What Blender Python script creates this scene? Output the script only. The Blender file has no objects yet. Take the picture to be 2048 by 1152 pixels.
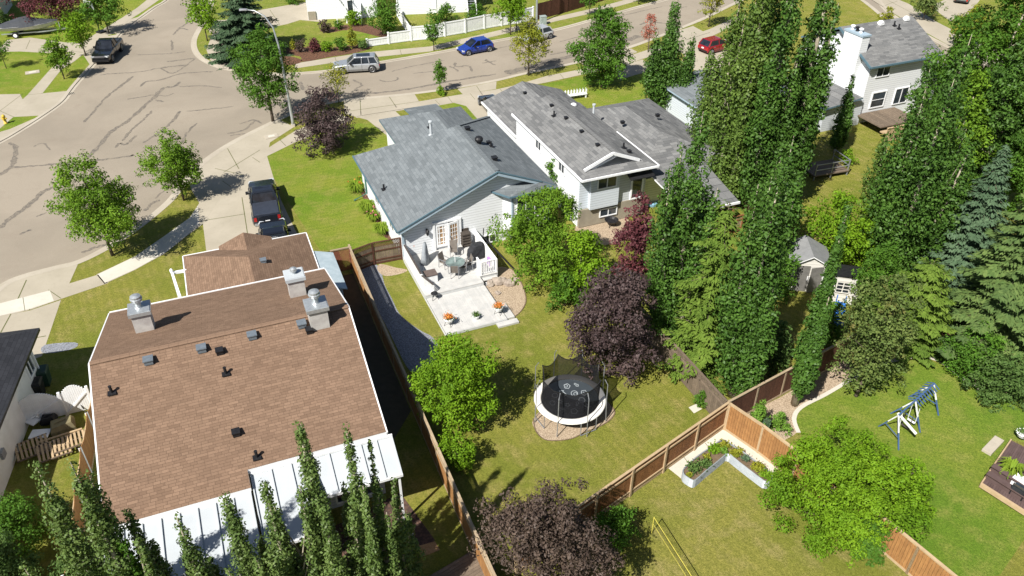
import bpy, math, random
import numpy as np
from mathutils import Vector, Matrix
from math import radians, sin, cos, pi, tan, atan2, hypot, sqrt

scene = bpy.context.scene
COL = scene.collection
# ------------------------------------------------------------------ camera
FPX, PITCH, CAMZ = 1600.0, radians(35.2), 29.0
cd = bpy.data.cameras.new('camera'); cd.sensor_width = 36.0; cd.lens = FPX / 2048 * 36.0
cd.clip_start = 0.1; cd.clip_end = 4000
cam = bpy.data.objects.new('camera', cd); COL.objects.link(cam)
cam.location = (0, 0, CAMZ); cam.rotation_euler = (pi / 2 - PITCH, 0, 0)
scene.camera = cam
# ------------------------------------------------------------------ world, sun, exposure
SUN_EL, SUN_AZ = radians(47.5), radians(54)          # SUN_AZ: direction the shadows fall, from +X
world = bpy.data.worlds.new('World'); scene.world = world; world.use_nodes = True
wn = world.node_tree.nodes; wl = world.node_tree.links
sky = wn.new('ShaderNodeTexSky'); sky.sky_type = 'NISHITA'; sky.sun_disc = False
sky.sun_elevation = SUN_EL; sky.sun_rotation = radians(216); sky.air_density = 1.0; sky.dust_density = 1.0
bg = wn['Background']; bg.inputs['Strength'].default_value = 0.05
wl.new(sky.outputs[0], bg.inputs['Color'])
sd = bpy.data.lights.new('sun', 'SUN'); sd.energy = 4.9; sd.angle = radians(0.5); sd.color = (1.0, 0.955, 0.88)
sun = bpy.data.objects.new('sun', sd); COL.objects.link(sun)
tos = Vector((-cos(SUN_AZ) * cos(SUN_EL), -sin(SUN_AZ) * cos(SUN_EL), sin(SUN_EL)))
sun.rotation_euler = tos.to_track_quat('Z', 'Y').to_euler(); sun.location = (-30, -40, 60)
scene.view_settings.view_transform = 'Standard'; scene.view_settings.look = 'None'
scene.view_settings.gamma = 1.0; scene.view_settings.exposure = 0.76

# ------------------------------------------------------------------ measuring helpers
CF = np.array([0, cos(PITCH), -sin(PITCH)]); CR = np.array([1., 0, 0]); CDN = np.cross(CF, CR)
def ray(px, py): return CF + CR * (px - 1024) / FPX + CDN * (py - 576) / FPX
def g(px, py, z=0.0):
    d = ray(px, py); t = (z - CAMZ) / d[2]
    p = np.array([0, 0, CAMZ]) + d * t
    return Vector((p[0], p[1], z))
def proj(P):
    v = np.array(P) - np.array([0, 0, CAMZ]); k = v @ CF
    return 1024 + FPX * (v @ CR) / k, 576 + FPX * (v @ CDN) / k
def depth(P): return float((np.array(P) - np.array([0, 0, CAMZ])) @ CF)
def height_at(b, ty):
    lo, hi = 0., 27.
    for _ in range(40):
        m = (lo + hi) / 2
        if proj((b[0], b[1], m))[1] > ty: lo = m
        else: hi = m
    return m
class Frame:                                        # a lot's own axes: X along the street, Y away from the camera
    def __init__(s, o, deg):
        s.o = Vector((o[0], o[1], 0)); s.th = radians(deg)
        s.X = Vector((cos(s.th), sin(s.th), 0)); s.Y = Vector((-sin(s.th), cos(s.th), 0))
    def loc(s, P):
        d = Vector(P) - s.o; return Vector((d.dot(s.X), d.dot(s.Y), P[2]))
    def z(s, px, py, z=0.): return s.loc(g(px, py, z))
    def w(s, x, y, z=0.): return s.o + s.X * x + s.Y * y + Vector((0, 0, z))
    def plane(s, px, py, a, b, c):                  # meet z = a + b x + c y
        d = ray(px, py); o = Vector((0, 0, CAMZ)) - s.o; D = Vector(d)
        ox, oy, dx, dy = o.dot(s.X), o.dot(s.Y), D.dot(s.X), D.dot(s.Y)
        t = (a + b * ox + c * oy - CAMZ) / (D.z - b * dx - c * dy)
        return Vector((ox + dx * t, oy + dy * t, CAMZ + D.z * t))
BLUE = Frame(g(794.6, 463.9, 2.7), 22.65)
GRAY = Frame(g(1165, 361.7, 4.2), 22.65)
BROWN = Frame(g(208, 1058, 4.0), 21.7)
RIGHT = Frame(g(1719, 222, 1.2), 22.65)
BLACK = Frame(g(77, 660, 3.0), 13.0)

# ------------------------------------------------------------------ mesh helpers
class MB:
    def __init__(s): s.v = []; s.f = []; s.m = []
    def face(s, pts, m=0):
        n = len(s.v); s.v += [tuple(p) for p in pts]; s.f.append(tuple(range(n, n + len(pts)))); s.m.append(m)
    def prism(s, pts, z0, z1, m=0, ms=None, cap=True):       # flat polygon, CCW seen from above
        ms = m if ms is None else ms
        a = sum(pts[i][0] * pts[(i + 1) % len(pts)][1] - pts[(i + 1) % len(pts)][0] * pts[i][1] for i in range(len(pts)))
        if a < 0: pts = list(pts)[::-1]
        n = len(pts); b = len(s.v)
        s.v += [(p[0], p[1], z0) for p in pts] + [(p[0], p[1], z1) for p in pts]
        for i in range(n):
            j = (i + 1) % n; s.f.append((b + i, b + j, b + n + j, b + n + i)); s.m.append(ms)
        if cap:
            s.f.append(tuple(range(b + n, b + 2 * n))); s.m.append(m)
            s.f.append(tuple(range(b + n - 1, b - 1, -1))); s.m.append(ms)
    def slab(s, pts, t, m=0, ms=1):                          # sloping plate: pts CCW from above, thickness t downward
        n = len(pts); b = len(s.v); pts = [Vector(p) for p in pts]
        if sum(pts[i].x * pts[(i + 1) % n].y - pts[(i + 1) % n].x * pts[i].y for i in range(n)) < 0: pts = pts[::-1]
        s.v += [tuple(p) for p in pts] + [(p.x, p.y, p.z - t) for p in pts]
        s.f.append(tuple(range(b, b + n))); s.m.append(m)
        s.f.append(tuple(range(b + 2 * n - 1, b + n - 1, -1))); s.m.append(ms)
        for i in range(n):
            j = (i + 1) % n; s.f.append((b + n + i, b + n + j, b + j, b + i)); s.m.append(ms)
    def box(s, c, d, rz=0., m=0, M=None):
        b = len(s.v); x, y, z = d[0] / 2, d[1] / 2, d[2] / 2; cr, sr = cos(rz), sin(rz)
        for k in (-z, z):
            for i, j in ((-x, -y), (x, -y), (x, y), (-x, y)):
                if M is not None: p = M @ Vector((i, j, k)); s.v.append((c[0] + p.x, c[1] + p.y, c[2] + p.z))
                else: s.v.append((c[0] + i * cr - j * sr, c[1] + i * sr + j * cr, c[2] + k))
        for q in ((3, 2, 1, 0), (4, 5, 6, 7), (0, 1, 5, 4), (1, 2, 6, 5), (2, 3, 7, 6), (3, 0, 4, 7)):
            s.f.append(tuple(b + i for i in q)); s.m.append(m)
    def bx(s, x0, x1, y0, y1, z0, z1, m=0): s.box(((x0 + x1) / 2, (y0 + y1) / 2, (z0 + z1) / 2), (abs(x1 - x0), abs(y1 - y0), abs(z1 - z0)), 0, m)
    def bar(s, a, b_, w, h=None, m=0):                       # square bar between two points
        h = w if h is None else h
        a, b_ = Vector(a), Vector(b_); d = b_ - a; L = d.length
        if L < 1e-5: return
        x = d / L; up = Vector((0, 0, 1)) if abs(x.z) < .95 else Vector((0, 1, 0))
        y = up.cross(x).normalized(); zz = x.cross(y)
        M = Matrix((x, y, zz)).transposed(); s.box((a + b_) / 2, (L, w, h), 0, m, M)
    def tube(s, pts, rs, n=6, m=0, cap=True):
        pts = [Vector(p) for p in pts]
        if not hasattr(rs, '__len__'): rs = [rs] * len(pts)
        b = len(s.v); K = len(pts)
        for i, p in enumerate(pts):
            d = (pts[min(i + 1, K - 1)] - pts[max(i - 1, 0)])
            d = d.normalized() if d.length > 1e-6 else Vector((0, 0, 1))
            u = (Vector((0, 0, 1)) if abs(d.z) < .9 else Vector((1, 0, 0))).cross(d).normalized(); w = d.cross(u)
            for k in range(n):
                a = 2 * pi * k / n; q = p + (u * cos(a) + w * sin(a)) * rs[i]; s.v.append(tuple(q))
        for i in range(K - 1):
            for k in range(n):
                k2 = (k + 1) % n
                s.f.append((b + i * n + k, b + i * n + k2, b + (i + 1) * n + k2, b + (i + 1) * n + k)); s.m.append(m)
        if cap:
            s.f.append(tuple(b + k for k in range(n - 1, -1, -1))); s.m.append(m)
            s.f.append(tuple(b + (K - 1) * n + k for k in range(n))); s.m.append(m)
    def lathe(s, c, prof, n=14, m=0, sx=1., sy=1.):          # prof: (r, z)
        b = len(s.v); K = len(prof)
        for r, z in prof:
            for k in range(n):
                a = 2 * pi * k / n; s.v.append((c[0] + r * cos(a) * sx, c[1] + r * sin(a) * sy, c[2] + z))
        for i in range(K - 1):
            for k in range(n):
                k2 = (k + 1) % n
                s.f.append((b + i * n + k, b + i * n + k2, b + (i + 1) * n + k2, b + (i + 1) * n + k)); s.m.append(m)
        s.f.append(tuple(b + k for k in range(n - 1, -1, -1))); s.m.append(m)
        s.f.append(tuple(b + (K - 1) * n + k for k in range(n))); s.m.append(m)
    def loft(s, rings, m=0, cap=True, mf=None):
        b = len(s.v); n = len(rings[0])
        for r in rings: s.v += [tuple(p) for p in r]
        for i in range(len(rings) - 1):
            for k in range(n):
                k2 = (k + 1) % n
                s.f.append((b + i * n + k, b + i * n + k2, b + (i + 1) * n + k2, b + (i + 1) * n + k))
                s.m.append(mf(i, k) if mf else m)
        if cap:
            s.f.append(tuple(b + k for k in range(n - 1, -1, -1))); s.m.append(m)
            e = b + (len(rings) - 1) * n; s.f.append(tuple(e + k for k in range(n))); s.m.append(m)
    def profx(s, yz, x0, x1, m=0): s.loft([[(x0, y, z) for y, z in yz], [(x1, y, z) for y, z in yz]], m)
    def profy(s, xz, y0, y1, m=0): s.loft([[(x, y0, z) for x, z in xz], [(x, y1, z) for x, z in xz]], m)
    def strip(s, pts, w, z, m=0):                            # flat ribbon on the ground
        pts = [Vector((p[0], p[1], 0)) for p in pts]
        L = []; R_ = []
        for i, p in enumerate(pts):
            d = pts[min(i + 1, len(pts) - 1)] - pts[max(i - 1, 0)]
            d = d.normalized() if d.length > 1e-6 else Vector((1, 0, 0))
            nrm = Vector((-d.y, d.x, 0)); ww = w[i] if isinstance(w, list) else w; L.append(p + nrm * ww / 2); R_.append(p - nrm * ww / 2)
        for i in range(len(pts) - 1):
            s.face([(R_[i].x, R_[i].y, z), (R_[i + 1].x, R_[i + 1].y, z), (L[i + 1].x, L[i + 1].y, z), (L[i].x, L[i].y, z)], m)
def obj(name, mb, mats, parent=None, smooth=False, bevel=0.):
    me = bpy.data.meshes.new(name); me.from_pydata(mb.v, [], mb.f)
    mats = mats if isinstance(mats, (list, tuple)) else [mats]
    for m in mats: me.materials.append(m)
    me.polygons.foreach_set('material_index', [min(i, len(mats) - 1) for i in mb.m])
    if smooth: me.polygons.foreach_set('use_smooth', [True] * len(me.polygons))
    me.update()
    o = bpy.data.objects.new(name, me); COL.objects.link(o)
    if parent: o.parent = parent
    if bevel:
        b = o.modifiers.new('bevel', 'BEVEL'); b.width = bevel; b.segments = 2; b.limit_method = 'ANGLE'
    return o
def rawmesh(name, V, Fq, mat, parent=None):                  # V (n,3), Fq (k,4)
    me = bpy.data.meshes.new(name); n = len(V); k = len(Fq); c = Fq.shape[1]
    me.vertices.add(n); me.vertices.foreach_set('co', np.ascontiguousarray(V, dtype=np.float32).ravel())
    me.loops.add(k * c); me.loops.foreach_set('vertex_index', np.ascontiguousarray(Fq, dtype=np.int32).ravel())
    me.polygons.add(k); me.polygons.foreach_set('loop_start', np.arange(0, k * c, c, dtype=np.int32))
    me.update(calc_edges=True); me.materials.append(mat)
    o = bpy.data.objects.new(name, me); COL.objects.link(o)
    if parent: o.parent = parent
    return o
def thing(name, label, cat, loc=(0, 0, 0), rz=0., group=None):
    o = bpy.data.objects.new(name, None); COL.objects.link(o); o.empty_display_size = .3
    o.location = loc; o.rotation_euler = (0, 0, rz); tag(o, label, cat, group); return o
def tag(o, label, cat, group=None):
    o['label'] = label; o['category'] = cat
    if group: o['group'] = group
    return o
def struct(name, mb, mats, kind='structure', label=None):
    o = obj(name, mb, mats); o['kind'] = kind
    if label: o['label'] = label
    return o
def copy_thing(root, loc, rz=None, label=None, s=None):
    r = root.copy(); COL.objects.link(r); r.location = loc
    if rz is not None: r.rotation_euler = (0, 0, rz)
    if s: r.scale = (s, s, s)
    if label: r['label'] = label
    for ch in root.children:
        c = ch.copy(); COL.objects.link(c); c.parent = r
        for q in ch.children:
            d = q.copy(); COL.objects.link(d); d.parent = c
    return r

# ------------------------------------------------------------------ materials
class NT:
    def __init__(s, name):
        s.mat = bpy.data.materials.new(name); s.mat.use_nodes = True
        s.t = s.mat.node_tree; s.n = s.t.nodes; s.b = s.n['Principled BSDF']; s.out = s.n['Material Output']
        s.tc = s.n.new('ShaderNodeTexCoord')
    def new(s, t, **k):
        o = s.n.new('ShaderNode' + t)
        for a, v in k.items(): setattr(o, a, v)
        return o
    def set(s, sock, v):
        if v is None: return
        if hasattr(v, 'is_output') or hasattr(v, 'links'): s.t.links.new(v, sock)
        elif isinstance(v, (tuple, list)) and len(v) == 3 and sock.type == 'RGBA': sock.default_value = (*v, 1)
        else: sock.default_value = v
    def noise(s, scale, detail=3., vec=None, rough=.55, dist=0.):
        o = s.new('TexNoise'); s.set(o.inputs['Vector'], vec if vec is not None else s.tc.outputs['Object'])
        o.inputs['Scale'].default_value = scale; o.inputs['Detail'].default_value = detail
        o.inputs['Roughness'].default_value = rough; o.inputs['Distortion'].default_value = dist
        return o.outputs['Fac']
    def ramp(s, fac, lo, hi):
        o = s.new('MapRange'); o.clamp = True; s.set(o.inputs['Value'], fac)
        o.inputs['From Min'].default_value = lo; o.inputs['From Max'].default_value = hi
        return o.outputs['Result']
    def mix(s, f, a, b, mode='MIX'):
        o = s.new('Mix', data_type='RGBA', blend_type=mode); o.clamp_factor = True
        s.set(o.inputs[0], f); s.set(o.inputs[6], a); s.set(o.inputs[7], b); return o.outputs[2]
    def math(s, op, a, b=None):
        o = s.new('Math', operation=op); s.set(o.inputs[0], a)
        if b is not None: s.set(o.inputs[1], b)
        return o.outputs[0]
    def vmath(s, op, a, b=None, out=0):
        o = s.new('VectorMath', operation=op); s.set(o.inputs[0], a)
        if b is not None: s.set(o.inputs[1], b)
        return o.outputs['Value'] if op in ('DOT_PRODUCT', 'LENGTH') else o.outputs[0]
    def bump(s, h, strength=.3, d=.02):
        o = s.new('Bump'); o.inputs['Strength'].default_value = strength; o.inputs['Distance'].default_value = d
        s.set(o.inputs['Height'], h); s.t.links.new(o.outputs[0], s.b.inputs['Normal']); return o
    def island(s): return s.new('NewGeometry').outputs['Random Per Island']
    def base(s, c, rough=.8, metal=0., spec=.3):
        s.set(s.b.inputs['Base Color'], c); s.b.inputs['Roughness'].default_value = rough
        s.b.inputs['Metallic'].default_value = metal; s.b.inputs['Specular IOR Level'].default_value = spec
    def surf(s):                                             # (along the wall or roof, up it)
        t = s.vmath('NORMALIZE', s.vmath('CROSS_PRODUCT', s.tc.outputs['Normal'], (0, 0, 1)))
        u = s.vmath('DOT_PRODUCT', s.tc.outputs['Object'], t)
        x = s.new('SeparateXYZ'); s.t.links.new(s.tc.outputs['Object'], x.inputs[0])
        return u, x.outputs['Z']
def mul(c, k): return tuple(x * k for x in c)
def simple(name, c, c2=None, scale=6., rough=.75, metal=0., spec=.3, bump=0., bscale=40., isl=0., coat=0., streak=False):
    t = NT(name); c2 = c2 or mul(c, .75)
    col = t.mix(t.ramp(t.noise(scale, 4), .35, .68), c, c2)
    if isl: col = t.mix(t.math('MULTIPLY', t.island(), isl), col, mul(c2, .6))
    if streak:
        mp = t.new('Mapping'); t.t.links.new(t.tc.outputs['Object'], mp.inputs[0]); mp.inputs['Scale'].default_value = (14, 14, 1.2)
        col = t.mix(t.math('MULTIPLY', t.ramp(t.noise(1.6, 3, mp.outputs[0]), .45, .75), .6), col, mul(c2, .55))
    t.base(col, rough, metal, spec)
    if coat: t.b.inputs['Coat Weight'].default_value = coat; t.b.inputs['Coat Roughness'].default_value = .06
    if bump: t.bump(t.noise(bscale, 3), bump, .02)
    return t.mat
def grass(name, green, yellow, dry, stripe_deg=22., stripes=.18, yel=0.):
    green, yellow, dry = mul(green, 1.18), mul(yellow, 1.22), mul(dry, 1.22)
    t = NT(name)
    big = t.noise(.16, 3, None, .5, .4); mid = t.noise(.9, 4, None, .6); fine = t.noise(9., 4, None, .75); vf = t.noise(38., 3, None, .8)
    col = t.mix(t.ramp(big, .36 - yel, .64 - yel), green, yellow)
    col = t.mix(t.math('MULTIPLY', t.ramp(mid, .46, .68), .75), col, dry)
    mp = t.new('Mapping'); t.t.links.new(t.tc.outputs['Object'], mp.inputs[0]); mp.inputs['Rotation'].default_value = (0, 0, radians(-stripe_deg))
    wv = t.new('TexWave', wave_type='BANDS', bands_direction='X'); t.t.links.new(mp.outputs[0], wv.inputs['Vector'])
    wv.inputs['Scale'].default_value = .62; wv.inputs['Distortion'].default_value = 2.2; wv.inputs['Detail Scale'].default_value = 2.
    col = t.mix(t.math('MULTIPLY', t.ramp(wv.outputs['Fac'], .3, .7), stripes), col, mul(green, .8))
    col = t.mix(t.math('MULTIPLY', t.ramp(t.noise(2.6, 4, None, .7), .48, .7), .45), col, mul(green, .68))
    col = t.mix(t.math('MULTIPLY', t.ramp(fine, .40, .60), .6), col, mul(green, .5))
    col = t.mix(t.math('MULTIPLY', t.ramp(vf, .5, .64), .5), col, mul(green, .38))
    col = t.mix(t.math('MULTIPLY', t.ramp(t.noise(21., 2), .58, .7), .4), col, mul(yellow, 1.35))
    t.base(col, .9, 0, .12)
    h = t.math('ADD', t.math('MULTIPLY', fine, .6), vf); t.bump(h, .9, .06)
    return t.mat
M = {}
M['grass'] = grass('lawn grass', (.165, .190, .028), (.250, .230, .048), (.330, .265, .100), 30., .3)
M['grass_front'] = grass('front lawn grass', (.130, .210, .018), (.225, .240, .036), (.290, .250, .075), 112, .2)
M['grass_far'] = grass('verge grass', (.145, .195, .026), (.220, .225, .042), (.280, .240, .085), 60, .1)
M['grass_dry'] = grass('dry lawn grass', (.170, .190, .030), (.260, .238, .055), (.340, .275, .115), 30, .22, .04)
M['grass_right'] = grass('greener lawn grass', (.105, .200, .018), (.200, .240, .034), (.280, .270, .070), 70, .15)
def concrete(name, c, c2, joint=0.):
    t = NT(name)
    col = t.mix(t.ramp(t.noise(.35, 4), .35, .65), c, c2)
    col = t.mix(t.math('MULTIPLY', t.ramp(t.noise(3., 5, None, .7), .52, .75), .35), col, mul(c2, .72))
    col = t.mix(t.math('MULTIPLY', t.ramp(t.noise(45., 3), .5, .7), .25), col, mul(c2, .7))
    t.base(col, .9, 0, .2); t.bump(t.noise(60., 3), .25, .01); return t.mat
M['concrete'] = concrete('concrete', (.385, .345, .275), (.335, .30, .235))
M['pale_concrete'] = concrete('new concrete', (.54, .51, .45), (.49, .46, .39))
M['kerb'] = concrete('kerb concrete', (.42, .38, .31), (.36, .32, .26))
M['joint'] = simple('joint dirt', (.13, .12, .06), (.10, .12, .04), 3, .95)
def asphalt():
    t = NT('worn asphalt')
    col = t.mix(t.ramp(t.noise(.10, 4, None, .6, .5), .36, .64), (.288, .250, .198), (.232, .202, .160))
    col = t.mix(t.math('MULTIPLY', t.ramp(t.noise(.5, 5, None, .7), .54, .74), .35), col, (.215, .175, .135))
    col = t.mix(t.math('MULTIPLY', t.ramp(t.noise(14., 4, None, .8), .48, .66), .35), col, (.20, .165, .125))
    col = t.mix(t.math('MULTIPLY', t.ramp(t.noise(55., 2), .56, .7), .35), col, (.42, .35, .27))
    t.base(col, .92, 0, .2); t.bump(t.noise(70., 3), .35, .01); return t.mat
M['asphalt'] = asphalt()
def crackmat():
    t = NT('crack sealant')
    col = t.mix(t.ramp(t.noise(5., 6, None, .8, .8), .38, .62), (.085, .080, .075), (.245, .208, .160))
    t.base(col, .85, 0, .25); return t.mat
M['crack'] = crackmat()
def shingle(name, c1, c2, dark, w=.42, h=.17, warm=None):
    t = NT(name); u, z = t.surf(); v = t.math('MULTIPLY', z, 2.75)
    cm = t.new('CombineXYZ'); t.t.links.new(u, cm.inputs[0]); t.t.links.new(v, cm.inputs[1])
    b = t.new('TexBrick'); t.t.links.new(cm.outputs[0], b.inputs['Vector'])
    b.inputs['Scale'].default_value = 1.; b.inputs['Brick Width'].default_value = w; b.inputs['Row Height'].default_value = h
    b.inputs['Mortar Size'].default_value = .009; b.inputs['Mortar Smooth'].default_value = .6; b.inputs['Bias'].default_value = -.15
    b.offset = .37; b.squash = 1.6; b.squash_frequency = 3
    t.set(b.inputs['Color1'], c1); t.set(b.inputs['Color2'], c2); t.set(b.inputs['Mortar'], dark)
    b2 = t.new('TexBrick'); t.t.links.new(cm.outputs[0], b2.inputs['Vector']); b2.inputs['Scale'].default_value = 1.
    b2.inputs['Brick Width'].default_value = w * 2.3; b2.inputs['Row Height'].default_value = h; b2.offset = .61; b2.inputs['Mortar Size'].default_value = 0.
    t.set(b2.inputs['Color1'], (.88, .88, .88)); t.set(b2.inputs['Color2'], (1.1, 1.1, 1.1))
    col = t.mix(.8, b.outputs['Color'], b2.outputs['Color'], 'MULTIPLY')
    col = t.mix(t.math('MULTIPLY', t.ramp(t.noise(.5, 4), .4, .65), .25), col, mul(c2, .85))
    col = t.mix(t.math('MULTIPLY', t.ramp(t.noise(55., 3, None, .8), .48, .66), .45), col, mul(c2, .45))
    t.base(col, .95, 0, .15); t.bump(t.math('ADD', b.outputs['Fac'], t.math('MULTIPLY', t.noise(60., 2), -.6)), -.4, .015)
    return t.mat
M['roof_brown'] = shingle('brown asphalt shingles', (.232, .152, .104), (.168, .108, .073), (.085, .055, .038), .27, .125)
M['roof_blue'] = shingle('blue grey shingles', (.182, .202, .214), (.122, .138, .148), (.070, .082, .090), .50, .24)
M['roof_gray'] = shingle('grey shingles', (.215, .216, .214), (.112, .115, .118), (.065, .067, .07), .62, .22)
M['roof_dark'] = shingle('charcoal shingles', (.045, .047, .055), (.030, .032, .038), (.012, .012, .015), .36, .2)
def siding(name, c, lap=.19, dirt=.08):
    t = NT(name); u, z = t.surf()
    fr = t.math('FRACT', t.math('DIVIDE', z, lap))
    line = t.ramp(fr, .0, .22)
    col = t.mix(line, mul(c, .5), c)
    col = t.mix(t.math('MULTIPLY', t.ramp(t.noise(1.2, 4), .5, .75), dirt * 3), col, mul(c, .86))
    t.base(col, .55, 0, .3); t.bump(fr, -.5, .02); return t.mat
M['siding_white'] = siding('white vinyl siding', (.72, .74, .76))
M['siding_grey'] = siding('pale grey vinyl siding', (.50, .53, .56))
M['siding_blue'] = siding('pale blue siding', (.56, .61, .66))
M['stucco'] = simple('white stucco', (.66, .66, .64), (.58, .58, .55), 1.5, .9, bump=.4, bscale=60)
M['stucco_tan'] = simple('tan stucco', (.30, .27, .21), (.25, .22, .17), 1.5, .9, bump=.4)
M['white'] = simple('white painted trim', (.80, .81, .82), (.72, .73, .74), 3, .5)
M['white_metal'] = simple('white metal sheet', (.43, .46, .48), (.39, .42, .445), .8, .5, 0., .3)
M['teal_trim'] = simple('blue grey trim', (.10, .17, .21), (.08, .14, .18), 3, .5)
M['lightblue_trim'] = simple('pale blue trim', (.33, .42, .49), (.29, .37, .44), 3, .5)
M['metal'] = simple('galvanised metal', (.50, .53, .55), (.40, .43, .45), 8, .4, .6)
M['grey_metal'] = simple('grey steel', (.30, .31, .33), (.24, .25, .27), 8, .42, .4)
M['vent_grey'] = simple('grey vent metal', (.17, .20, .23), (.13, .155, .18), 8, .5, .2)
M['black'] = simple('black plastic', (.012, .012, .014), (.02, .02, .022), 8, .45)
M['rubber'] = simple('tyre rubber', (.018, .018, .019), (.03, .03, .03), 20, .9)
M['darkcloth'] = simple('black cover fabric', (.030, .032, .036), (.020, .021, .024), 4, .85, bump=.6, bscale=7)
M['greycloth'] = simple('grey cover fabric', (.27, .29, .31), (.21, .23, .25), 4, .85, bump=.6, bscale=6)
def glass(name, c=(.02, .025, .03), r=.06):
    t = NT(name); t.base(t.mix(t.ramp(t.noise(1.1, 3), .4, .6), c, mul(c, 2.4)), r, 0, .8); return t.mat
M['glass'] = glass('dark window glass'); M['glass_tan'] = glass('amber door glass', (.16, .10, .05), .12)
M['car_glass'] = glass('tinted car glass', (.008, .010, .014), .04)
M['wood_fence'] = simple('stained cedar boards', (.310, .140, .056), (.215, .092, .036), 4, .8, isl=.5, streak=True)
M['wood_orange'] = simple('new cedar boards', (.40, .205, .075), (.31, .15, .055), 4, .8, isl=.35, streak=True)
M['wood_grey'] = simple('weathered boards', (.215, .165, .120), (.150, .115, .085), 4, .85, isl=.5, streak=True)
M['wood_pale'] = simple('bleached rail wood', (.42, .33, .22), (.34, .26, .17), 4, .85, isl=.3, streak=True)
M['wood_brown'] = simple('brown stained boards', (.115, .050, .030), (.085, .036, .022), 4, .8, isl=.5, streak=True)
M['wood_tan'] = simple('tan rail wood', (.47, .35, .215), (.40, .29, .17), 4, .8, isl=.3)
M['deck_white'] = simple('pale grey deck boards', (.52, .51, .49), (.43, .43, .42), 2.5, .7, isl=.2)
M['deck_fascia'] = simple('pale deck skirt', (.52, .53, .53), (.45, .46, .46), 2.5, .7)
M['deck_brown'] = simple('purple brown deck boards', (.125, .085, .080), (.095, .062, .058), 3, .8, isl=.5)
def gravel(name, a, b, dark, sc=9.):
    t = NT(name); v = t.new('TexVoronoi'); t.t.links.new(t.tc.outputs['Object'], v.inputs['Vector']); v.inputs['Scale'].default_value = sc
    cl = t.new('SeparateColor'); t.t.links.new(v.outputs['Color'], cl.inputs[0])
    col = t.mix(cl.outputs[0], a, b)
    col = t.mix(t.math('MULTIPLY', t.ramp(v.outputs['Distance'], .35, .62), .8), col, dark)
    t.base(col, .9, 0, .2); t.bump(v.outputs['Distance'], -.9, .06); return t.mat
M['gravel_tan'] = gravel('tan river gravel', (.52, .42, .31), (.36, .28, .20), (.20, .15, .10), 24.)
M['gravel_blue'] = gravel('blue grey river gravel', (.32, .34, .38), (.20, .22, .26), (.12, .12, .13), 20)
M['mulch'] = gravel('red bark mulch', (.22, .11, .065), (.13, .065, .04), (.04, .025, .018), 14)
M['soil'] = simple('garden soil', (.16, .115, .070), (.115, .080, .05), 5, .95, bump=.9, bscale=25)
M['brick'] = gravel('brick paver ground', (.13, .075, .055), (.10, .06, .045), (.05, .035, .03), 9)
M['rock'] = simple('field rock', (.33, .28, .23), (.23, .19, .16), 3, .9, bump=.8, bscale=8)
M['bark'] = simple('tree bark', (.12, .095, .07), (.08, .062, .046), 9, .95, bump=.8, bscale=20)
M['bark_pale'] = simple('pale poplar bark', (.37, .33, .25), (.24, .21, .16), 5, .9, bump=.6, bscale=14)
LFK = 1.22
def leaf(name, a, b, dark, tr=.28, rough=.5, spec=.35, patch=None):
    a, b, dark = mul(a, LFK), mul(b, LFK * 1.12), mul(dark, LFK * .85); rough = min(rough + .12, .8); spec *= .4
    t = NT(name); r = t.island()
    col = t.mix(t.math('MULTIPLY', t.ramp(r, .1, .95), .7), a, b)
    big = t.noise(.45, 3)
    col = t.mix(t.math('MULTIPLY', t.ramp(big, .42, .66), .75), col, dark)
    if patch: col = t.mix(t.math('MULTIPLY', t.ramp(t.noise(.8, 2), .58, .7), .8), col, patch)
    t.base(col, rough, 0, spec)
    tl = t.new('BsdfTranslucent'); t.t.links.new(t.mix(.6, col, (.16, .22, .012), 'MIX') if tr > .2 else col, tl.inputs['Color'])
    mx = t.new('MixShader'); mx.inputs[0].default_value = tr
    t.t.links.new(t.b.outputs[0], mx.inputs[1]); t.t.links.new(tl.outputs[0], mx.inputs[2]); t.t.links.new(mx.outputs[0], t.out.inputs['Surface'])
    return t.mat
M['lf_maple'] = leaf('bright maple leaves', (.090, .180, .014), (.150, .240, .020), (.064, .140, .012))
M['lf_yellow'] = leaf('yellow green leaves', (.185, .195, .018), (.240, .235, .026), (.110, .165, .016))
M['lf_lime'] = leaf('lime leaves', (.105, .205, .009), (.155, .255, .014), (.070, .155, .009))
M['lf_green'] = leaf('mid green leaves', (.055, .130, .014), (.085, .170, .018), (.038, .095, .012))
M['lf_crab'] = leaf('dull crab leaves', (.075, .115, .028), (.125, .155, .042), (.055, .090, .024), .2, patch=(.150, .120, .038))
M['lf_poplar'] = leaf('dark poplar leaves', (.042, .098, .014), (.072, .138, .022), (.034, .080, .013), .2, .38, .55)
M['lf_poplar_pale'] = leaf('olive poplar leaves', (.070, .120, .020), (.105, .155, .030), (.052, .100, .017), .2, .4, .5)
M['lf_aspen'] = leaf('aspen leaves', (.078, .128, .030), (.135, .180, .055), (.056, .100, .022), .22, .36, .6)
M['lf_purple'] = leaf('purple black leaves', (.050, .034, .034), (.085, .058, .054), (.040, .027, .028), .12, .42, .5)
M['lf_burgundy'] = leaf('burgundy leaves', (.085, .024, .030), (.130, .044, .046), (.060, .020, .026), .15, .45, .4)
M['lf_plum'] = leaf('bronze plum leaves', (.060, .042, .034), (.098, .070, .052), (.047, .034, .028), .12, .42, .5)
M['lf_red'] = leaf('pink red leaves', (.30, .085, .070), (.38, .15, .10), (.25, .10, .06))
M['lf_spruce'] = leaf('spruce needles', (.065, .108, .030), (.110, .150, .044), (.048, .086, .030), .1, .7, .2)
M['lf_bluespruce'] = leaf('blue spruce needles', (.052, .090, .048), (.080, .122, .068), (.038, .070, .038), .08, .7, .2)
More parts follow.
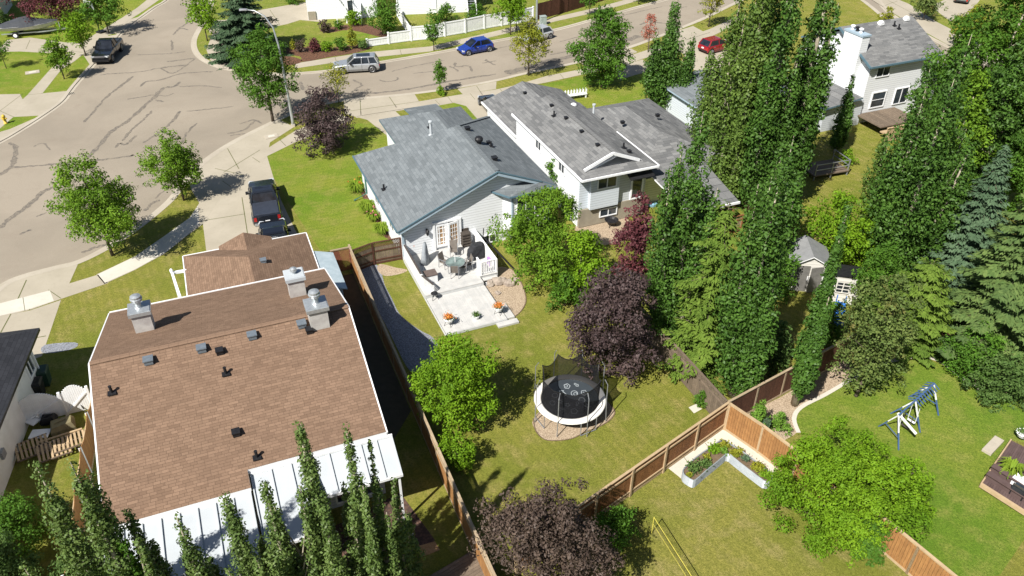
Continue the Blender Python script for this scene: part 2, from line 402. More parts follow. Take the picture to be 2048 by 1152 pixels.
M['lf_darkspruce'] = leaf('dark spruce needles', (.036, .066, .032), (.064, .095, .052), (.027, .050, .026), .08, .7, .2)
M['lf_larch'] = leaf('larch needles', (.085, .140, .020), (.122, .175, .030), (.064, .115, .018), .2, .7, .2)
M['lf_bush'] = leaf('dense bush leaves', (.055, .105, .024), (.090, .140, .036), (.045, .085, .022), .2)
M['lf_cedar'] = leaf('cedar sprays', (.085, .170, .020), (.120, .210, .030), (.065, .140, .018), .15)
M['lf_lily'] = leaf('daylily blades', (.130, .210, .018), (.200, .260, .030), (.100, .170, .015), .25)
M['fl_orange'] = simple('orange petals', (.55, .14, .03), (.60, .28, .05), 30, .6)
M['fl_pink'] = simple('pink petals', (.50, .10, .16), (.55, .20, .25), 30, .6)
M['fl_yellow'] = simple('yellow petals', (.60, .42, .04), (.55, .36, .03), 30, .6)
# ================================================================== GROUND
def P2(pts, z=0.): return [g(x, y, z) for x, y in pts]
def c3(ox, oy, sc, pts): return [(ox + x / sc, oy + y / sc) for x, y in pts]
def smooth(pts, n=4, closed=False):
    pts = [Vector((p[0], p[1], 0)) for p in pts]; N = len(pts); out = []
    rng_ = range(N if closed else N - 1)
    for i in rng_:
        p0, p1, p2, p3 = (pts[(i - 1) % N] if closed or i > 0 else pts[i]), pts[i], pts[(i + 1) % N], (pts[(i + 2) % N] if closed or i + 2 < N else pts[(i + 1) % N])
        for k in range(n):
            t = k / n; t2 = t * t; t3 = t2 * t
            out.append(.5 * (2 * p1 + (p2 - p0) * t + (2 * p0 - 5 * p1 + 4 * p2 - p3) * t2 + (3 * p1 - p0 - 3 * p2 + p3) * t3))
    if not closed: out.append(pts[-1])
    return out
def W(*p): return [Vector((a, b, 0)) for a, b in p]
gm = MB(); S = 900.
gm.face([(-S, -S, -.5), (S, -S, -.5), (S, S, -.5), (-S, S, -.5)]); struct('ground', gm, M['grass_far'])
# road: one sheet under the raised blocks, sealed cracks as ribbons in the same mesh
rm = MB(); rm.face([(-140, -70, -.05), (170, -70, -.05), (170, 210, -.05), (-140, 210, -.05)])
def crack(ox, oy, sc, pts, w):
    q = smooth(P2(c3(ox, oy, sc, pts), -.05), 7); rr = random.Random(int(pts[0][0] * 7 + pts[0][1]))
    q = [p + Vector((rr.uniform(-.07, .07), rr.uniform(-.07, .07), 0)) for p in q]
    rm.strip(q, [w * rr.uniform(.45, 1.) * (.5 if i in (0, len(q) - 1) else 1) for i in range(len(q))], -.046 + .0006 * rr.random(), 1)
for pts, w in [([(55, 855), (95, 890), (85, 960), (60, 1005), (0, 1050)], .5), ([(60, 1005), (200, 995), (400, 980), (560, 965), (760, 940), (800, 930)], .38),
        ([(510, 960), (600, 870), (680, 780), (760, 730), (850, 650), (920, 590), (980, 530), (1040, 520), (1080, 490)], .5),
        ([(500, 735), (560, 670), (640, 580), (720, 520), (800, 455)], .36), ([(690, 885), (720, 860), (760, 865), (820, 810)], .3),
        ([(730, 845), (800, 770), (870, 710), (910, 665)], .3), ([(860, 860), (930, 810), (980, 780), (1040, 720), (1080, 665)], .34),
        ([(1090, 860), (1120, 800), (1180, 740)], .3), ([(1120, 668), (1250, 655), (1400, 640)], .25), ([(600, 450), (690, 440), (800, 435), (880, 425), (960, 410), (1030, 440), (1100, 405), (1170, 350)], .25),
        ([(840, 520), (880, 490), (960, 480), (1100, 440), (1280, 430)], .3), ([(770, 595), (860, 580), (920, 570), (1000, 575), (1040, 560)], .25),
        ([(820, 330), (940, 325), (1030, 320), (1115, 310)], .25), ([(1030, 240), (1035, 300)], .3), ([(1040, 210), (1080, 170), (1130, 180)], .3), ([(1070, 170), (1120, 140), (1115, 110)], .3),
        ([(1080, 520), (1200, 515), (1330, 525)], .3), ([(1000, 370), (1080, 360), (1170, 350)], .4), ([(960, 410), (1020, 400), (1120, 390)], .5), ([(930, 600), (980, 610)], .3), ([(200, 880), (260, 860), (300, 900)], .2),
        ([(1370, 800), (1460, 780), (1536, 720)], .3), ([(1380, 815), (1480, 800), (1536, 780)], .2)]: crack(0, 0, 3, pts, w)
for pts, w in [([(0, 320), (60, 260), (160, 190), (260, 100), (330, 70)], .55), ([(215, 250), (280, 225)], .25), ([(120, 355), (190, 325)], .25), ([(500, 465), (560, 440), (640, 420)], .35), ([(870, 215), (900, 180), (955, 150)], .4), ([(930, 140), (990, 90)], .2)]: crack(0, 350, 3, pts, w)
for pts, w in [([(840, 480), (880, 490), (940, 480), (945, 465)], .25), ([(680, 480), (730, 510), (700, 530)], .3), ([(360, 490), (380, 540)], .5), ([(1040, 440), (1150, 430), (1230, 425)], .2), ([(910, 428), (1000, 405), (1100, 385), (1230, 360)], .2), ([(1250, 400), (1280, 405), (1310, 430)], .25),
        ([(1290, 375), (1300, 400), (1370, 395), (1395, 428)], .35), ([(1470, 355), (1520, 390)], .3), ([(1450, 380), (1536, 365)], .2), ([(760, 560), (900, 550), (1060, 525), (1300, 480), (1536, 445)], .45), ([(320, 330), (350, 470)], .2), ([(0, 745), (80, 720), (130, 740)], .3)]: crack(480, 0, 3, pts, w)
for pts, w in [([(30, 360), (90, 390)], .3), ([(60, 300), (200, 270), (330, 240)], .2), ([(420, 330), (560, 300)], .4), ([(870, 90), (1000, 60), (1090, 40)], .2), ([(1150, 55), (1240, 40)], .25), ([(960, 150), (1020, 130), (1100, 140), (1210, 150)], .4), ([(480, 250), (640, 210)], .2)]: crack(960, 0, 3, pts, w)
for pts, w in [([(700, 20), (745, 15)], .8), ([(690, 75), (780, 90)], .3)]: crack(1450, 0, 2.88, pts, w)
for pts, w in [([(150, 440), (280, 405), (400, 370), (560, 335)], 1.3), ([(880, 240), (960, 215)], 1.2), ([(620, 330), (700, 300)], .9)]: crack(960, 0, 3, pts, w)
struct('road', rm, [M['asphalt'], M['crack']])
def block(name, kerb, rest, mat=M['grass'], kw=.32):
    k = smooth(kerb, 4); pts = k + list(rest)
    mb = MB(); mb.prism(pts, -.49, 0.); struct(name, mb, mat)
    kb = MB(); inner = []; outer = []
    area = sum(pts[i].x * pts[(i + 1) % len(pts)].y - pts[(i + 1) % len(pts)].x * pts[i].y for i in range(len(pts)))
    sg = 1 if area > 0 else -1
    for i, p in enumerate(k):
        d = (k[min(i + 1, len(k) - 1)] - k[max(i - 1, 0)]).normalized(); nr = Vector((-d.y, d.x, 0)) * sg
        outer.append(p - nr * .012); inner.append(p + nr * kw)
    for i in range(len(k) - 1):
        a, b, c, d = outer[i], outer[i + 1], inner[i + 1], inner[i]
        q = [(a.x, a.y, .012), (b.x, b.y, .012), (c.x, c.y, .012), (d.x, d.y, .012)]
        kb.face(q if sg > 0 else q[::-1])
        e = [(a.x, a.y, -.2), (b.x, b.y, -.2), (b.x, b.y, .012), (a.x, a.y, .012)]; kb.face(e if sg > 0 else e[::-1])
        gq = [(outer[i] - (inner[i] - outer[i]) * .9), (outer[i + 1] - (inner[i + 1] - outer[i + 1]) * .9)]
        kb.face([(gq[0].x, gq[0].y, -.044), (gq[1].x, gq[1].y, -.044), (b.x, b.y, -.044), (a.x, a.y, -.044)][::sg])
    struct('kerb', kb, M['kerb'])
south = [(-60, 640), (0, 575), (43, 553), (110, 535), (157, 523), (217, 493), (277, 453), (333, 407), (357, 380), (403, 327), (455, 290), (512, 260), (560, 237), (606, 218), (687, 200), (760, 193), (830, 186), (910, 175), (993, 160), (1047, 147), (1160, 123), (1240, 100), (1290, 83), (1370, 52), (1415, 33), (1470, 6), (1540, -22), (1620, -34), (1690, -20), (1745, 15), (1800, 65), (1870, 110), (1960, 150)]
block('lawn', P2(south), W((75, 60), (160, 50), (160, -60), (-60, -60), (-60, 20)), M['grass'])
north = [(430, -55), (424, 0), (412, 35), (397, 60), (388, 80), (389, 98), (400, 114), (424, 128), (457, 138), (505, 144), (560, 148), (620, 145), (667, 140), (757, 125), (840, 111), (917, 97), (983, 83), (1107, 60), (1193, 37), (1290, 10), (1360, -8), (1450, -30), (1560, -55), (1640, -62), (1715, -50), (1750, -10), (1775, 22), (1830, 58), (1900, 95), (1980, 130), (2060, 150)]
block('lawn', P2(north), W((90, 70), (160, 75), (160, 200), (-25, 200)), M['grass_far'])
west = [(-120, 345), (0, 283), (40, 260), (87, 230), (125, 202), (147, 173), (182, 133), (212, 99), (240, 67), (262, 48), (283, 33), (310, 14), (333, 0), (360, -30), (395, -65)]
block('lawn', P2(west), W((-45, 150), (-48, 200), (-130, 200), (-130, 60), (-85, 62)), M['grass_front'])
# ---- pavements and drives (sheets just above the blocks), joints in the same mesh
def sheet(name, polys, z, mat, joints=(), jw=.05, mats2=None):
    mb = MB()
    for p in polys:
        q = P2(p) if not isinstance(p[0], Vector) else p
        a = sum(q[i].x * q[(i + 1) % len(q)].y - q[(i + 1) % len(q)].x * q[i].y for i in range(len(q)))
        mb.face([(v.x, v.y, z) for v in (q if a > 0 else q[::-1])])
    for j in joints: mb.strip(P2(j), jw, z + .004, 1)
    return struct(name, mb, [mat, mats2 or M['joint']])
def smp(pts, n=3): return smooth(P2(pts), n, True)
sheet('pavement', [[(-80, 628), (0, 605), (100, 579), (198, 549), (217, 566), (125, 597), (60, 620), (0, 634), (-80, 660)],
      [(193, 549), (270, 513), (333, 470), (380, 435), (400, 404), (425, 380), (480, 336), (530, 300), (590, 262), (640, 240), (680, 228), (705, 240), (660, 256), (594, 283), (533, 313), (480, 352), (440, 395), (405, 449), (375, 471), (330, 507), (270, 540), (209, 568)]],
      .009, M['concrete'], [[(97, 580), (122, 597)], [(40, 597), (60, 620)], [(285, 503), (305, 523)], [(445, 362), (462, 374)], [(505, 315), (520, 325)], [(560, 280), (572, 292)]])
sheet('pavement', [[(0, 607), (100, 581), (108, 602), (60, 618), (0, 632), (-40, 642), (-40, 618)], [(196, 549), (270, 513), (332, 470), (379, 436), (396, 412), (398, 449), (375, 470), (330, 506), (270, 539), (210, 566)]], .0135, M['pale_concrete'], [[(46, 595), (50, 622)]], .03)
sheet('driveway', [[(-80, 588), (0, 568), (43, 556), (157, 526), (136, 573), (100, 579), (0, 605), (-80, 628)], [(-60, 640), (0, 633), (60, 621), (122, 600), (84, 712), (40, 730), (-40, 760)]], .006, M['concrete'], [[(53, 560), (36, 598)], [(22, 628), (0, 668)], [(92, 672), (70, 676)]], .07)
sheet('driveway', [[(372, 362), (403, 329), (455, 293), (512, 262), (560, 240), (588, 254), (540, 285), (534, 312), (546, 352), (562, 400), (600, 480), (640, 545), (520, 560), (440, 560), (413, 505), (406, 449), (398, 405)]], .006, M['concrete'],
      [[(484, 395), (500, 500)], [(409, 441), (490, 428)], [(447, 345), (520, 300)], [(430, 337), (487, 350)], [(455, 297), (478, 338)]], .06)
sheet('driveway', [[(687, 202), (760, 195), (829, 188), (838, 203), (873, 211), (815, 218), (790, 222), (835, 262), (870, 330), (815, 340), (775, 272), (735, 240), (713, 234), (690, 228)]], .006, M['concrete'], [[(778, 193), (793, 215)], [(720, 199), (722, 230)], [(700, 222), (838, 203)], [(713, 233), (813, 217)]], .06)
sheet('pavement', [[(705, 224), (838, 203), (915, 190), (992, 179), (1033, 170), (1093, 152), (1165, 138), (1225, 122), (1285, 103), (1350, 82), (1420, 58), (1480, 30), (1490, 40), (1425, 72), (1350, 97), (1285, 118), (1230, 136), (1175, 147), (1093, 165), (1032, 176), (992, 190), (873, 212), (813, 219), (713, 236)]], .010, M['concrete'],
      [[(895, 193), (905, 206)], [(870, 200), (880, 210)], [(940, 187), (950, 199)], [(1000, 178), (1008, 188)], [(1120, 148), (1128, 158)], [(1330, 90), (1338, 102)]], .04)
sheet('driveway', [[(915, 178), (993, 163), (992, 178), (926, 189)], [(905, 205), (985, 189), (1030, 236), (1060, 300), (985, 290), (965, 250), (932, 212)]], .006, M['concrete'], [[(953, 172), (965, 190)]], .05)
sheet('driveway', [[(1162, 126), (1240, 102), (1262, 97), (1275, 104), (1230, 122), (1174, 137)], [(1232, 134), (1285, 119), (1310, 140), (1270, 150), (1240, 160)]], .006, M['concrete'], [[(1245, 112), (1270, 104)]], .05)
sheet('driveway', [[(1350, 63), (1386, 52), (1412, 66), (1352, 83)], [(1352, 96), (1424, 72), (1470, 100), (1500, 150), (1395, 150), (1370, 112)]], .006, M['concrete'], [[(1372, 80), (1420, 65)]], .05)
sheet('pavement', [[(590, 127), (690, 111), (740, 104), (860, 93), (992, 62), (1107, 35), (1190, 16), (1260, -3), (1360, -32), (1365, -27), (1260, 6), (1195, 24), (1110, 43), (992, 72), (860, 103), (745, 115), (690, 122), (590, 137)]], .008, M['concrete'],
      [[(670, 114), (673, 125)], [(900, 84), (905, 93)], [(800, 99), (803, 110)], [(1050, 49), (1056, 58)]], .04)
sheet('driveway', [[(412, 50), (424, 40), (450, 40), (520, 20), (600, 6), (640, 0), (660, 36), (640, 44), (600, 40), (575, 48), (555, 52), (510, 62), (470, 70), (440, 68), (420, 66)]], .007, M['concrete'], [[(540, 20), (560, 50)]], .05)
sheet('pavement', [[(450, 45), (425, 66), (413, 100), (420, 120), (440, 137), (468, 138), (452, 120), (446, 100), (455, 75), (478, 52)]], .0115, M['concrete'], [[(413, 100), (447, 100)], [(425, 66), (455, 74)]], .04)
sheet('pavement', [[(-60, 285), (0, 240), (55, 190), (95, 145), (120, 118), (140, 103), (165, 85), (195, 65), (245, 35), (275, 15), (300, -5), (330, -30), (345, -25), (318, 0), (290, 20), (262, 38), (215, 72), (178, 99), (150, 122), (122, 140), (85, 187), (27, 234), (-50, 300)]], .010, M['concrete'], [[(27, 234), (0, 222)], [(85, 187), (55, 190)], [(122, 140), (97, 143)], [(165, 105), (142, 102)]], .05)
sheet('driveway', [[(-60, 190), (40, 188), (46, 200), (0, 240), (-60, 285)], [(83, 187), (134, 182), (144, 172), (120, 203), (84, 231), (27, 234)], [(-10, 104), (15, 80), (60, 75), (130, 85), (165, 85), (140, 104), (96, 106), (40, 103)], [(165, 105), (178, 99), (215, 72), (240, 68), (212, 99), (180, 130), (168, 112)], [(0, 264), (20, 258), (80, 232), (40, 259), (0, 282), (-60, 315), (-60, 290)], [(216, 70), (262, 38), (283, 32), (240, 66)]], .006, M['concrete'], [[(0, 222), (45, 188)], [(60, 80), (52, 98)]], .05)
sheet('pavement', [[(1725, -12), (1765, -14), (1818, 8), (1870, 42), (1940, 78), (2040, 120), (2060, 140), (1980, 128), (1900, 92), (1835, 56), (1780, 22)]], .010, M['concrete'], [[(1770, 11), (1795, 2)], [(1815, 42), (1845, 30)], [(1752, -12), (1860, 45)]], .05)
sheet('driveway', [[(1860, 12), (1900, -5), (1960, 0), (1935, 30), (1900, 42)]], .006, M['concrete'])
sheet('lawn', [[(533, 313), (594, 284), (650, 262), (690, 250), (740, 245), (780, 275), (815, 340), (830, 420), (800, 480), (700, 500), (640, 500), (600, 440), (546, 352)]], .005, M['grass_front'])
sheet('lawn', [[(875, 209), (930, 202), (985, 262), (960, 280), (900, 240)], [(1040, 180), (1180, 148), (1290, 140), (1290, 240), (1150, 250), (1080, 200)]], .005, M['grass_front'])
sheet('lawn', [[(1100, 1060), (1180, 1010), (1440, 862), (1520, 925), (1740, 1085), (1860, 1190), (1300, 1260), (1050, 1160)]], .005, M['grass_dry'])
sheet('lawn', [[(1600, 860), (1590, 838), (1604, 816), (1650, 792), (1720, 752), (1790, 724), (1850, 717), (1890, 732), (1930, 764), (1990, 785), (2120, 830), (2120, 900), (2020, 880), (1962, 968), (2075, 1040), (2000, 1150), (1920, 1160), (1740, 1060), (1620, 950)]], .005, M['grass_right'])
# ---- beds
sheet('gravel_bed', [smp(c3(480, 350, 3, [(720, 520), (830, 545), (868, 660), (910, 740), (955, 830), (1020, 890), (1095, 940), (1150, 970), (1190, 1030), (1180, 1110), (1120, 1170), (1060, 1190), (1000, 1150), (900, 950), (800, 760), (750, 640)]))], .006, M['gravel_blue'])
sheet('gravel_bed', [smp(c3(800, 650, 2.295, [(612, 430), (622, 485), (660, 525), (715, 532), (790, 522), (850, 492), (905, 472), (960, 440), (986, 402), (965, 365), (900, 330), (700, 360)]))], .006, M['gravel_tan'])
sheet('gravel_bed', [smp(c3(780, 430, 4.607, [(840, 640), (900, 560), (1000, 480), (1120, 500), (1180, 570), (1235, 690), (1252, 800), (1205, 890), (1125, 955), (1040, 900), (930, 760)]))], .006, M['gravel_tan'])
sheet('gravel_bed', [smp([(790, 535), (760, 528), (755, 540), (770, 552), (800, 548), (815, 540)])], .007, M['gravel_tan'])
sheet('gravel_bed', [smp([(1530, 900), (1560, 885), (1597, 862), (1588, 838), (1602, 815), (1650, 788), (1720, 748), (1790, 719), (1850, 713), (1890, 728), (1930, 760), (1960, 777), (2020, 795), (2040, 770), (1960, 730), (1900, 703), (1850, 684), (1780, 690), (1700, 715), (1560, 795), (1470, 845)])], .006, M['gravel_tan'])
ed = MB(); ed.strip(smooth(P2([(1597, 866), (1588, 838), (1602, 815), (1650, 790), (1720, 750), (1790, 721), (1850, 715), (1890, 730), (1930, 762), (1960, 779)]), 4), .22, .03); struct('path', ed, M['pale_concrete'])
ed = MB()
for q in [smooth(P2(c3(800, 650, 2.295, [(612, 430), (622, 485), (660, 525), (715, 532), (790, 522), (850, 492), (905, 472), (960, 440), (986, 402), (965, 365)])), 4), smooth(P2(c3(780, 430, 4.607, [(1120, 500), (1180, 570), (1235, 690), (1252, 800), (1205, 890), (1125, 955)])), 4)]:
    ed.strip(q, .06, .03)
struct('path', ed, M['soil'])
sheet('garden_bed', [smp([(556, 106), (600, 113), (606, 124), (660, 114), (700, 108), (738, 98), (734, 88), (690, 92), (640, 96), (585, 94)]), smp([(560, 110), (600, 118), (600, 126), (570, 130)]), smp([(640, 60), (690, 50), (745, 50), (770, 62), (790, 72), (770, 76), (700, 60), (660, 66)])], .012, M['mulch'])
sheet('lawn', [smp([(630, 78), (660, 66), (700, 60), (740, 62), (752, 74), (730, 84), (690, 90), (640, 94)])], .006, M['grass_front'])
sheet('garden_bed', [smp([(720, 380), (745, 375), (790, 440), (805, 478), (770, 475), (745, 430)])], .009, M['mulch'])
sheet('garden_bed', [smp([(1150, 450), (1185, 440), (1250, 435), (1270, 470), (1210, 490), (1165, 480)])], .009, M['gravel_tan'])
sheet('garden_bed', [smp([(90, 690), (150, 685), (152, 695), (120, 704), (85, 706)])], .009, M['gravel_blue'])
sheet('path', [[(1337, 937), (1446, 858), (1462, 862), (1520, 905), (1560, 935), (1545, 948), (1500, 915), (1455, 884), (1362, 957)], [(1377, 815), (1392, 808), (1404, 818), (1388, 827)]], .010, M['pale_concrete'], [[(1368, 915), (1385, 938)], [(1410, 886), (1425, 905)]], .03)
sheet('patio', [[(655, 1060), (800, 985), (870, 1080), (850, 1110), (760, 1160), (640, 1180)]], .006, M['brick'])
sheet('garden_bed', [[(815, 1098), (870, 1083), (880, 1100), (850, 1112), (815, 1114)]], .010, simple('dry bark chips', (.45, .27, .13), (.32, .18, .08), 9, .9))
sheet('garden_bed', [[BROWN.w(11., 3.), BROWN.w(13.45, 6.), BROWN.w(13.45, 19.6), BROWN.w(11., 19.6)]], .0045, simple('soil with painted shade', (.09, .075, .05), (.07, .06, .04), 3, .95))  # side yard shadow painted as a dark ground sheet
# ================================================================== TREES AND PLANTS
rs = np.random.RandomState
def quads(P, N, s, asp, rng, fold=0.):
    n = len(P); N = N / np.maximum(np.linalg.norm(N, axis=1, keepdims=True), 1e-6)
    r = rng.normal(size=(n, 3)); T = np.cross(N, r); T /= np.maximum(np.linalg.norm(T, axis=1, keepdims=True), 1e-6)
    B = np.cross(N, T); s = s[:, None]
    V = np.empty((n, 4, 3)); V[:, 0] = P + T * s; V[:, 1] = P + B * s * asp; V[:, 2] = P - T * s; V[:, 3] = P - B * s * asp
    V[:, 1] += N * s * fold; V[:, 3] += N * s * fold
    return V.reshape(-1, 3), np.arange(4 * n).reshape(n, 4)
def prof(kind, t):
    t = np.clip(t, 0, 1)
    if kind == 'round': return np.sqrt(np.clip(1 - (2 * t - 1) ** 2, 0, 1)) ** .8
    if kind == 'egg': return np.clip(np.sin(pi * t ** .72), 0, 1) ** .75
    if kind == 'dome': return np.sqrt(np.clip(1 - t ** 2.2, 0, 1)) * np.clip(.75 + t * 1.6, 0, 1)
    if kind == 'column': return np.clip(.55 + t / .25, 0, 1) * np.clip((1 - t) / .55, 0, 1) ** .62
    if kind == 'flame': return np.clip(t / .25, 0, 1) ** .5 * np.clip((1 - t) / .8, 0, 1) ** .85
    if kind == 'spire': return np.clip(t / .12, 0, 1) ** .5 * np.clip((1 - t) / .95, 0, 1) ** .55
    if kind == 'vase': return np.clip(.25 + t * 1.1, 0, 1) * np.sqrt(np.clip(1 - t ** 4, 0, 1))
    return np.ones_like(t)
def crown_centres(kind, H, hb, w, rng, K, lump):
    t = rng.uniform(.02, .98, K * 4); keep = rng.uniform(size=K * 4) < np.maximum(prof(kind, t), .12); t = t[keep][:K]
    a = rng.uniform(0, 2 * pi, len(t)); rad = prof(kind, t) * w / 2
    lob = np.zeros(len(t))
    for k in range(5): lob += rng.uniform(.04, .11) * np.sin(rng.randint(1, 5) * a + rng.uniform(0, 6.3) + rng.uniform(2, 9) * t)
    rad = rad * (1 + np.clip(lob, -.3, .32))
    q = np.where(rng.uniform(size=len(t)) < .72, rng.uniform(.66, 1., len(t)), rng.uniform(.1, .66, len(t)))
    r = np.maximum(rad * q - lump * .55, 0) * rng.uniform(.85, 1.12, len(t))
    Cc = np.stack([r * np.cos(a), r * np.sin(a), hb + t * (H - hb)], 1)
    rr = lump * rng.uniform(.65, 1.25, len(t)) * np.clip(.55 + prof(kind, t) * .5, .4, 1)
    return Cc, rr
def lobed(Cc, rr, rng, m=7):                                     # every limb end carries a handful of leafy tufts on its outer, upper side
    P, R_ = [], []
    for c, r in zip(Cc, rr):
        k = max(3, int(m * rng.uniform(.7, 1.3))); d = rng.normal(size=(k, 3)); d[:, 2] += .55
        o = np.array([c[0], c[1], 0.]); L = np.linalg.norm(o)
        if L > .05: d += o / L * .5
        d /= np.linalg.norm(d, axis=1, keepdims=True)
        P.append(c + d * (r * rng.uniform(.55, .95, k))[:, None] * np.array([1, 1, .8])); R_.append(r * rng.uniform(.22, .43, k))
    return np.concatenate(P), np.concatenate(R_)
def crown_leaves(Cc, rr, n, s, rng, zs=.8, up=.5, asp=.55):
    p = rr ** 2 / (rr ** 2).sum(); idx = rng.choice(len(Cc), n, p=p)
    d = rng.normal(size=(n, 3)); d /= np.linalg.norm(d, axis=1, keepdims=True)
    rad = rr[idx] * (.35 + .65 * rng.uniform(size=n) ** .6)
    off = d * rad[:, None]; off[:, 2] *= zs
    P = Cc[idx] + off
    N = d * 1.0 + rng.normal(size=(n, 3)) * .42; N[:, 2] += up * .9
    return quads(P, N, s * rng.uniform(.65, 1.3, n), asp, rng, .12)
TREE_N = [0]
def stem_mesh(H, hb, w, rng, Cc, tr, multi=1):
    mb = MB(); lean = rng.normal(size=2) * .02 * H
    for k in range(multi):
        a = 2 * pi * k / multi + .7; sp = (w * .16 if multi > 1 else 0)
        top = (cos(a) * sp + lean[0], sin(a) * sp + lean[1], hb + (H - hb) * .78)
        mid = (cos(a) * sp * .55 + lean[0] * .3, sin(a) * sp * .55 + lean[1] * .3, hb + (H - hb) * .25)
        mb.tube([(cos(a) * sp * .2, sin(a) * sp * .2, -.05), (cos(a) * sp * .25, sin(a) * sp * .25, max(hb * .5, .15)), mid, top], [tr, tr * .85, tr * .6, tr * .15], 8)
    for i in rng.choice(len(Cc), min(len(Cc), 16), replace=False):
        c = Cc[i]; h0 = max(hb * .85, c[2] - .45 * hypot(c[0], c[1]) - .5)
        b = (lean[0] * .4 * h0 / H, lean[1] * .4 * h0 / H, h0); m = [(b[j] + c[j]) / 2 for j in range(3)]; m[2] -= .1
        mb.tube([b, m, tuple(c)], [tr * .4, tr * .26, tr * .08], 5, cap=False)
    return mb
def tree(name, label, cat, base, top_y, wpx, kind='round', lf='lf_green', hb=.2, s=.12, dens=2.3, lump=.16, seed=None, bark='bark', group=None, multi=1, H=None, width=None, up=.5, zs=.8, tr=None, asp=.55, K=None):
    TREE_N[0] += 1; rng = rs(seed if seed is not None else 100 + TREE_N[0])
    b = g(*base) if not isinstance(base, Vector) else base
    s *= .8
    if H is None:
        H0 = height_at(b, top_y); H = H0
        for _ in range(12):                                  # silhouette of the whole crown, not just its tip, reaches the measured top
            wd = wpx * depth((b.x, b.y, H * .5)) / FPX; a_ = H * (1 - hb) / 2; cz = H * hb + a_; cy = proj((b.x, b.y, cz))[1]
            th = atan2(CAMZ - cz, hypot(b.x, b.y)); q = .93 if kind in ('round', 'dome') else .8 if kind in ('egg', 'vase') else .55
            ext = FPX / depth((b.x, b.y, cz)) * sqrt((a_ * cos(th)) ** 2 + (wd / 2 * sin(th) * q) ** 2)
            H *= 1 + .35 * (cy - ext - top_y) / max(30, abs(proj((b.x, b.y, 0))[1] - top_y)); H = max(.5, min(H, 27))
    if width is None: width = .95 * wpx * depth((b.x, b.y, H * .5)) / FPX
    hb_ = H * hb
    area = pi * width * (H - hb_) * .75 + width * width
    L = width * lump + .06
    K = K or int(np.clip(area / (L * L * 1.5), 14, 420))
    LB = L * (1.75 if K > 60 else 1.45); Kb = int(np.clip(area / (LB * LB * 1.15), 12, 110))
    Cc, rr = crown_centres(kind, H, hb_, width, rng, Kb, LB); Lc, Lr = lobed(Cc, rr, rng, 8)
    n = int(np.clip(dens * area / (1.1 * s * s) * .5, 250, 42000))
    V, Fq = crown_leaves(Lc, Lr, n, s, rng, zs, up, asp)
    root = thing(name, label, cat, (b.x, b.y, 0), rng.uniform(0, 6.28), group)
    tr = tr or max(.045, H * .016)
    obj('trunk', stem_mesh(H, hb_, width, rng, Cc, tr, multi), M[bark], root, True)
    rawmesh('crown', V, Fq, M[lf], root)
    return root
POPW = 1.45
def poplar(label, base, top_y, wpx, lf='lf_poplar', s=.125, stems=5, hb=.05, seed=None, group=None, H=None, width=None, dens=2.2, cat='poplar tree', name='poplar_tree', kind='column', gaps=.0, spread=.6):
    """columnar tree: several upright leaders, each with its own ragged sleeve of leaves"""
    TREE_N[0] += 1; rng = rs(seed if seed is not None else 500 + TREE_N[0])
    b = g(*base) if not isinstance(base, Vector) else base
    H = H or height_at(b, top_y)
    if width is None: width = wpx * depth((b.x, b.y, H * .5)) / FPX
    s *= .8; width *= POPW
    root = thing(name, label, cat, (b.x, b.y, 0), rng.uniform(0, 6.28), group)
    tk = MB(); Cs, Rs = [], []
    for k in range(stems):
        a = 2 * pi * k / max(stems - 1, 1) + rng.uniform(-.5, .5); off = 0 if k == 0 else width * spread * .5 * rng.uniform(.7, 1.1)
        hh = H * (1. if k == 0 else rng.uniform(.55, .95)); ww = width * (.52 if stems > 1 else 1.) * (1. if k == 0 else rng.uniform(.7, 1.))
        cx, cy = cos(a) * off, sin(a) * off
        tk.tube([(cx * .1, cy * .1, -.05), (cx * .5, cy * .5, hh * .25), (cx * .9, cy * .9, hh * .6), (cx, cy, hh * .97)], [H * .013 + .03, H * .010 + .02, H * .006 + .012, .012], 7)
        L = max(ww * .2, .16); area = pi * ww * hh * .7
        K = int(np.clip(area / (L * L * 1.25), 20, 300))
        Cc, rr = crown_centres(kind, hh, H * hb, ww, rng, K, L)
        f = np.clip(Cc[:, 2] / hh, 0, 1)[:, None]; Cc[:, :2] += np.array([[cx, cy]]) * np.clip(.35 + f * 1.1, 0, 1)
        Cs.append(Cc); Rs.append(rr)
        for i in rng.choice(K if K < len(Cc) else len(Cc), min(len(Cc), 14), replace=False):
            c = Cc[i]; h0 = max(c[2] - .9 - .5 * ww, .4); q = np.clip(h0 / hh, 0, 1)
            tk.tube([(cx * q, cy * q, h0), (c[0] * .8 + cx * q * .2, c[1] * .8 + cy * q * .2, c[2])], [.035, .01], 4, cap=False)
    Cc = np.concatenate(Cs); rr = np.concatenate(Rs)
    if gaps:
        keep = rng.uniform(size=len(Cc)) > gaps; Cc, rr = Cc[keep], rr[keep]
    area = pi * width * H * .8
    n = int(np.clip(dens * area / (1.1 * s * s) * .62, 400, 46000))
    V, Fq = crown_leaves(Cc, rr, n, s, rng, 1.25, .25, .62)
    obj('trunk', tk, M['bark_pale'], root, True); rawmesh('crown', V, Fq, M[lf], root)
    return root
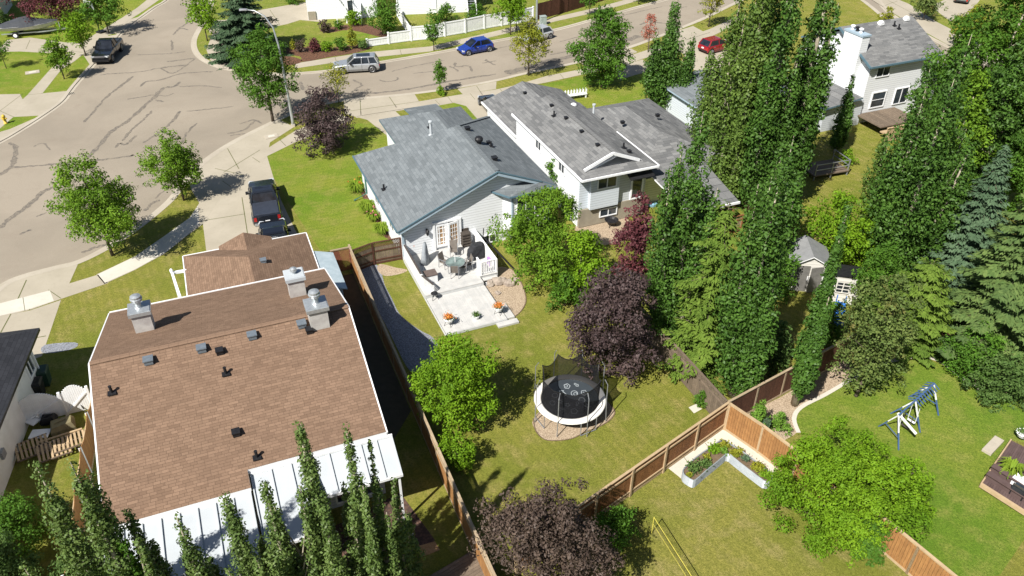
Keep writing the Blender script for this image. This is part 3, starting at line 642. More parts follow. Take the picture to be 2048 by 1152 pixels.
def conifer(label, base, top_y, wpx, lf='lf_spruce', seed=None, H=None, width=None, step=.45, s=.2, sparse=1., droop=.25, name='spruce_tree', cat='spruce tree', group=None, hb=.04, power=.85):
    TREE_N[0] += 1; rng = rs(seed if seed is not None else 900 + TREE_N[0])
    b = g(*base) if not isinstance(base, Vector) else base
    H = H or height_at(b, top_y)
    if width is None: width = wpx * depth((b.x, b.y, H * .4)) / FPX
    root = thing(name, label, cat, (b.x, b.y, 0), rng.uniform(0, 6.28), group)
    tk = MB(); tk.tube([(0, 0, -.05), (0, 0, H * .5), (0, 0, H * .99)], [H * .016, H * .009, .015], 7)
    P, N, T, SZ = [], [], [], []
    z = H * hb
    while z < H * .985:
        t = z / H; L = width / 2 * (1 - t) ** power * rng.uniform(.85, 1.1) + .12
        nb = int(max(4, (6 + 4 * (1 - t)) * sparse))
        for k in range(nb):
            a = 2 * pi * (k + rng.uniform(-.3, .3)) / nb + z * 2.4; l = L * rng.uniform(.72, 1.15)
            d = np.array([cos(a), sin(a), 0.]); side = np.array([-sin(a), cos(a), 0.])
            dr = droop * rng.uniform(.7, 1.3); z0 = z + rng.uniform(-.15, .15)
            m = max(3, int(l / (s * .55)))
            for i in range(m):
                f = (i + .6) / m; c = d * l * f + np.array([0, 0, z0 - dr * l * f * (1.2 - f * .65)])
                wd = l * .30 * (1 - f * .75) + s * .3; q = max(1, int(wd / (s * .55)))
                for j in range(-q, q + 1):
                    if rng.uniform() > .9 * min(sparse, 1.): continue
                    o = side * (wd * j / q) + d * (-abs(j) / q * wd * .5); hang = -abs(j) / q * wd * .28
                    P.append(c + o + np.array([0, 0, hang + rng.uniform(-.05, .05)]))
                    nn = np.array([0, 0, 1.]) + side * (.5 * j / q) + d * .35 + rng.normal(size=3) * .3; N.append(nn)
                    T.append(d * .8 + side * (.7 * np.sign(j)) + rng.normal(size=3) * .25); SZ.append(s * rng.uniform(.7, 1.25))
            if k % 2 == 0: tk.tube([(0, 0, z0), tuple(d * l * .9 + np.array([0, 0, z0 - dr * l * .8]))], [.03, .008], 4, cap=False)
        z += step * (1 - .45 * t) * rng.uniform(.85, 1.15)
    P, N, T, SZ = map(np.array, (P, N, T, SZ)); N /= np.linalg.norm(N, axis=1, keepdims=True)
    T -= N * (T * N).sum(1, keepdims=True); T /= np.linalg.norm(T, axis=1, keepdims=True); B = np.cross(N, T); S = SZ[:, None]
    V = np.empty((len(P), 4, 3)); V[:, 0] = P + T * S; V[:, 1] = P + B * S * .36; V[:, 2] = P - T * S; V[:, 3] = P - B * S * .36
    obj('trunk', tk, M['bark'], root, True); rawmesh('crown', V.reshape(-1, 3), np.arange(4 * len(P)).reshape(-1, 4), M[lf], root)
    return root
def blades(name, label, cat, loc, r, h, n, mat, seed, flowers=None, group=None, nf=10):
    rng = rs(seed); root = thing(name, label, cat, loc, 0, group)
    V = []; F_ = []
    for i in range(n):
        a = rng.uniform(0, 6.28); q = r * rng.uniform(.3, 1.); hh = h * rng.uniform(.6, 1.1); w = .022 + .02 * rng.uniform()
        d = np.array([cos(a), sin(a), 0]); sd_ = np.array([-sin(a), cos(a), 0]) * w; o = d * r * .12 * rng.uniform()
        p0, p1, p2 = o, o + d * q * .5 + np.array([0, 0, hh]), o + d * q + np.array([0, 0, hh * .65])
        k = len(V); V += [p0 - sd_, p0 + sd_, p1 + sd_, p1 - sd_, p2 + sd_ * .2, p2 - sd_ * .2]; F_ += [(k, k + 1, k + 2, k + 3), (k + 3, k + 2, k + 4, k + 5)]
    rawmesh('foliage', np.array(V), np.array(F_), M[mat], root)
    if flowers:
        p = rng.normal(size=(nf, 3)) * r * .45; p[:, 2] = h * rng.uniform(.9, 1.25, nf)
        for q in p:
            P = q + rng.normal(size=(6, 3)) * .02
            Vv, Ff = quads(P, rng.normal(size=(6, 3)) + np.array([0, 0, .6]), np.full(6, .06), .6, rng)
            rawmesh('flower', Vv, Ff, M[flowers], root)
    return root
def shrub(label, base, top_y, wpx, lf='lf_bush', kind='dome', name='shrub', cat='shrub', **k):
    k.setdefault('hb', .04); k.setdefault('s', .1); k.setdefault('lump', .17)
    return tree(name, label, cat, base, top_y, wpx, kind, lf, **k)

GS = 'street trees along the kerbs'
T = tree
T('maple_tree', 'large broad bright green maple on the verge beside the white stretch of pavement', 'maple tree', (225, 511), 308, 172, 'egg', 'lf_maple', .14, .10, 2.7, .15, seed=3, group=GS, K=95)
T('maple_tree', 'smaller bright green maple on the kerb island beside the wide driveway', 'maple tree', (368, 401), 258, 122, 'egg', 'lf_maple', .17, .10, 2.4, .15, seed=8, group=GS, K=60)
T('maple_tree', 'olive green young maple on the verge behind the front of the black pickup', 'maple tree', (129, 158), 76, 66, 'egg', 'lf_maple', .22, .14, 2., .18, seed=11, group=GS)
T('maple_tree', 'bright green round maple between the covered boat and the black pickup', 'maple tree', (172, 112), 20, 76, 'egg', 'lf_lime', .3, .14, 2., .17, seed=12, group=GS)
T('young_tree', 'small thin dark green tree on the lawn at the left picture edge', 'young tree', (13, 137), 82, 42, 'round', 'lf_green', .35, .12, 1.7, .2, seed=13)
T('shade_tree', 'large olive tree beyond the boat driveway with the basketball hoop in front', 'shade tree', (218, 66), -30, 86, 'egg', 'lf_green', .2, .16, 2.2, .15, seed=14, group=GS)
T('plum_tree', 'wide dark purple tree standing behind the covered boat', 'plum tree', (107, 48), -40, 150, 'round', 'lf_burgundy', .22, .15, 2.0, .15, seed=15)
T('maple_tree', 'yellow green young maple on the grass island beside the cul-de-sac mouth', 'maple tree', (415, 82), -8, 80, 'egg', 'lf_lime', .3, .14, 2., .17, seed=16, group=GS)
conifer('big dark spruce on the corner by the street light arm', (498, 108), -60, 195, 'lf_darkspruce', 17, step=.46, s=.22, droop=.35)
T('ash_tree', 'tall leafy ash standing just left of the street light pole', 'ash tree', (546, 242), 45, 132, 'egg', 'lf_green', .17, .12, 2.3, .13, seed=18, group=GS, K=130)
T('young_tree', 'thin sparse yellow green tree behind the purple leaved tree', 'young tree', (678, 205), 128, 62, 'egg', 'lf_yellow', .25, .10, .8, .2, seed=19, group=GS)
T('young_tree', 'slim dark young tree rising from a leafy ball of suckers on the verge', 'young tree', (880, 184), 120, 32, 'egg', 'lf_green', .2, .10, 2., .2, seed=20, group=GS)
shrub('round green sucker clump at the foot of the slim verge tree', (881, 190), 173, 20, 'lf_lime', s=.08)
T('young_tree', 'narrow young tree on the verge by the white fence, left of the blue car', 'young tree', (868, 101), 22, 36, 'egg', 'lf_green', .22, .14, 2., .2, seed=21, group=GS)
T('shade_tree', 'bright green verge tree overhanging the right end of the white fence', 'shade tree', (1021, 70), -15, 74, 'egg', 'lf_lime', .32, .15, 2., .17, seed=22, group=GS)
T('shade_tree', 'darker narrow tree behind the bright verge tree and the pale hatchback', 'shade tree', (1033, 60), 0, 46, 'egg', 'lf_green', .35, .15, 2., .18, seed=23)
T('maple_tree', 'yellowing open maple standing on the near verge in front of the pale hatchback', 'maple tree', (1057, 151), 33, 78, 'egg', 'lf_yellow', .17, .11, 1.5, .16, seed=24, group=GS)
T('young_tree', 'small young tree before the dark brown fence at the top edge', 'young tree', (1178, 31), -22, 36, 'egg', 'lf_green', .3, .15, 2., .2, seed=25, group=GS)
T('young_tree', 'young tree on the far verge cut by the top picture edge', 'young tree', (1277, 8), -50, 50, 'egg', 'lf_green', .3, .16, 2., .2, seed=26, group=GS)
T('linden_tree', 'dense mid green pyramidal tree on the lawn behind the grey roofed house', 'linden tree', (1203, 174), 18, 128, 'egg', 'lf_green', .05, .13, 2.8, .15, seed=27)
T('young_tree', 'small pink red leaved tree peeping out beside the tapering poplar', 'young tree', (1296, 103), 28, 34, 'egg', 'lf_red', .25, .12, 1., .2, seed=28)
T('maple_tree', 'small yellow green maple on the verge behind the red car', 'maple tree', (1417, 54), -30, 50, 'egg', 'lf_yellow', .25, .13, 1.7, .18, seed=29, group=GS)
T('shade_tree', 'rust tinged round tree beside the grey saloon at the top right', 'shade tree', (1846, 40), -20, 66, 'egg', 'lf_crab', .2, .15, 2.2, .17, seed=30)
shrub('yellow green bush just over the ridge of the tall house with the chimney', (1770, 58), 18, 36, 'lf_yellow', s=.12)
T('cherry_tree', 'wide purple black cherry tree on the front lawn of the blue roofed house', 'cherry tree', (657, 302), 188, 128, 'round', 'lf_purple', .10, .12, 2.4, .16, seed=31, K=95)
# poplars
GP = 'tall poplars in the right half'
poplar('tapering dark poplar on the lawn beyond the grey roofed house', (1328, 222), -12, 105, seed=41, stems=4, kind='flame', group=GP, s=.13, dens=2.8)
poplar('tall poplar nearest the grey house rear roof, standing left of the feathery larch', (1338, 692), 205, 132, 'lf_poplar', seed=42, stems=5, group=GP, s=.11, dens=2.8)
poplar('poplar with its leafy foot at the corner where the stained fence begins', (1466, 792), 310, 118, 'lf_poplar', seed=43, stems=4, group=GP, s=.11, dens=2.8)
poplar('slim leaning green poplar column rising from the gravel strip', (1588, 808), 398, 86, 'lf_poplar', seed=44, stems=2, group=GP, spread=.3, s=.1, dens=3., kind='flame')
for k, (bx, by, ty, wp, lf, lb) in enumerate([(1455, 415, -150, 105, 'lf_poplar_pale', 'leftmost of the pale trunked poplars behind the feathery larch'), (1500, 430, -220, 95, 'lf_poplar', 'middle pale trunked poplar of the grove left of the tall house'),
        (1562, 412, -190, 86, 'lf_poplar', 'rightmost tall poplar of the grove beside the white chimney wall'), (1425, 345, -90, 95, 'lf_poplar_pale', 'back poplar of the grove standing over the low blue roof'),
        (1478, 360, -200, 95, 'lf_poplar', 'hindmost poplar of the grove, its trunk hidden by the others'), (1528, 545, 262, 92, 'lf_poplar', 'dark poplar in front of the grove, above the garden shed')]):
    poplar(lb, (bx, by), ty, wp, lf, seed=50 + k, stems=5, group=GP, s=.135, gaps=.10, dens=2.6)
poplar('small thin poplar in front of the white chimney wall', (1668, 305), 150, 46, 'lf_poplar', seed=56, stems=2, s=.11, spread=.3)
poplar('large poplar with exposed pale limbs right of the tall house', (1785, 548), 50, 165, 'lf_poplar', seed=57, stems=6, group=GP, gaps=.10, dens=2.7)
poplar('dark poplar between the large pale limbed poplar and the blue spruce', (1755, 500), 190, 110, 'lf_poplar_pale', seed=58, stems=4, group=GP)
for k, (bx, by, ty, wp, lf, lb, nm) in enumerate([(1915, 330, -120, 210, 'lf_green', 'big green tree filling the upper right beside the saloon', 0), (2010, 330, -80, 220, 'lf_maple', 'bright tree in the upper right corner', 0), (1850, 300, 60, 130, 'lf_green', 'leafy tree right of the tall house roof', 0), (2030, 440, 90, 200, 'lf_green', 'tree at the right edge above the spruces', 0), (1935, 420, 60, 170, 'lf_poplar', 'dark leafy tree behind the blue spruce', 0), (1865, 420, 130, 130, 'lf_maple', 'mid green tree between the pale limbed poplar and the corner trees', 0)]):
    T('shade_tree', lb, 'shade tree', (bx, by), ty, wp, 'egg', lf, .06, .14, 2.6, .11, seed=70 + k, bark='bark_pale')
T('shade_tree', 'yellow lime young tree squeezed left of the upper right corner trees', 'shade tree', (1930, 95), 15, 64, 'egg', 'lf_yellow', .1, .13, 2., .18, seed=80)
# conifers on the right
conifer('blue grey spruce standing left of the biggest spruce', (1898, 590), 285, 210, 'lf_bluespruce', 81, step=.36, s=.15, droop=.42, sparse=1.2)
conifer('biggest green spruce with drooping tiers at the right edge', (1975, 705), 250, 320, 'lf_spruce', 82, step=.44, s=.165, droop=.42, sparse=1.15)
conifer('spruce half cut by the right edge of the picture', (2070, 650), 230, 290, 'lf_spruce', 83, step=.46, s=.17, droop=.4, sparse=1.1)
conifer('feathery light green larch between two dark poplars', (1398, 748), 400, 200, 'lf_larch', 84, step=.7, s=.14, sparse=.55, droop=.02, name='larch_tree', cat='larch tree', power=.42)
conifer('lower light larch leaning over the gate of the weathered fence', (1366, 735), 560, 120, 'lf_larch', 85, step=.6, s=.15, sparse=.5, droop=.0, name='larch_tree', cat='larch tree', power=.5)
# back gardens
T('cherry_tree', 'narrow burgundy leaved cherry between green shrubs and tall poplar', 'cherry tree', (1262, 600), 386, 92, 'egg', 'lf_burgundy', .06, .11, 2.5, .16, seed=90)
T('cherry_tree', 'broad purple black cherry shading the back of the trampoline', 'cherry tree', (1218, 752), 536, 212, 'round', 'lf_purple', .07, .10, 2.6, .12, seed=91, K=150)
T('plum_tree', 'bronze purple plum tree at the bottom centre beside the stained fence', 'plum tree', (1090, 1228), 982, 285, 'round', 'lf_plum', .08, .075, 2.6, .11, seed=92, K=170)
T('shrub', 'dense round bright green tree left of the trampoline', 'shrub', (925, 852), 675, 190, 'round', 'lf_lime', .05, .085, 2.8, .13, seed=93, K=120)
T('shrub', 'small loose yellow green shrub below the round tree by the fence', 'shrub', (917, 938), 866, 80, 'round', 'lf_lime', .08, .075, 2., .17, seed=94)
T('shade_tree', 'wide mid green tree right of the deck steps', 'shade tree', (1082, 565), 388, 185, 'round', 'lf_maple', .06, .10, 2.7, .12, seed=95, K=140)
shrub('lower leafy green shrub between the deck tree and the purple cherry', (1160, 590), 440, 110, 'lf_lime', 'dome', seed=96)
shrub('upright green shrub in the gap between the two grey roofs', (1106, 402), 316, 50, 'lf_green', 'egg', seed=97)
shrub('low green shrub under the broad purple cherry', (1130, 612), 540, 70, 'lf_green', 'dome', seed=98)
T('crab_tree', 'crab apple tree with dull rust tinged leaves over the gravel bed', 'crab tree', (1712, 792), 552, 165, 'round', 'lf_crab', .06, .10, 2.3, .13, seed=99, K=120)
conifer('bushy yellow green pine beside the brown boarded fence', (1808, 690), 520, 165, 'lf_larch', 100, step=.42, s=.13, droop=.15, sparse=1.1, name='pine_tree', cat='pine tree', power=.35)
T('shade_tree', 'light lime green tree behind the garden shed', 'shade tree', (1655, 530), 396, 140, 'round', 'lf_lime', .08, .12, 1.9, .15, seed=101)
T('shade_tree', 'bright lime tree right of the slim poplar column', 'shade tree', (1705, 540), 440, 70, 'egg', 'lf_lime', .08, .12, 2.1, .17, seed=102)
T('ninebark_tree', 'wide yellow green tree spreading over the fence at the lower right', 'shade tree', (1668, 1042), 842, 320, 'dome', 'lf_lime', .04, .075, 3.0, .085, seed=103, K=190)
T('ninebark_tree', 'smaller lime bush at the right flank of the wide yellow green tree', 'shade tree', (1788, 1030), 905, 140, 'dome', 'lf_lime', .04, .075, 2.3, .12, seed=104, K=60)
shrub('olive bush at the low end of the wide yellow green tree', (1722, 1100), 1020, 100, 'lf_green', 'dome', seed=105, s=.07, dens=3.2)
shrub('dark green dense yew bush at the right edge above the lawn', (1990, 790), 700, 160, 'lf_bush', 'dome', seed=106, dens=3.)
shrub('grey green bush in front of the brown boarded fence', (1925, 752), 650, 110, 'lf_green', 'round', seed=107)
shrub('small round green bush on the gravel before the brown fence', (1882, 722), 698, 34, 'lf_bush', 'dome', seed=108)
T('cedar_shrub', 'bright green cone shaped cedar inside the stained fence corner', 'cedar', (1510, 868), 796, 40, 'egg', 'lf_cedar', .02, .07, 3., .14, seed=109)
T('cedar_shrub', 'thin dark blue green cedar close right of the bright cone', 'cedar', (1527, 872), 828, 14, 'egg', 'lf_bluespruce', .02, .06, 3., .2, seed=110)
shrub('low flat green juniper on the gravel near the slim poplar', (1556, 858), 822, 44, 'lf_cedar', 'dome', seed=111, s=.07)
shrub('small green vine shrub at the foot of the weathered fence post', (1400, 812), 782, 28, 'lf_green', 'egg', seed=112, s=.07)
shrub('green shrub in the dark corner under the plum tree by the stained fence', (1235, 1080), 1010, 95, 'lf_green', 'round', seed=113, s=.08)
T('shade_tree', 'leafy green tree crowding the right side of the shed', 'shade tree', (1735, 640), 480, 120, 'egg', 'lf_green', .05, .1, 2.4, .14, seed=163)
shrub('dark green bush added to darken the gap between the two leafy poplars', (1545, 735), 650, 80, 'lf_bush', 'round', seed=165)  # bush added to stand for the dark, dappled lawn here
shrub('leafy green bush hugging the left corner of the garden shed', (1556, 598), 510, 66, 'lf_green', 'round', seed=166)
shrub('green bush between the slim poplar and the crab tree', (1648, 690), 600, 60, 'lf_green', 'round', seed=164)
shrub('round lime shrub on the grass behind the dark lean-to', (1693, 330), 300, 34, 'lf_lime', 'dome', seed=114)
# top garden
shrub('big round dark green bush against the white house wall', (770, 70), 5, 70, 'lf_green', 'round', seed=120, s=.13)
shrub('bright green bush left of the big round bush', (708, 52), 25, 36, 'lf_lime', 'round', seed=121, s=.12)
shrub('thin upright yellow lime shrub in the red mulch bed', (706, 98), 50, 20, 'lf_yellow', 'egg', seed=122, s=.1)
shrub('dark purple barberry in the mulch bed', (632, 103), 74, 28, 'lf_burgundy', 'round', seed=123, s=.1)
shrub('lime green bush right of the purple barberry', (656, 103), 85, 24, 'lf_lime', 'round', seed=124, s=.1)
shrub('grey green bush in the middle of the mulch bed', (682, 101), 78, 30, 'lf_green', 'round', seed=125, s=.1)
shrub('rounded green bush at the low end of the white fence', (727, 98), 80, 22, 'lf_bush', 'round', seed=126, s=.1)
shrub('yellow edged small bush at the left of the mulch bed', (587, 98), 80, 14, 'lf_yellow', 'round', seed=127, s=.1)
shrub('mixed brown green bush next to the yellow edged one', (602, 104), 80, 24, 'lf_plum', 'round', seed=128, s=.1)
shrub('russet flowering bush near the driveway of the white house', (652, 65), 42, 28, 'lf_plum', 'round', seed=129, s=.1)
shrub('green bush under the white wooden trellis', (678, 58), 44, 22, 'lf_green', 'round', seed=130, s=.1)
shrub('mid green bush in front of the white house steps', (893, 42), 14, 46, 'lf_green', 'round', seed=131, s=.13)
shrub('tall leafy vegetable row behind the white fence', (955, 36), 8, 52, 'lf_green', 'dome', seed=132, s=.13)
shrub('dark shrub left of the boat at the picture edge', (8, 60), 25, 40, 'lf_bush', 'round', seed=133, s=.12)
shrub('pale bush at the top left behind the spruce', (585, 8), -14, 40, 'lf_green', 'round', seed=134, s=.12)
# foreground aspens
GA = 'row of young aspens at the bottom left'
for k, (tx, ty, wp, lf, lb) in enumerate([(65, 918, 130, 'lf_aspen', 'aspen at the far left with two ragged leaders'), (132, 905, 110, 'lf_aspen', 'second aspen from the left, by the cedar fence'), (182, 1010, 95, 'lf_aspen', 'short aspen beside the corner of the white patio roof'),
        (238, 1072, 76, 'lf_green', 'low dark aspen tip over the left end of the white patio roof'), (278, 1076, 95, 'lf_aspen', 'low paired aspen tip over the white patio roof'), (347, 1018, 84, 'lf_aspen', 'lone leaning aspen in front of the white patio roof'),
        (446, 980, 92, 'lf_aspen', 'dense aspen near the middle of the white patio roof'), (524, 955, 90, 'lf_aspen', 'aspen in front of the step in the white patio roof'), (594, 836, 96, 'lf_aspen', 'tallest aspen, its tip over the brown shingles'),
        (690, 842, 72, 'lf_aspen', 'tall aspen second from the right of the row'), (738, 876, 46, 'lf_aspen', 'aspen close behind the tall one near the right end of the row'), (786, 955, 58, 'lf_aspen', 'rightmost aspen of the row beside the brick paving')]):
    d = ray(tx, ty); yy = -4.9 - .35 * (k % 2)
    o = Vector((0, 0, CAMZ)) - BROWN.o; D = Vector(d); t = (yy - o.dot(BROWN.Y)) / D.dot(BROWN.Y)
    p = Vector((0, 0, CAMZ)) + D * t
    poplar(lb, Vector((p.x, p.y, 0)), 0, 0, lf, s=.070, stems=3 if wp < 80 else 4, hb=.1, seed=140 + k, group=GA, H=p.z, width=wp * depth(p) / FPX * 1.4, dens=2.0, cat='aspen tree', name='aspen_tree', kind='spire', gaps=.24, spread=.85)
shrub('dark leafy shrub mass below the junk pile at the left edge', (60, 1085), 985, 120, 'lf_green', 'dome', seed=160, s=.07)
shrub('low ivy like shrub in the shade at the bottom left corner', (30, 1180), 1060, 150, 'lf_bush', 'dome', seed=161, s=.07)
shrub('dark low shrub under the left end of the white patio roof', (170, 1165), 1085, 110, 'lf_bush', 'dome', seed=162, s=.07)
# daylilies along the blue house
GL = 'daylilies along the blue roofed house'
for k, (x, y, r, fl, lb) in enumerate([(712, 383, .95, 'fl_orange', 'daylily clump with a few orange flowers furthest up the lawn'), (735, 422, .95, None, 'plain daylily clump below the green downspout'), (748, 442, .6, 'fl_pink', 'daylily clump with pink flowers against the wall'), (764, 467, .75, None, 'daylily clump nearest the lattice gate'), (722, 372, .5, None, 'small daylily clump by the wall corner')]):
    blades('daylily', lb, 'daylily', g(x, y), r, .75, 260, 'lf_lily', 200 + k, fl, GL)
# ================================================================== HOUSES
def window(root, ax, c, a0, a1, z0, z1, out=-1, fm='white', pm='glass', mull=1, name='window', rows=1, t=.07):
    f = MB(); p = MB(); o = c + out * .03
    def bb(mb, u0, u1, w0, w1, d0, d1, m=0):
        if ax == 'y': mb.bx(u0, u1, o + out * d0, o + out * d1, w0, w1, m)
        else: mb.bx(o + out * d0, o + out * d1, u0, u1, w0, w1, m)
    for u0, u1, w0, w1 in ((a0, a1, z1 - t, z1), (a0, a1, z0, z0 + t), (a0, a0 + t, z0 + t, z1 - t), (a1 - t, a1, z0 + t, z1 - t)): bb(f, u0, u1, w0, w1, -.05, .05)
    for k in range(1, mull + 1):
        u = a0 + (a1 - a0) * k / (mull + 1); bb(f, u - .03, u + .03, z0 + t, z1 - t, -.04, .035)
    for k in range(1, rows):
        w = z0 + (z1 - z0) * k / rows; bb(f, a0 + t, a1 - t, w - .02, w + .02, -.04, .03)
    bb(p, a0 + t * .5, a1 - t * .5, z0 + t * .5, z1 - t * .5, -.045, .005)
    w_ = obj(name, f, M[fm], root); obj('pane', p, M[pm], w_); return w_
def vent(root, kind, p, slope_y=0., s=1.):
    s *= .85
    mb = MB()
    if kind == 'box': mb.box((p.x, p.y, p.z + .10), (.42 * s, .42 * s, .26 * s)); mb.box((p.x, p.y, p.z + .25 * s), (.5 * s, .5 * s, .05)); mt = 'vent_grey'
    elif kind == 'black': mb.box((p.x, p.y, p.z + .09), (.34 * s, .34 * s, .24 * s)); mb.box((p.x, p.y, p.z + .23 * s), (.4 * s, .42 * s, .05)); mt = 'black'
    elif kind == 'white': mb.box((p.x, p.y, p.z + .09), (.5 * s, .5 * s, .22)); mb.lathe((p.x, p.y, p.z + .2), [(.25, 0), (.22, .1), (.1, .16)], 8); mt = 'white'
    elif kind == 'pipe': mb.lathe((p.x, p.y, p.z - .05), [(.14, 0), (.07, .1), (.06, .4), (.075, .4), (.075, .43)], 8); mb.box((p.x, p.y, p.z + .02), (.34, .34, .05)); mt = 'black'
    elif kind == 'turbine': mb.lathe((p.x, p.y, p.z - .05), [(.16, 0), (.16, .22), (.27, .26), (.3, .42), (.22, .54), (.05, .58)], 12); mt = 'black'
    return obj('roof_vent', mb, M[mt], root)
def house(fr, label, cat='house', name='house'): return thing(name, label, cat, fr.o, fr.th)
def fascia(mb, a, b, h=.16, w=.05, m=0): mb.bar((a[0], a[1], a[2] - h / 2), (b[0], b[1], b[2] - h / 2), w, h, m)
FR = [None]
def hip_roof(mb, x0, x1, y0, y1, ze, rise, ridge, t=.16):          # ridge: ((x,y),(x,y)) at ze+rise
    (ax, ay), (bx, by) = ridge; zr = ze + rise
    if abs(ax - bx) < .01:
        lo, hi = ((ax, ay, zr), (bx, by, zr)) if ay < by else ((bx, by, zr), (ax, ay, zr))
        mb.slab([(x0, y0, ze), (x1, y0, ze), lo], t); mb.slab([(x1, y1, ze), (x0, y1, ze), hi], t)
        mb.slab([(x0, y1, ze), (x0, y0, ze), lo, hi], t); mb.slab([(x1, y0, ze), (x1, y1, ze), hi, lo], t)
    else:
        lo, hi = ((ax, ay, zr), (bx, by, zr)) if ax < bx else ((bx, by, zr), (ax, ay, zr))
        mb.slab([(x0, y1, ze), (x0, y0, ze), lo], t); mb.slab([(x1, y0, ze), (x1, y1, ze), hi], t)
        mb.slab([(x0, y0, ze), (x1, y0, ze), hi, lo], t); mb.slab([(x1, y1, ze), (x0, y1, ze), lo, hi], t)

# ---- brown roofed house
B = BROWN; h = house(B, 'brown shingled bungalow with three chimneys and a white metal patio roof')
w = MB()
w.profx([(.45, 0), (14.3, 0), (14.3, 3.72), (7.15, 6.22), (.45, 3.88)], .3, 5.2); w.profx([(1.2, 0), (14.3, 0), (14.3, 3.72), (7.15, 6.22), (1.2, 4.14)], 5.2, 10.9)
w.bx(4.0, 10.7, 14.32, 21.1, 0, 2.4); obj('wall', w, M['siding_grey'], h)
r = MB()
r.slab([(0, 0, 4), (5.43, 0, 4), (5.43, .75, 4.267), (11.2, .75, 4.267), (11.2, 7.15, 6.55), (0, 7.15, 6.55)], .18)
r.slab([(0, 7.15, 6.55), (11.2, 7.15, 6.55), (11.2, 14.8, 3.9), (0, 14.8, 3.9)], .18)
for i in range(28): x = .0 + 11.2 * i / 28; r.bar((x, 7.15, 6.545), (x + .41, 7.15, 6.552), .26, .03)
hip_roof(r, 3.7, 11.1, 14.35, 21.5, 2.5, 1.33, ((7.4, 14.36), (7.4, 17.8)), .15)
r.slab([(5.8, 21.9, 2.5), (7.4, 21.9, 3.15), (7.4, 19.6, 3.15), (5.8, 21.45, 2.52)], .12); r.slab([(7.4, 21.9, 3.15), (9.0, 21.9, 2.5), (9.0, 21.45, 2.52), (7.4, 19.6, 3.15)], .12)
roof = obj('roof', r, [M['roof_brown'], M['white']], h)
e = MB()
for a, b in [((0, 14.83, 3.95), (11.2, 14.83, 3.95)), ((3.67, 14.9, 2.5), (3.67, 21.5, 2.53)), ((11.13, 14.9, 2.5), (11.13, 21.5, 2.53)), ((9., 21.53, 2.53), (11.1, 21.53, 2.53)), ((3.7, 21.53, 2.53), (5.8, 21.53, 2.53)), ((11.23, .75, 4.27), (11.23, 7.15, 6.55)), ((11.23, 7.15, 6.55), (11.23, 14.8, 3.9)), ((-.03, 0, 4), (-.03, 7.15, 6.55)), ((-.03, 7.15, 6.55), (-.03, 14.8, 3.9))]: fascia(e, a, b, .17, .06)
obj('fascia', e, M['white'], h)
pb = MB(); q1, q2, q3 = B.z(362, 600, 2.5), B.z(344, 546, 2.5), B.z(373, 541, 2.45)
pb.bar(q1, q2, .14, .2); pb.bar(q2, q3, .12, .16); pb.bar((q2.x, q2.y, 0), q2, .13); pb.lathe((q2.x, q2.y, 2.6), [(.1, 0), (.1, .12), (.04, .2)], 8); obj('porch_beam', pb, M['white'], h)
for px, py, cw, cap in [(291, 668, .82, 'metal'), (597, 598, .80, 'white_metal'), (641, 661, .84, 'metal')]:
    front = cap and py < 670 and px != 641
    P = B.plane(px, py - 6, 6.55 + .346 * 7.15, 0, -.346) if px != 641 else B.plane(px, py - 6, 4., 0, .3565)
    cx, cy, cz = P.x, P.y + cw / 2 - .1, P.z; zt = cz + 1.12
    c = MB(); c.bx(cx - cw / 2, cx + cw / 2, cy - cw / 2, cy + cw / 2, cz - .7, zt)
    ch = obj('chimney', c, M['chim'] if 'chim' in M else M.setdefault('chim', simple('worn chimney cladding', (.46, .45, .43), (.33, .31, .30), 2.5, .85, bump=.3)), h)
    c = MB(); c.bx(cx - cw / 2 - .09, cx + cw / 2 + .09, cy - cw / 2 - .09, cy + cw / 2 + .09, zt - .14, zt + .05); c.bx(cx - cw / 2 - .05, cx + cw / 2 + .05, cy - cw / 2 - .05, cy + cw / 2 + .05, zt + .05, zt + .08); obj('chimney_cap', c, M[cap], ch)
    c = MB(); c.lathe((cx, cy, zt + .07), [(.2, 0), (.15, .05), (.15, .36), (.25, .38), (.28, .52), (.24, .54), (.24, .64), (.1, .7)] if px != 597 else [(.12, 0), (.1, .05), (.1, .14), (.17, .16), (.17, .3), (.06, .36)], 14); obj('flue', c, M['metal'], ch, False)
for px, py, k in [(298, 725, 'box'), (404, 701, 'box'), (440, 706, 'black'), (505, 675, 'box'), (604, 652, 'box'), (619, 664, 'black'), (452, 748, 'pipe'), (224, 786, 'pipe'), (473, 869, 'black'), (514, 915, 'pipe')]: vent(h, k, B.plane(px, py, 4., 0, .3565))
vent(h, 'box', B.plane(527, 524, 2.5 + .359 * 11.1, -.359, 0), s=.85)
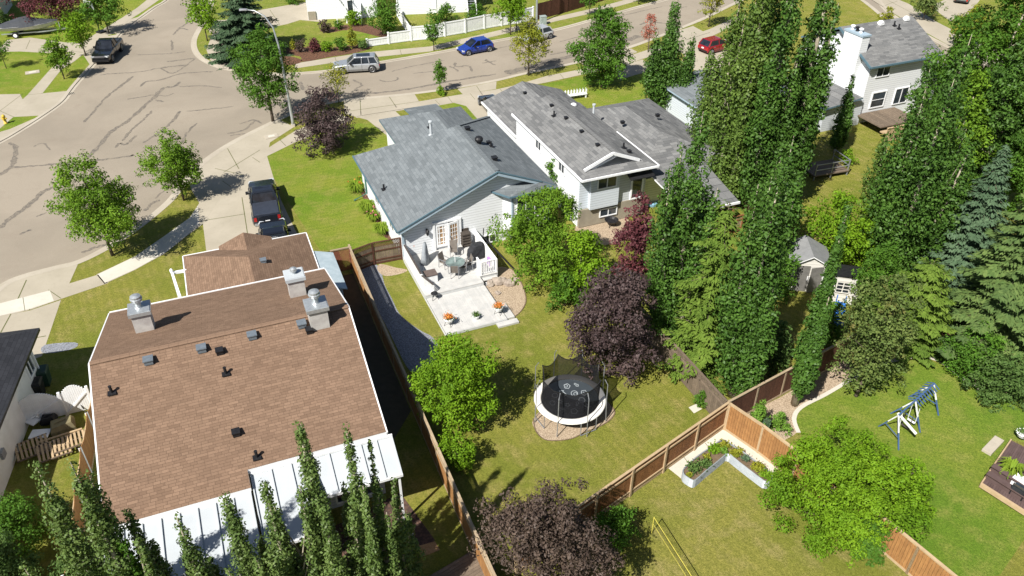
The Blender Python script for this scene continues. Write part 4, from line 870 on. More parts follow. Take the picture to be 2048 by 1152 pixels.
# white standing-seam patio roof, its own thing bolted to the wall
pr = thing('patio_cover', 'white ribbed metal patio roof along the back of the brown house', 'patio roof', B.o, B.th)
for x0, x1, ya, za, yb, zb in [(-.1, 5.4, -.02, 3.74, -3.3, 3.05), (5.48, 7.95, .73, 3.98, -2.35, 2.95), (7.98, 11.42, .73, 3.98, -.75, 3.1)]:
    c = MB(); c.slab([(x0, ya, za), (x0, yb, zb), (x1, yb, zb), (x1, ya, za)], .08)
    n = max(2, round((x1 - x0) / .72))
    for i in range(n + 1):
        x = x0 + .03 + (x1 - x0 - .06) * i / n; c.bar((x, ya, za + .04), (x, yb, zb + .04), .05, .07)
    obj('roof_panel', c, M['white_metal'], pr)
    c = MB(); c.bar((x0, ya - .02, za + .05), (x1, ya - .02, za + .05), .07, .12); c.bar((x0, yb, zb - .03), (x1, yb, zb - .03), .09, .14); obj('gutter', c, M['white'], pr)
    for x in ((x0 + .15, x1 - .15)):
        c = MB(); c.bar((x, yb + .1, 0), (x, yb + .1, zb - .05), .09); obj('post', c, M['white'], pr)
window(pr, 'y', .4, 8.6, 10.4, 1.2, 2.4, -1, mull=1); window(pr, 'y', .4, 2.6, 4.4, .2, 2.2, -1, mull=1, name='patio_door')
sh = thing('lean_to_shed', 'narrow blue grey lean-to shed against the garage side of the brown house', 'shed', B.o, B.th)
c = MB(); c.bx(11.25, 12.1, 15.3, 19.2, 0, 2.0); obj('wall', c, M['siding_blue'], sh)
c = MB(); c.slab([(11.15, 15.1, 2.45), (12.35, 15.1, 2.05), (12.35, 19.3, 2.05), (11.15, 19.3, 2.45)], .07); obj('roof', c, simple('faded shed roof', (.42, .50, .54), (.34, .42, .46), 3, .8), sh)

# ---- blue grey roofed house
B = BLUE; h = house(B, 'blue grey shingled bungalow with white siding and a raised back deck')
zr = 5.61
w = MB(); w.profy([(.4, -.1), (10.65, -.1), (10.65, 3.72), (6.87, 5.3), (.4, 2.62)], .5, 8.2); w.bx(.4, 10.65, 8.2, 11.45, -.1, 2.62)
w.bx(3.9, 10.2, 11.45, 17.1, -.1, 2.55); w.prism([(7.35, .55), (7.9, .05), (10.6, .05), (10.6, .55)], .9, 3.62); obj('wall', w, M['siding_white'], h)
r = MB()
r.slab([(0, 0, 2.7), (6.87, 0, zr), (6.87, 7.73, zr), (0, 11.85, 2.7)], .16); r.slab([(6.87, 0, zr), (10.0, 0, 4.29), (11.05, -.12, 3.85), (11.05, 12.2, 3.85), (6.87, 7.73, zr)], .16)
r.slab([(0, 11.85, 2.7), (6.87, 7.73, zr), (11.05, 12.2, 3.85), (11.05, 12.3, 2.75)], .14)
r.slab([(6.5, .62, 4.02), (7.6, -.3, 3.74), (11.05, -.3, 3.74), (11.05, -.1, 3.845), (10.0, .02, 4.27), (9.1, .62, 4.3)], .12)
hip_roof(r, 3.5, 10.55, 11., 17.65, 2.7, 1.15, ((7.4, 11.02), (7.4, 14.9)), .15)
r.slab([(6.05, 16.4, 3.0), (8.85, 16.4, 3.0), (8.85, 19.1, 2.66), (6.05, 19.1, 2.66)], .12)
for i in range(20): y = .1 + 7.6 * i / 20; r.bar((6.87, y, zr + .015), (6.87, y + .35, zr + .02), .3, .04)
for i in range(13): f = i / 13; r.bar((6.87 + 4.1 * f, 7.73 + 4.4 * f, zr - 1.72 * f + .02), (6.87 + 4.1 * (f + .07), 7.73 + 4.4 * (f + .07), zr - 1.72 * (f + .07) + .02), .3, .04)
for i in range(10): y = 11.3 + 3.6 * i / 10; r.bar((7.4, y, 3.865), (7.4, y + .35, 3.87), .28, .04)
obj('roof', r, [M['roof_blue'], M['teal_trim']], h)
e = MB()
fascia(e, (0, -.03, 2.72), (6.87, -.03, zr + .02), .08, .05); fascia(e, (6.87, -.03, zr + .02), (10.0, -.03, 4.31), .08, .05); fascia(e, (7.6, -.33, 3.76), (11.05, -.33, 3.76), .12); fascia(e, (6.5, .6, 4.03), (7.58, -.33, 3.76), .12); obj('gutter', e, M['teal_trim'], h); e = MB(); fascia(e, (-.04, 0, 2.73), (-.04, 11.85, 2.73), .12, .07); obj('gutter', e, M['teal_trim'], h)
e = MB(); fascia(e, (.05, .02, 2.60), (6.87, .02, zr - .1), .2, .05); fascia(e, (6.87, .02, zr - .1), (10.0, .02, 4.2), .2, .05); obj('fascia', e, M['lightblue_trim'], h)
for q in ((.37, .5, .42, .55, 0, 2.55), (7.85, 7.97, -.0, .1, .9, 3.6), (10.5, 10.63, -.0, .1, .9, 3.6)): e = MB(); e.bx(*q); obj('corner_trim', e, M['lightblue_trim'], h)
fl = B.plane(862, 268, 2.7, .4236, 0)
c = MB(); c.lathe((fl.x, fl.y, fl.z - .1), [(.22, 0), (.1, .12), (.09, .95), (.15, .97), (.15, 1.1), (.05, 1.14)], 10); obj('flue', c, M['white_metal'], h)
for px, py, k, s in [(884, 231, 'black', 1.), (895, 244, 'black', .8), (881, 251, 'black', .8), (859, 255, 'pipe', .8)]: vent(h, k, B.plane(px, py, 2.7 + .31 * 10.55, -.36, 0) if px > 880 else B.plane(px, py, 1.3, .31, .02), s=s)
for px, py, k, s in [(935, 260, 'black', 1.1), (958, 287, 'turbine', 1.), (977, 287, 'black', .8), (982, 293, 'pipe', .8), (989, 320, 'black', 1.1)]: vent(h, k, B.plane(px, py, zr + .42 * 6.87, -.42, 0), s=s)
vent(h, 'pipe', B.plane(768, 379, 2.7, .4236, 0))
# french doors: left leaf shut, right leaf swung a little inwards
window(h, 'y', .5, 2.62, 3.42, .62, 2.35, -1, pm='glass_tan', mull=2, rows=5, name='door', t=.16)
dm = MB(); dm.bx(2.45, 2.6, .38, .5, .45, 2.55); dm.bx(4.26, 4.4, .38, .5, .45, 2.55); dm.bx(2.6, 4.26, .38, .5, 2.42, 2.55); dm.bx(3.43, 3.5, .40, .5, .45, 2.42); obj('door_frame', dm, M['white'], h)
dk = MB(); dk.bx(3.52, 4.24, .488, .497, .46, 2.41); obj('doorway', dk, M['black'], h)
d2 = MB(); pz = MB()
a0 = Vector((4.22, .40, 0)); dv = Vector((-.76, -.16, 0)).normalized(); nv = Vector((-dv.y, dv.x, 0))
for u0, u1, w0, w1 in [(0, .13, .47, 2.4), (.65, .78, .47, 2.4), (.13, .65, .47, .72), (.13, .65, 2.25, 2.4)] + [(.13, .65, .72 + .306 * k - .012, .72 + .306 * k + .012) for k in range(1, 5)] + [(.13 + .173 * k - .012, .13 + .173 * k + .012, .72, 2.25) for k in (1, 2)]:
    m_ = a0 + dv * (u0 + u1) / 2; d2.box((m_.x, m_.y, (w0 + w1) / 2), (u1 - u0, .05, w1 - w0), atan2(dv.y, dv.x))
m_ = a0 + dv * .39; pz.box((m_.x, m_.y, 1.48), (.54, .015, 1.55), atan2(dv.y, dv.x))
dd = obj('door', d2, M['white'], h); obj('pane', pz, M['glass_tan'], dd); hd = MB(); q = a0 + dv * .72; hd.box((q.x, q.y - .06, 1.4), (.04, .08, .16)); obj('handle', hd, M['metal'], dd)
lm = MB(); lm.bx(2.0, 2.12, .42, .5, 1.95, 2.2); lm.lathe((2.06, .33, 1.75), [(.05, 0), (.09, .1), (.11, .3), (.13, .32), (.02, .45)], 8); obj('wall_lamp', lm, M['black'], h)
window(h, 'x', .4, 2.4, 3.6, 1.0, 2.1, -1); window(h, 'x', .4, 6.2, 7.4, 1.0, 2.1, -1); window(h, 'y', .05, 8.2, 10.2, 1.7, 3.4, -1, mull=2); window(h, 'y', .5, 5.9, 6.9, .1, .75, -1)
dsp = MB(); q = B.z(*c3(480, 350, 3, [(770, 115)])[0], .25); q2 = B.z(*c3(480, 350, 3, [(685, 152)])[0], .1); dsp.tube([(.33, q.y, 2.5), (.33, q.y, .35), q2], .06, 6); obj('downspout', dsp, simple('green painted metal', (.05, .16, .13), None, 5, .5), h)

# ---- grey roofed split level next door
B = GRAY; h = house(B, 'grey shingled split-level house with white siding and a cantilevered back room')
w = MB(); w.bx(.3, 5.5, 1.0, 12.0, .05, 4.05); w.bx(.7, 7.4, 12., 19.4, 0, 2.2); w.bx(5.5, 13.0, 1.6, 13.5, 0, 2.5); obj('wall', w, M['siding_white'], h)
w = MB(); w.bx(1.0, 3.2, .55, 1.0, 1.45, 4.05); w.bx(.3, 1.0, .9, 1.0, 1.45, 4.05); obj('bay_wall', w, M['siding_blue'], h)
w = MB(); w.bx(3.2, 5.5, .88, .99, 1.0, 4.05); obj('rear_wall', w, M['siding_grey'], h)
w = MB(); w.bx(.32, 5.48, .80, .99, .05, 1.42); obj('foundation', w, M['stucco_tan'], h)
r = MB(); zt = 4.2 + .36 * 2.925
r.slab([(0, 0, 4.2), (5.85, 0, 4.2), (4.95, .75, 4.5), (.9, .75, 4.5)], .14)
r.slab([(0, 0, 4.2), (.9, .75, 4.5), (2.925, .75, zt), (2.925, 12.1, zt), (0, 12.1, 4.2)], .16); r.slab([(5.85, 0, 4.2), (4.95, .75, 4.5), (2.925, .75, zt), (2.925, 12.1, zt), (5.85, 12.1, 4.2)], .16)
r.slab([(.4, 11.7, 2.2), (4.2, 11.7, 3.5), (4.2, 19.9, 3.5), (.4, 19.9, 2.2)], .16); r.slab([(8.0, 11.7, 2.2), (4.2, 11.7, 3.5), (4.2, 19.9, 3.5), (8.0, 19.9, 2.2)], .16)
hip_roof(r, 5.6, 13.6, 1.2, 14.2, 2.6, 1.35, ((9.2, 5.4), (9.2, 10.6)), .15)
r.slab([(5.7, -4.2, 2.75), (9.7, -4.3, 2.75), (10.3, 1.1, 3.25), (5.7, 1.1, 3.25)], .12)
for i in range(30): y = .9 + 11.1 * i / 30; r.bar((2.925, y, zt + .015), (2.925, y + .34, zt + .02), .3, .04)
obj('roof', r, [M['roof_gray'], M['white']], h)
g_ = MB(); fascia(g_, (.46, .7, 4.62), (2.6, .7, 5.5), .2, .12); fascia(g_, (2.6, .7, 5.5), (4.7, .7, 4.62), .2, .12); fascia(g_, (-.04, 0, 4.24), (-.04, 12.1, 4.24), .16, .09); fascia(g_, (0, -.04, 4.24), (5.85, -.04, 4.24), .14, .09); fascia(g_, (5.88, 0, 4.24), (5.88, 6., 4.24), .16, .09); fascia(g_, (5.7, -4.25, 2.8), (9.7, -4.34, 2.8), .16, .08); fascia(g_, (.37, 12.2, 2.22), (.37, 19.9, 2.22), .16, .09)
obj('fascia', g_, M['white'], h)
window(h, 'y', .55, 1.45, 2.95, 2.95, 3.85, -1, mull=1); window(h, 'y', .80, 1.9, 3.3, .55, 1.2, -1, mull=1); window(h, 'x', .3, 3.2, 4.2, 3.0, 3.9, -1); window(h, 'x', .3, 7.2, 8.2, 3.0, 3.9, -1); window(h, 'y', .88, 4.3, 5.3, 1.4, 3.3, -1, mull=0, pm='glass', name='door', t=.12)
aw = MB(); aw.slab([(3.7, -.1, 3.55), (5.6, -.1, 3.55), (5.6, .87, 3.85), (3.7, .87, 3.85)], .06); obj('awning', aw, M['black'], h)
pc = MB(); pc.bar((9.5, -4.1, 0), (9.5, -4.1, 2.65), .16); pc.bar((5.9, -4.1, 0), (5.9, -4.1, 2.65), .16); obj('porch_post', pc, M['wood_fence'], h)
for px, py, k in [(1050, 188, 'black'), (1103, 213, 'black'), (1108, 232, 'pipe'), (1132, 238, 'black'), (1163, 265, 'black'), (1195, 292, 'black'), (1247, 296, 'pipe'), (1258, 305, 'black')]:
    vent(h, k, B.plane(px, py, 4.2, .36, 0) if B.plane(px, py, 4.2, .36, 0).x < 2.9 else B.plane(px, py, zt + .36 * 2.925, -.36, 0), s=.8)
for px, py, k in [(1245, 247, 'black'), (1315, 233, 'black')]: vent(h, k, B.plane(px, py, 3.75, 0, 0), s=.9)
vent(h, 'white', B.plane(1147, 215, 4.4, 0, 0), s=.5)
c = MB(); q = B.plane(1187, 228, 4.1, 0, 0); c.lathe((q.x, q.y, q.z - .3), [(.16, 0), (.09, .1), (.09, 1.), (.14, 1.02), (.14, 1.12)], 8); obj('flue', c, M['white_metal'], h)

# ---- tall white house at the right
B = RIGHT; h = house(B, 'tall white two-storey house with a broad white chimney and grey roof')
w = MB(); w.profx([(0, 0), (8.2, 0), (8.2, 5.2), (4.1, 7.1), (0, 5.2)], 0, 7.4); obj('wall', w, M['siding_white'], h)
r = MB(); r.slab([(-.4, -.4, 5.3), (7.8, -.4, 5.3), (7.8, 4.1, 7.45), (-.4, 4.1, 7.45)], .18); r.slab([(-.4, 8.6, 5.3), (7.8, 8.6, 5.3), (7.8, 4.1, 7.45), (-.4, 4.1, 7.45)], .18)
r.slab([(-4.6, -.6, 2.35), (-.62, -.6, 2.75), (-.62, 6.5, 2.75), (-4.6, 6.5, 2.35)], .14); r.slab([(7.8, 1., 2.7), (12.5, 1., 2.7), (12.5, 8., 2.9), (7.8, 8., 2.9)], .14)
obj('roof', r, [M['roof_gray'], M['teal_trim']], h)
w = MB(); w.bx(-4.2, -.02, -.2, 6.2, 0, 2.3); obj('wing_wall', w, M['siding_grey'], h); w = MB(); w.bx(7.42, 12., 1.4, 7.6, 0, 2.5); obj('wing_wall', w, M['siding_grey'], h)
c = MB(); c.bx(-.58, .25, 1.15, 3.3, 0, 7.4); ch = obj('chimney', c, M['siding_white'], h)
c = MB(); c.bx(-.64, .31, 1.09, 3.36, 7.4, 7.55); obj('chimney_cap', c, M['lightblue_trim'], ch)
for y, k in ((2.9, 0), (2.35, 1), (1.9, 0)):
    c = MB(); c.lathe((-.15, y, 7.53), [(.16, 0), (.12, .1), (.12, .25), (.2, .27), (.2, .36), (.05, .42)], 10); obj('flue', c, M['black' if k else 'white'], ch)
e = MB(); fascia(e, (-.4, -.44, 5.34), (7.8, -.44, 5.34), .16, .08); fascia(e, (-.44, -.4, 5.32), (-.44, 1.1, 6.03), .2, .07); fascia(e, (-.44, 3.35, 7.1), (-.44, 4.1, 7.46), .2, .07); obj('gutter', e, M['teal_trim'], h)
window(h, 'y', 0, .75, 2.25, 4.1, 5.0, -1, mull=1); window(h, 'y', 0, .95, 2.6, 1.25, 2.75, -1, mull=0, rows=2, t=.1); window(h, 'y', 0, 3.6, 5.2, 1.2, 2.7, -1)
for px, py, k in [(1761, 49, 'white'), (1812, 40, 'white'), (1788, 51, 'pipe'), (1797, 57, 'pipe')]: vent(h, k, B.plane(px, py, 5.5, 0, .478))
dk = thing('wooden_deck', 'weathered grey deck with a step beside the tall white house', 'deck', B.o, B.th)
c = MB()
for i in range(14): c.bx(-.3 + i * .31, -.02 + i * .31, -3.0, -.05, .85, .95)
obj('boards', c, M['wood_grey'], dk)
c = MB()
for i in range(24): c.bx(-.5 + i * .19, -.33 + i * .19, -3.9, -3.86, 0, 1.2)
c.bx(-.5, 4.1, -3.95, -3.8, 1.2, 1.26); obj('skirt', c, M['wood_tan'], dk)
c = MB(); c.bx(-.3, 4., -3.6, -3.0, .5, .6); obj('step', c, M['wood_tan'], dk)
# screened deck in the poplars' shade
dk = thing('wooden_deck', 'dark shaded deck with a white frame railing between the poplars', 'deck', g(1645, 345), radians(18)); dk.scale = (.72, .8, .9)
c = MB(); c.bx(-2.2, 2.2, -1.3, 1.3, .4, .5); obj('floor', c, M['wood_grey'], dk)
c = MB()
for x, y in ((-2.1, -1.2), (2.1, -1.2), (2.1, 1.2), (-2.1, 1.2), (0, -1.2)): c.bar((x, y, 0), (x, y, 1.5), .1)
for z in (.95, 1.45):
    c.bar((-2.1, -1.2, z), (2.1, -1.2, z), .06); c.bar((2.1, -1.2, z), (2.1, 1.2, z), .06)
obj('railing', c, M['grey_metal'], dk)  # white railing greyed, the poplars' shade put into its colour
# ---- low blue roof behind the poplars
q = g(1395, 142, 2.8); fr = Frame(q, 22.65)
h = house(fr, 'low blue grey hip roof house beside the red car, mostly behind poplars')
w = MB(); w.bx(-4.2, 4.2, -9., -.4, 0, 2.6); obj('wall', w, M['siding_blue'], h); r = MB(); hip_roof(r, -4.6, 4.6, -9.4, 0, 2.6, 1.5, ((0, -5.5), (0, -3.6)), .14); r.slab([(-1.5, .6, 2.6), (1.6, .6, 2.6), (1.6, -1.6, 3.1), (-1.5, -1.6, 3.1)], .1); obj('roof', r, [M['roof_blue'], M['lightblue_trim']], h)
# ---- black roofed white stucco house at the left
B = BLACK; h = house(B, 'white stucco bungalow with a charcoal roof at the left edge')
w = MB(); w.bx(-9., -.5, -17., -.6, 0, 2.85); obj('wall', w, M['stucco'], h)
r = MB(); hip_roof(r, -9.5, 0, -7.6, .2, 3., 1.7, ((-5.6, -3.7), (-4., -3.7)), .16); r.slab([(-9.5, -17.4, 3.), (-1.4, -17.4, 3.), (-1.4, -7.7, 3.), (-9.5, -7.7, 3.)], .14); obj('roof', r, [M['roof_dark'], M['black']], h)
w = MB(); w.prism([(-.495, -9.6), (-.45, -9.6), (-.45, -16.5), (-.495, -16.5)], .0, 1.7); obj('foundation', w, M['stucco_tan'], h)
e = MB(); e.bar((-.42, -.75, .1), (-.42, -.75, 2.8), .07); obj('downspout', e, M['white'], h); e = MB(); e.bx(-.49, -.36, -7.4, -7.0, 1.1, 1.5); obj('wall_vent', e, M['grey_metal'], h)
window(h, 'x', -.5, -1.9, -1.0, 1.3, 2.4, 1); window(h, 'x', -.5, -13.5, -12., .4, 1.3, 1)
# ---- white houses along the top
def plain_house(label, px, py, deg, x0, x1, y0, y1, H, wm, rm, rise=1.6):
    fr = Frame(g(px, py), deg); h = house(fr, label); w = MB(); w.bx(x0, x1, y0, y1, 0, H); obj('wall', w, M[wm], h)
    r = MB(); cx = (x0 + x1) / 2; k = (x1 - x0) * .3; hip_roof(r, x0 - .4, x1 + .4, y0 - .4, y1 + .4, H, rise, ((x0 + k, (y0 + y1) / 2), (x1 - k, (y0 + y1) / 2)) if x1 - x0 > y1 - y0 else ((cx, y0 + .3 * (y1 - y0)), (cx, y1 - .3 * (y1 - y0))), .16)
    obj('roof', r, [M[rm], M['white']], h); return h
h = plain_house('white sided house at the top with garage wall and white trellis', 617, 40, 8., 0, 8.2, 0, 9., 3.1, 'siding_white', 'roof_gray')
window(h, 'y', 0, 4.7, 5.5, .1, 2.2, -1, mull=0, name='door', t=.1)
w = MB(); w.bx(.05, .95, -.14, -.02, .0, 1.0); obj('foundation', w, M['stucco_tan'], h); w = MB()
for x in (3.5, 4.6): w.bar((x, -1.9, 0), (x, -1.9, 3.0), .14)
for i in range(6): w.bar((3.5 + i * .22, -1.9, .3), (3.5 + i * .22, -1.9, 3.), .03)
w.bar((3.4, -1.9, 3.), (3.4, 0, 3.1), .12); w.bar((4.7, -1.9, 3.), (4.7, 0, 3.1), .12); w.bar((3.3, -1.9, 2.95), (4.8, -1.9, 2.95), .14); obj('trellis', w, M['white'], h)
w = MB(); w.profx([(0, 0), (0, 1.9), (-2.6, 0.5), (-2.6, 0)], 6.0, 6.35); w.bx(5.2, 6., -2.2, 0, 0, .5); obj('porch_wall', w, M['siding_white'], h)
h = plain_house('white two-storey house behind the white fence with outside stairs', 795, 30, 8., 0, 8.5, 0, 9., 5.2, 'siding_white', 'roof_gray')
window(h, 'y', 0, 5.9, 7.6, 2.2, 3.4, -1); window(h, 'y', 0, 1.8, 3.6, 2.6, 3.8, -1); w = MB(); w.bx(4.6, 4.78, -.08, 0, 0, 5.); obj('corner_trim', w, M['white'], h); w = MB(); w.bx(-.02, .12, -.08, -.003, 0, 5.); obj('corner_trim', w, M['white'], h)
st = MB(); ba = MB()
for i in range(11): st.box((8.9 , -.2 - i * .26, 2.6 - i * .24), (1.0, .28, .06))
for x in (8.38, 9.42): ba.bar((x, 0, 2.75), (x, -2.9, .05), .1, .32); ba.bar((x, 0, 3.6), (x, -2.9, .95), .07, .09); [ba.bar((x, -.1 - k * .47, 2.7 - k * .43), (x, -.1 - k * .47, 3.5 - k * .43), .05) for k in range(7)]
s_ = obj('stairs', ba, M['white'], h); obj('tread', st, M['grey_metal'], s_)
plain_house('grey house with a plant bed at the top edge left of centre', 560, -25, 8., -7., 0, 0, 8., 3., 'siding_grey', 'roof_gray')
plain_house('house behind the brown fence at the top edge', 1150, -45, 30., -6, 6, 0, 8., 4.5, 'siding_white', 'roof_brown')
h = plain_house('white house with tan stone post at the top left corner', -2, 52, 18., -9, 0, 0, 9., 3.2, 'siding_grey', 'roof_gray')
w = MB(); w.bx(.0, .9, -1.2, -.3, 0, 2.); w.bx(-.05, .95, -1.25, -.25, 2., 2.12); obj('stone_post', w, simple('tan stone', (.40, .29, .18), (.30, .21, .13), 6, .9, bump=.5), h)
# ---- garden shed and playhouse
def shed(label, loc, rz, wx, wy, hz, rise, open_=True):
    s_ = thing('garden_shed', label, 'shed', loc, rz); w = MB()
    w.profy([(-wx / 2, 0), (wx / 2, 0), (wx / 2, hz), (0, hz + rise), (-wx / 2, hz)], -wy / 2, wy / 2); obj('wall', w, M['siding_tan'] if 'siding_tan' in M else M.setdefault('siding_tan', siding('cream shed boards', (.60, .585, .54), .2)), s_)
    r = MB(); k = .18; rs_ = rise / (wx / 2)
    for sx in (-1, 1): r.slab([(0, -wy / 2 - .2, hz + rise + .07), (0, wy / 2 + .1, hz + rise + .07), (sx * (wx / 2 + k), wy / 2 + .1, hz + .07 - rs_ * k), (sx * (wx / 2 + k), -wy / 2 - .2, hz + .07 - rs_ * k)], .06)
    obj('roof', r, [simple('flat grey shed roof', (.23, .235, .24), (.19, .195, .2), 3, .7), M['white']], s_)
    for sx in (-1, 1):
        d = MB(); d.box((sx * .40, -wy / 2 - .03 - (.12 if sx > 0 and open_ else 0), hz * .5 + .05), (.78, .05, hz * .95), (.28 if sx > 0 and open_ else 0)); dd = obj('door', d, simple('grey brown door', (.155, .15, .14), None, 4, .7), s_)
        d = MB(); d.box((sx * .06, -wy / 2 - .09, hz * .55), (.05, .05, .3)); obj('handle', d, M['white'], dd)
    window(s_, 'y', -wy / 2, wx / 2 - .42, wx / 2 - .08, hz * .45, hz * .8, -1, mull=1, rows=3, t=.04)
    window(s_, 'x', -wx / 2, -wy * .2, wy * .15, hz * .5, hz * .85, -1, t=.05); return s_
shed('small cream garden shed with a gabled grey roof and grey double doors', g(1602, 562), radians(-6), 2.5, 2.3, 1.9, .7)
p = thing('playhouse', 'cream playhouse panel with a window and flat lid among the trees', 'playhouse', g(1682, 598), radians(-14))
w = MB(); w.bx(-.9, .9, -.5, .5, 0, 2.); obj('wall', w, M['siding_tan'], p); w = MB(); w.bx(-1., 1.05, -.62, .62, 2., 2.1); obj('roof', w, M['black'], p); window(p, 'y', -.5, -.6, .2, .8, 1.6, -1, fm='siding_tan', mull=1, rows=3, t=.05)
sl = thing('play_slide', 'bright blue slide in the shade below the playhouse', 'slide', g(1676, 622), radians(-20)); w = MB(); w.loft([[(-.25, -.4, .7), (.25, -.4, .7), (.25, -.4, .95), (-.25, -.4, .95)], [(-.3, -1., .35), (.3, -1., .35), (.3, -1., .6), (-.3, -1., .6)], [(-.3, -1.7, .05), (.3, -1.7, .05), (.3, -1.7, .25), (-.3, -1.7, .25)]]); w2 = simple('blue plastic', (.03, .16, .55), None, 5, .4); obj('chute', w, w2, sl); w = MB(); w.bar((-.25, .05, 0), (-.25, .05, 1.1), .06); w.bar((.25, .05, 0), (.25, .05, 1.1), .06); obj('leg', w, w2, sl)
rt = thing('ride_on_toy', 'small red ride-on toy lying in dark shade beside the slim poplar', 'toy', g(1633, 712), .6); w = MB(); w.loft([[(-.4, -.2, .15), (-.4, .2, .15), (-.4, .16, .4), (-.4, -.16, .4)], [(0, -.22, .15), (0, .22, .15), (0, .18, .35), (0, -.18, .35)], [(.45, -.15, .18), (.45, .15, .18), (.45, .1, .4), (.45, -.1, .4)]]); obj('body', w, simple('red plastic', (.5, .02, .03), None, 5, .4), rt)
for x, y in ((-.3, .22), (-.3, -.22), (.33, .2), (.33, -.2)): w = MB(); w.tube([(x, y - .03, .13), (x, y + .03, .13)], .13, 10); obj('wheel', w, M['black'], rt)
# ================================================================== VEHICLES (x forward)
def paint(name, c, rough=.28, metal=.25): return simple(name, c, mul(c, .9), 2, rough, metal, .5, coat=.8)
M['red_lamp'] = simple('red lamp lens', (.40, .02, .02), None, 5, .25); M['lamp'] = simple('headlamp lens', (.62, .65, .68), None, 5, .15, .2); M['rim'] = simple('alloy rim', (.42, .43, .44), (.3, .3, .3), 9, .3, .7)
def ring(x, w, z0, z1, k=.9, sh=.8):        # body section, 10 points
    zm = z0 + (z1 - z0) * .45
    return [(x, -w * .9, z0), (x, w * .9, z0), (x, w, zm - .1), (x, w, zm + .1), (x, w * .97, z1 - .1), (x, w * k, z1), (x, -w * k, z1), (x, -w * .97, z1 - .1), (x, -w, zm + .1), (x, -w, zm - .1)]
def car(label, cat, name, loc, rz, L, Wd, H, kind, col, group=None, scale=.93, rim='rim', roofmat=None, sunroof=False):
    root = thing(name, label, cat, loc, rz, group); root.scale = (scale,) * 3
    w = Wd / 2; hl = L / 2; gz = .24 if kind in ('pickup', 'suv') else .18; wr = .40 if kind in ('pickup', 'suv') else .33
    belt = H * (.60 if kind != 'pickup' else .62)
    hood = belt - (.06 if kind != 'hatch' else .12)
    xf, xr = hl - (.95 if kind in ('pickup', 'suv') else .75), -hl + (1.15 if kind == 'pickup' else .8 if kind != 'hatch' else .6)
    if kind == 'pickup': A, Bk = .22 * L * .72, -.02 * L - .6            # windscreen base, rear of cab
    b = MB()
    nose = [(hl, w * .78, gz + .12, hood - .28), (hl - .12, w * .9, gz + .04, hood - .12), (hl - .5, w * .98, gz, hood - .05)]
    if kind == 'pickup':
        cabF, cabR = .17 * L, -.17 * L
        sec = nose + [(cabF + .05, w, gz, belt), (cabR, w, gz, belt), (cabR - .02, w, gz, belt - .03), (-hl + .1, w * .99, gz + .05, belt - .03), (-hl, w * .95, gz + .15, belt - .06)]
        cb, ct = (cabF, cabR), (cabF - .75, cabR + .28)
    elif kind == 'suv':
        sec = nose + [(.20 * L, w, gz, belt), (-hl + .35, w, gz, belt), (-hl + .06, w * .95, gz + .08, belt - .06), (-hl, w * .9, gz + .2, belt - .25)]
        cb, ct = (.20 * L, -hl + .12), (.20 * L - .85, -hl + .45)
    elif kind == 'hatch':
        sec = nose + [(.22 * L, w, gz, belt), (-hl + .4, w, gz, belt + .02), (-hl + .08, w * .94, gz + .08, belt - .02), (-hl, w * .86, gz + .2, belt - .25)]
        cb, ct = (.24 * L, -hl + .12), (.24 * L - .95, -hl + .6)
    else:
        sec = nose + [(.17 * L, w, gz, belt), (-.27 * L, w, gz, belt), (-hl + .2, w * .96, gz + .05, belt - .06), (-hl, w * .88, gz + .18, belt - .2)]
        cb, ct = (.18 * L, -.33 * L), (.18 * L - .85, -.33 * L + .6)
    b.loft([ring(x, ww, a, c) for x, ww, a, c in sec])
    tw = w * .76; bw = w * .93; zr_ = H
    # roof skin and pillars in body colour
    xf0, xr0, xf1, xr1 = cb[0], cb[1], ct[0], ct[1]
    b.loft([[(xf1 + .06, -tw * .9, zr_ - .07), (xf1 + .06, tw * .9, zr_ - .07), (xf1 + .06, tw * .82, zr_ - .03), (xf1 + .06, -tw * .82, zr_ - .03)], [(xf1 - .15, -tw, zr_ - .08), (xf1 - .15, tw, zr_ - .08), (xf1 - .15, tw * .9, zr_), (xf1 - .15, -tw * .9, zr_)],
            [(xr1 + .1, -tw, zr_ - .09), (xr1 + .1, tw, zr_ - .09), (xr1 + .1, tw * .9, zr_ - .01), (xr1 + .1, -tw * .9, zr_ - .01)], [(xr1 - .06, -tw * .92, zr_ - .12), (xr1 - .06, tw * .92, zr_ - .12), (xr1 - .06, tw * .84, zr_ - .06), (xr1 - .06, -tw * .84, zr_ - .06)]])
    for s in (-1, 1):
        b.bar((xf0, s * bw, belt - .03), (xf1, s * tw * .98, zr_ - .05), .09); b.bar((xr0, s * bw * .98, belt - .03), (xr1, s * tw * .98, zr_ - .06), .13 if kind != 'pickup' else .1)
        xm = (xf0 + xr0) / 2 + .1; b.bar((xm, s * bw * .995, belt - .02), (xm - .03, s * tw, zr_ - .06), .07)
        if kind == 'suv': xq = xr0 + .95; b.bar((xq, s * bw * .99, belt - .02), (xq + .1, s * tw, zr_ - .06), .1)
    body = obj('body', b, col, root, False, .03)
    gl = MB(); zg = belt - .04
    gl.loft([[(xf0 + .02, -bw * .97, zg), (xf0 + .02, bw * .97, zg), (xr0, bw * .97, zg), (xr0, -bw * .97, zg)], [(xf1 + .03, -tw * .98, zr_ - .06), (xf1 + .03, tw * .98, zr_ - .06), (xr1 - .03, tw * .98, zr_ - .06), (xr1 - .03, -tw * .98, zr_ - .06)]])
    obj('window', gl, M['car_glass'], root)
    if sunroof: s_ = MB(); s_.bx(xr1 + .5, xf1 - .25, -tw * .62, tw * .62, zr_ - .01, zr_ + .012); obj('sunroof', s_, M['car_glass'], root)
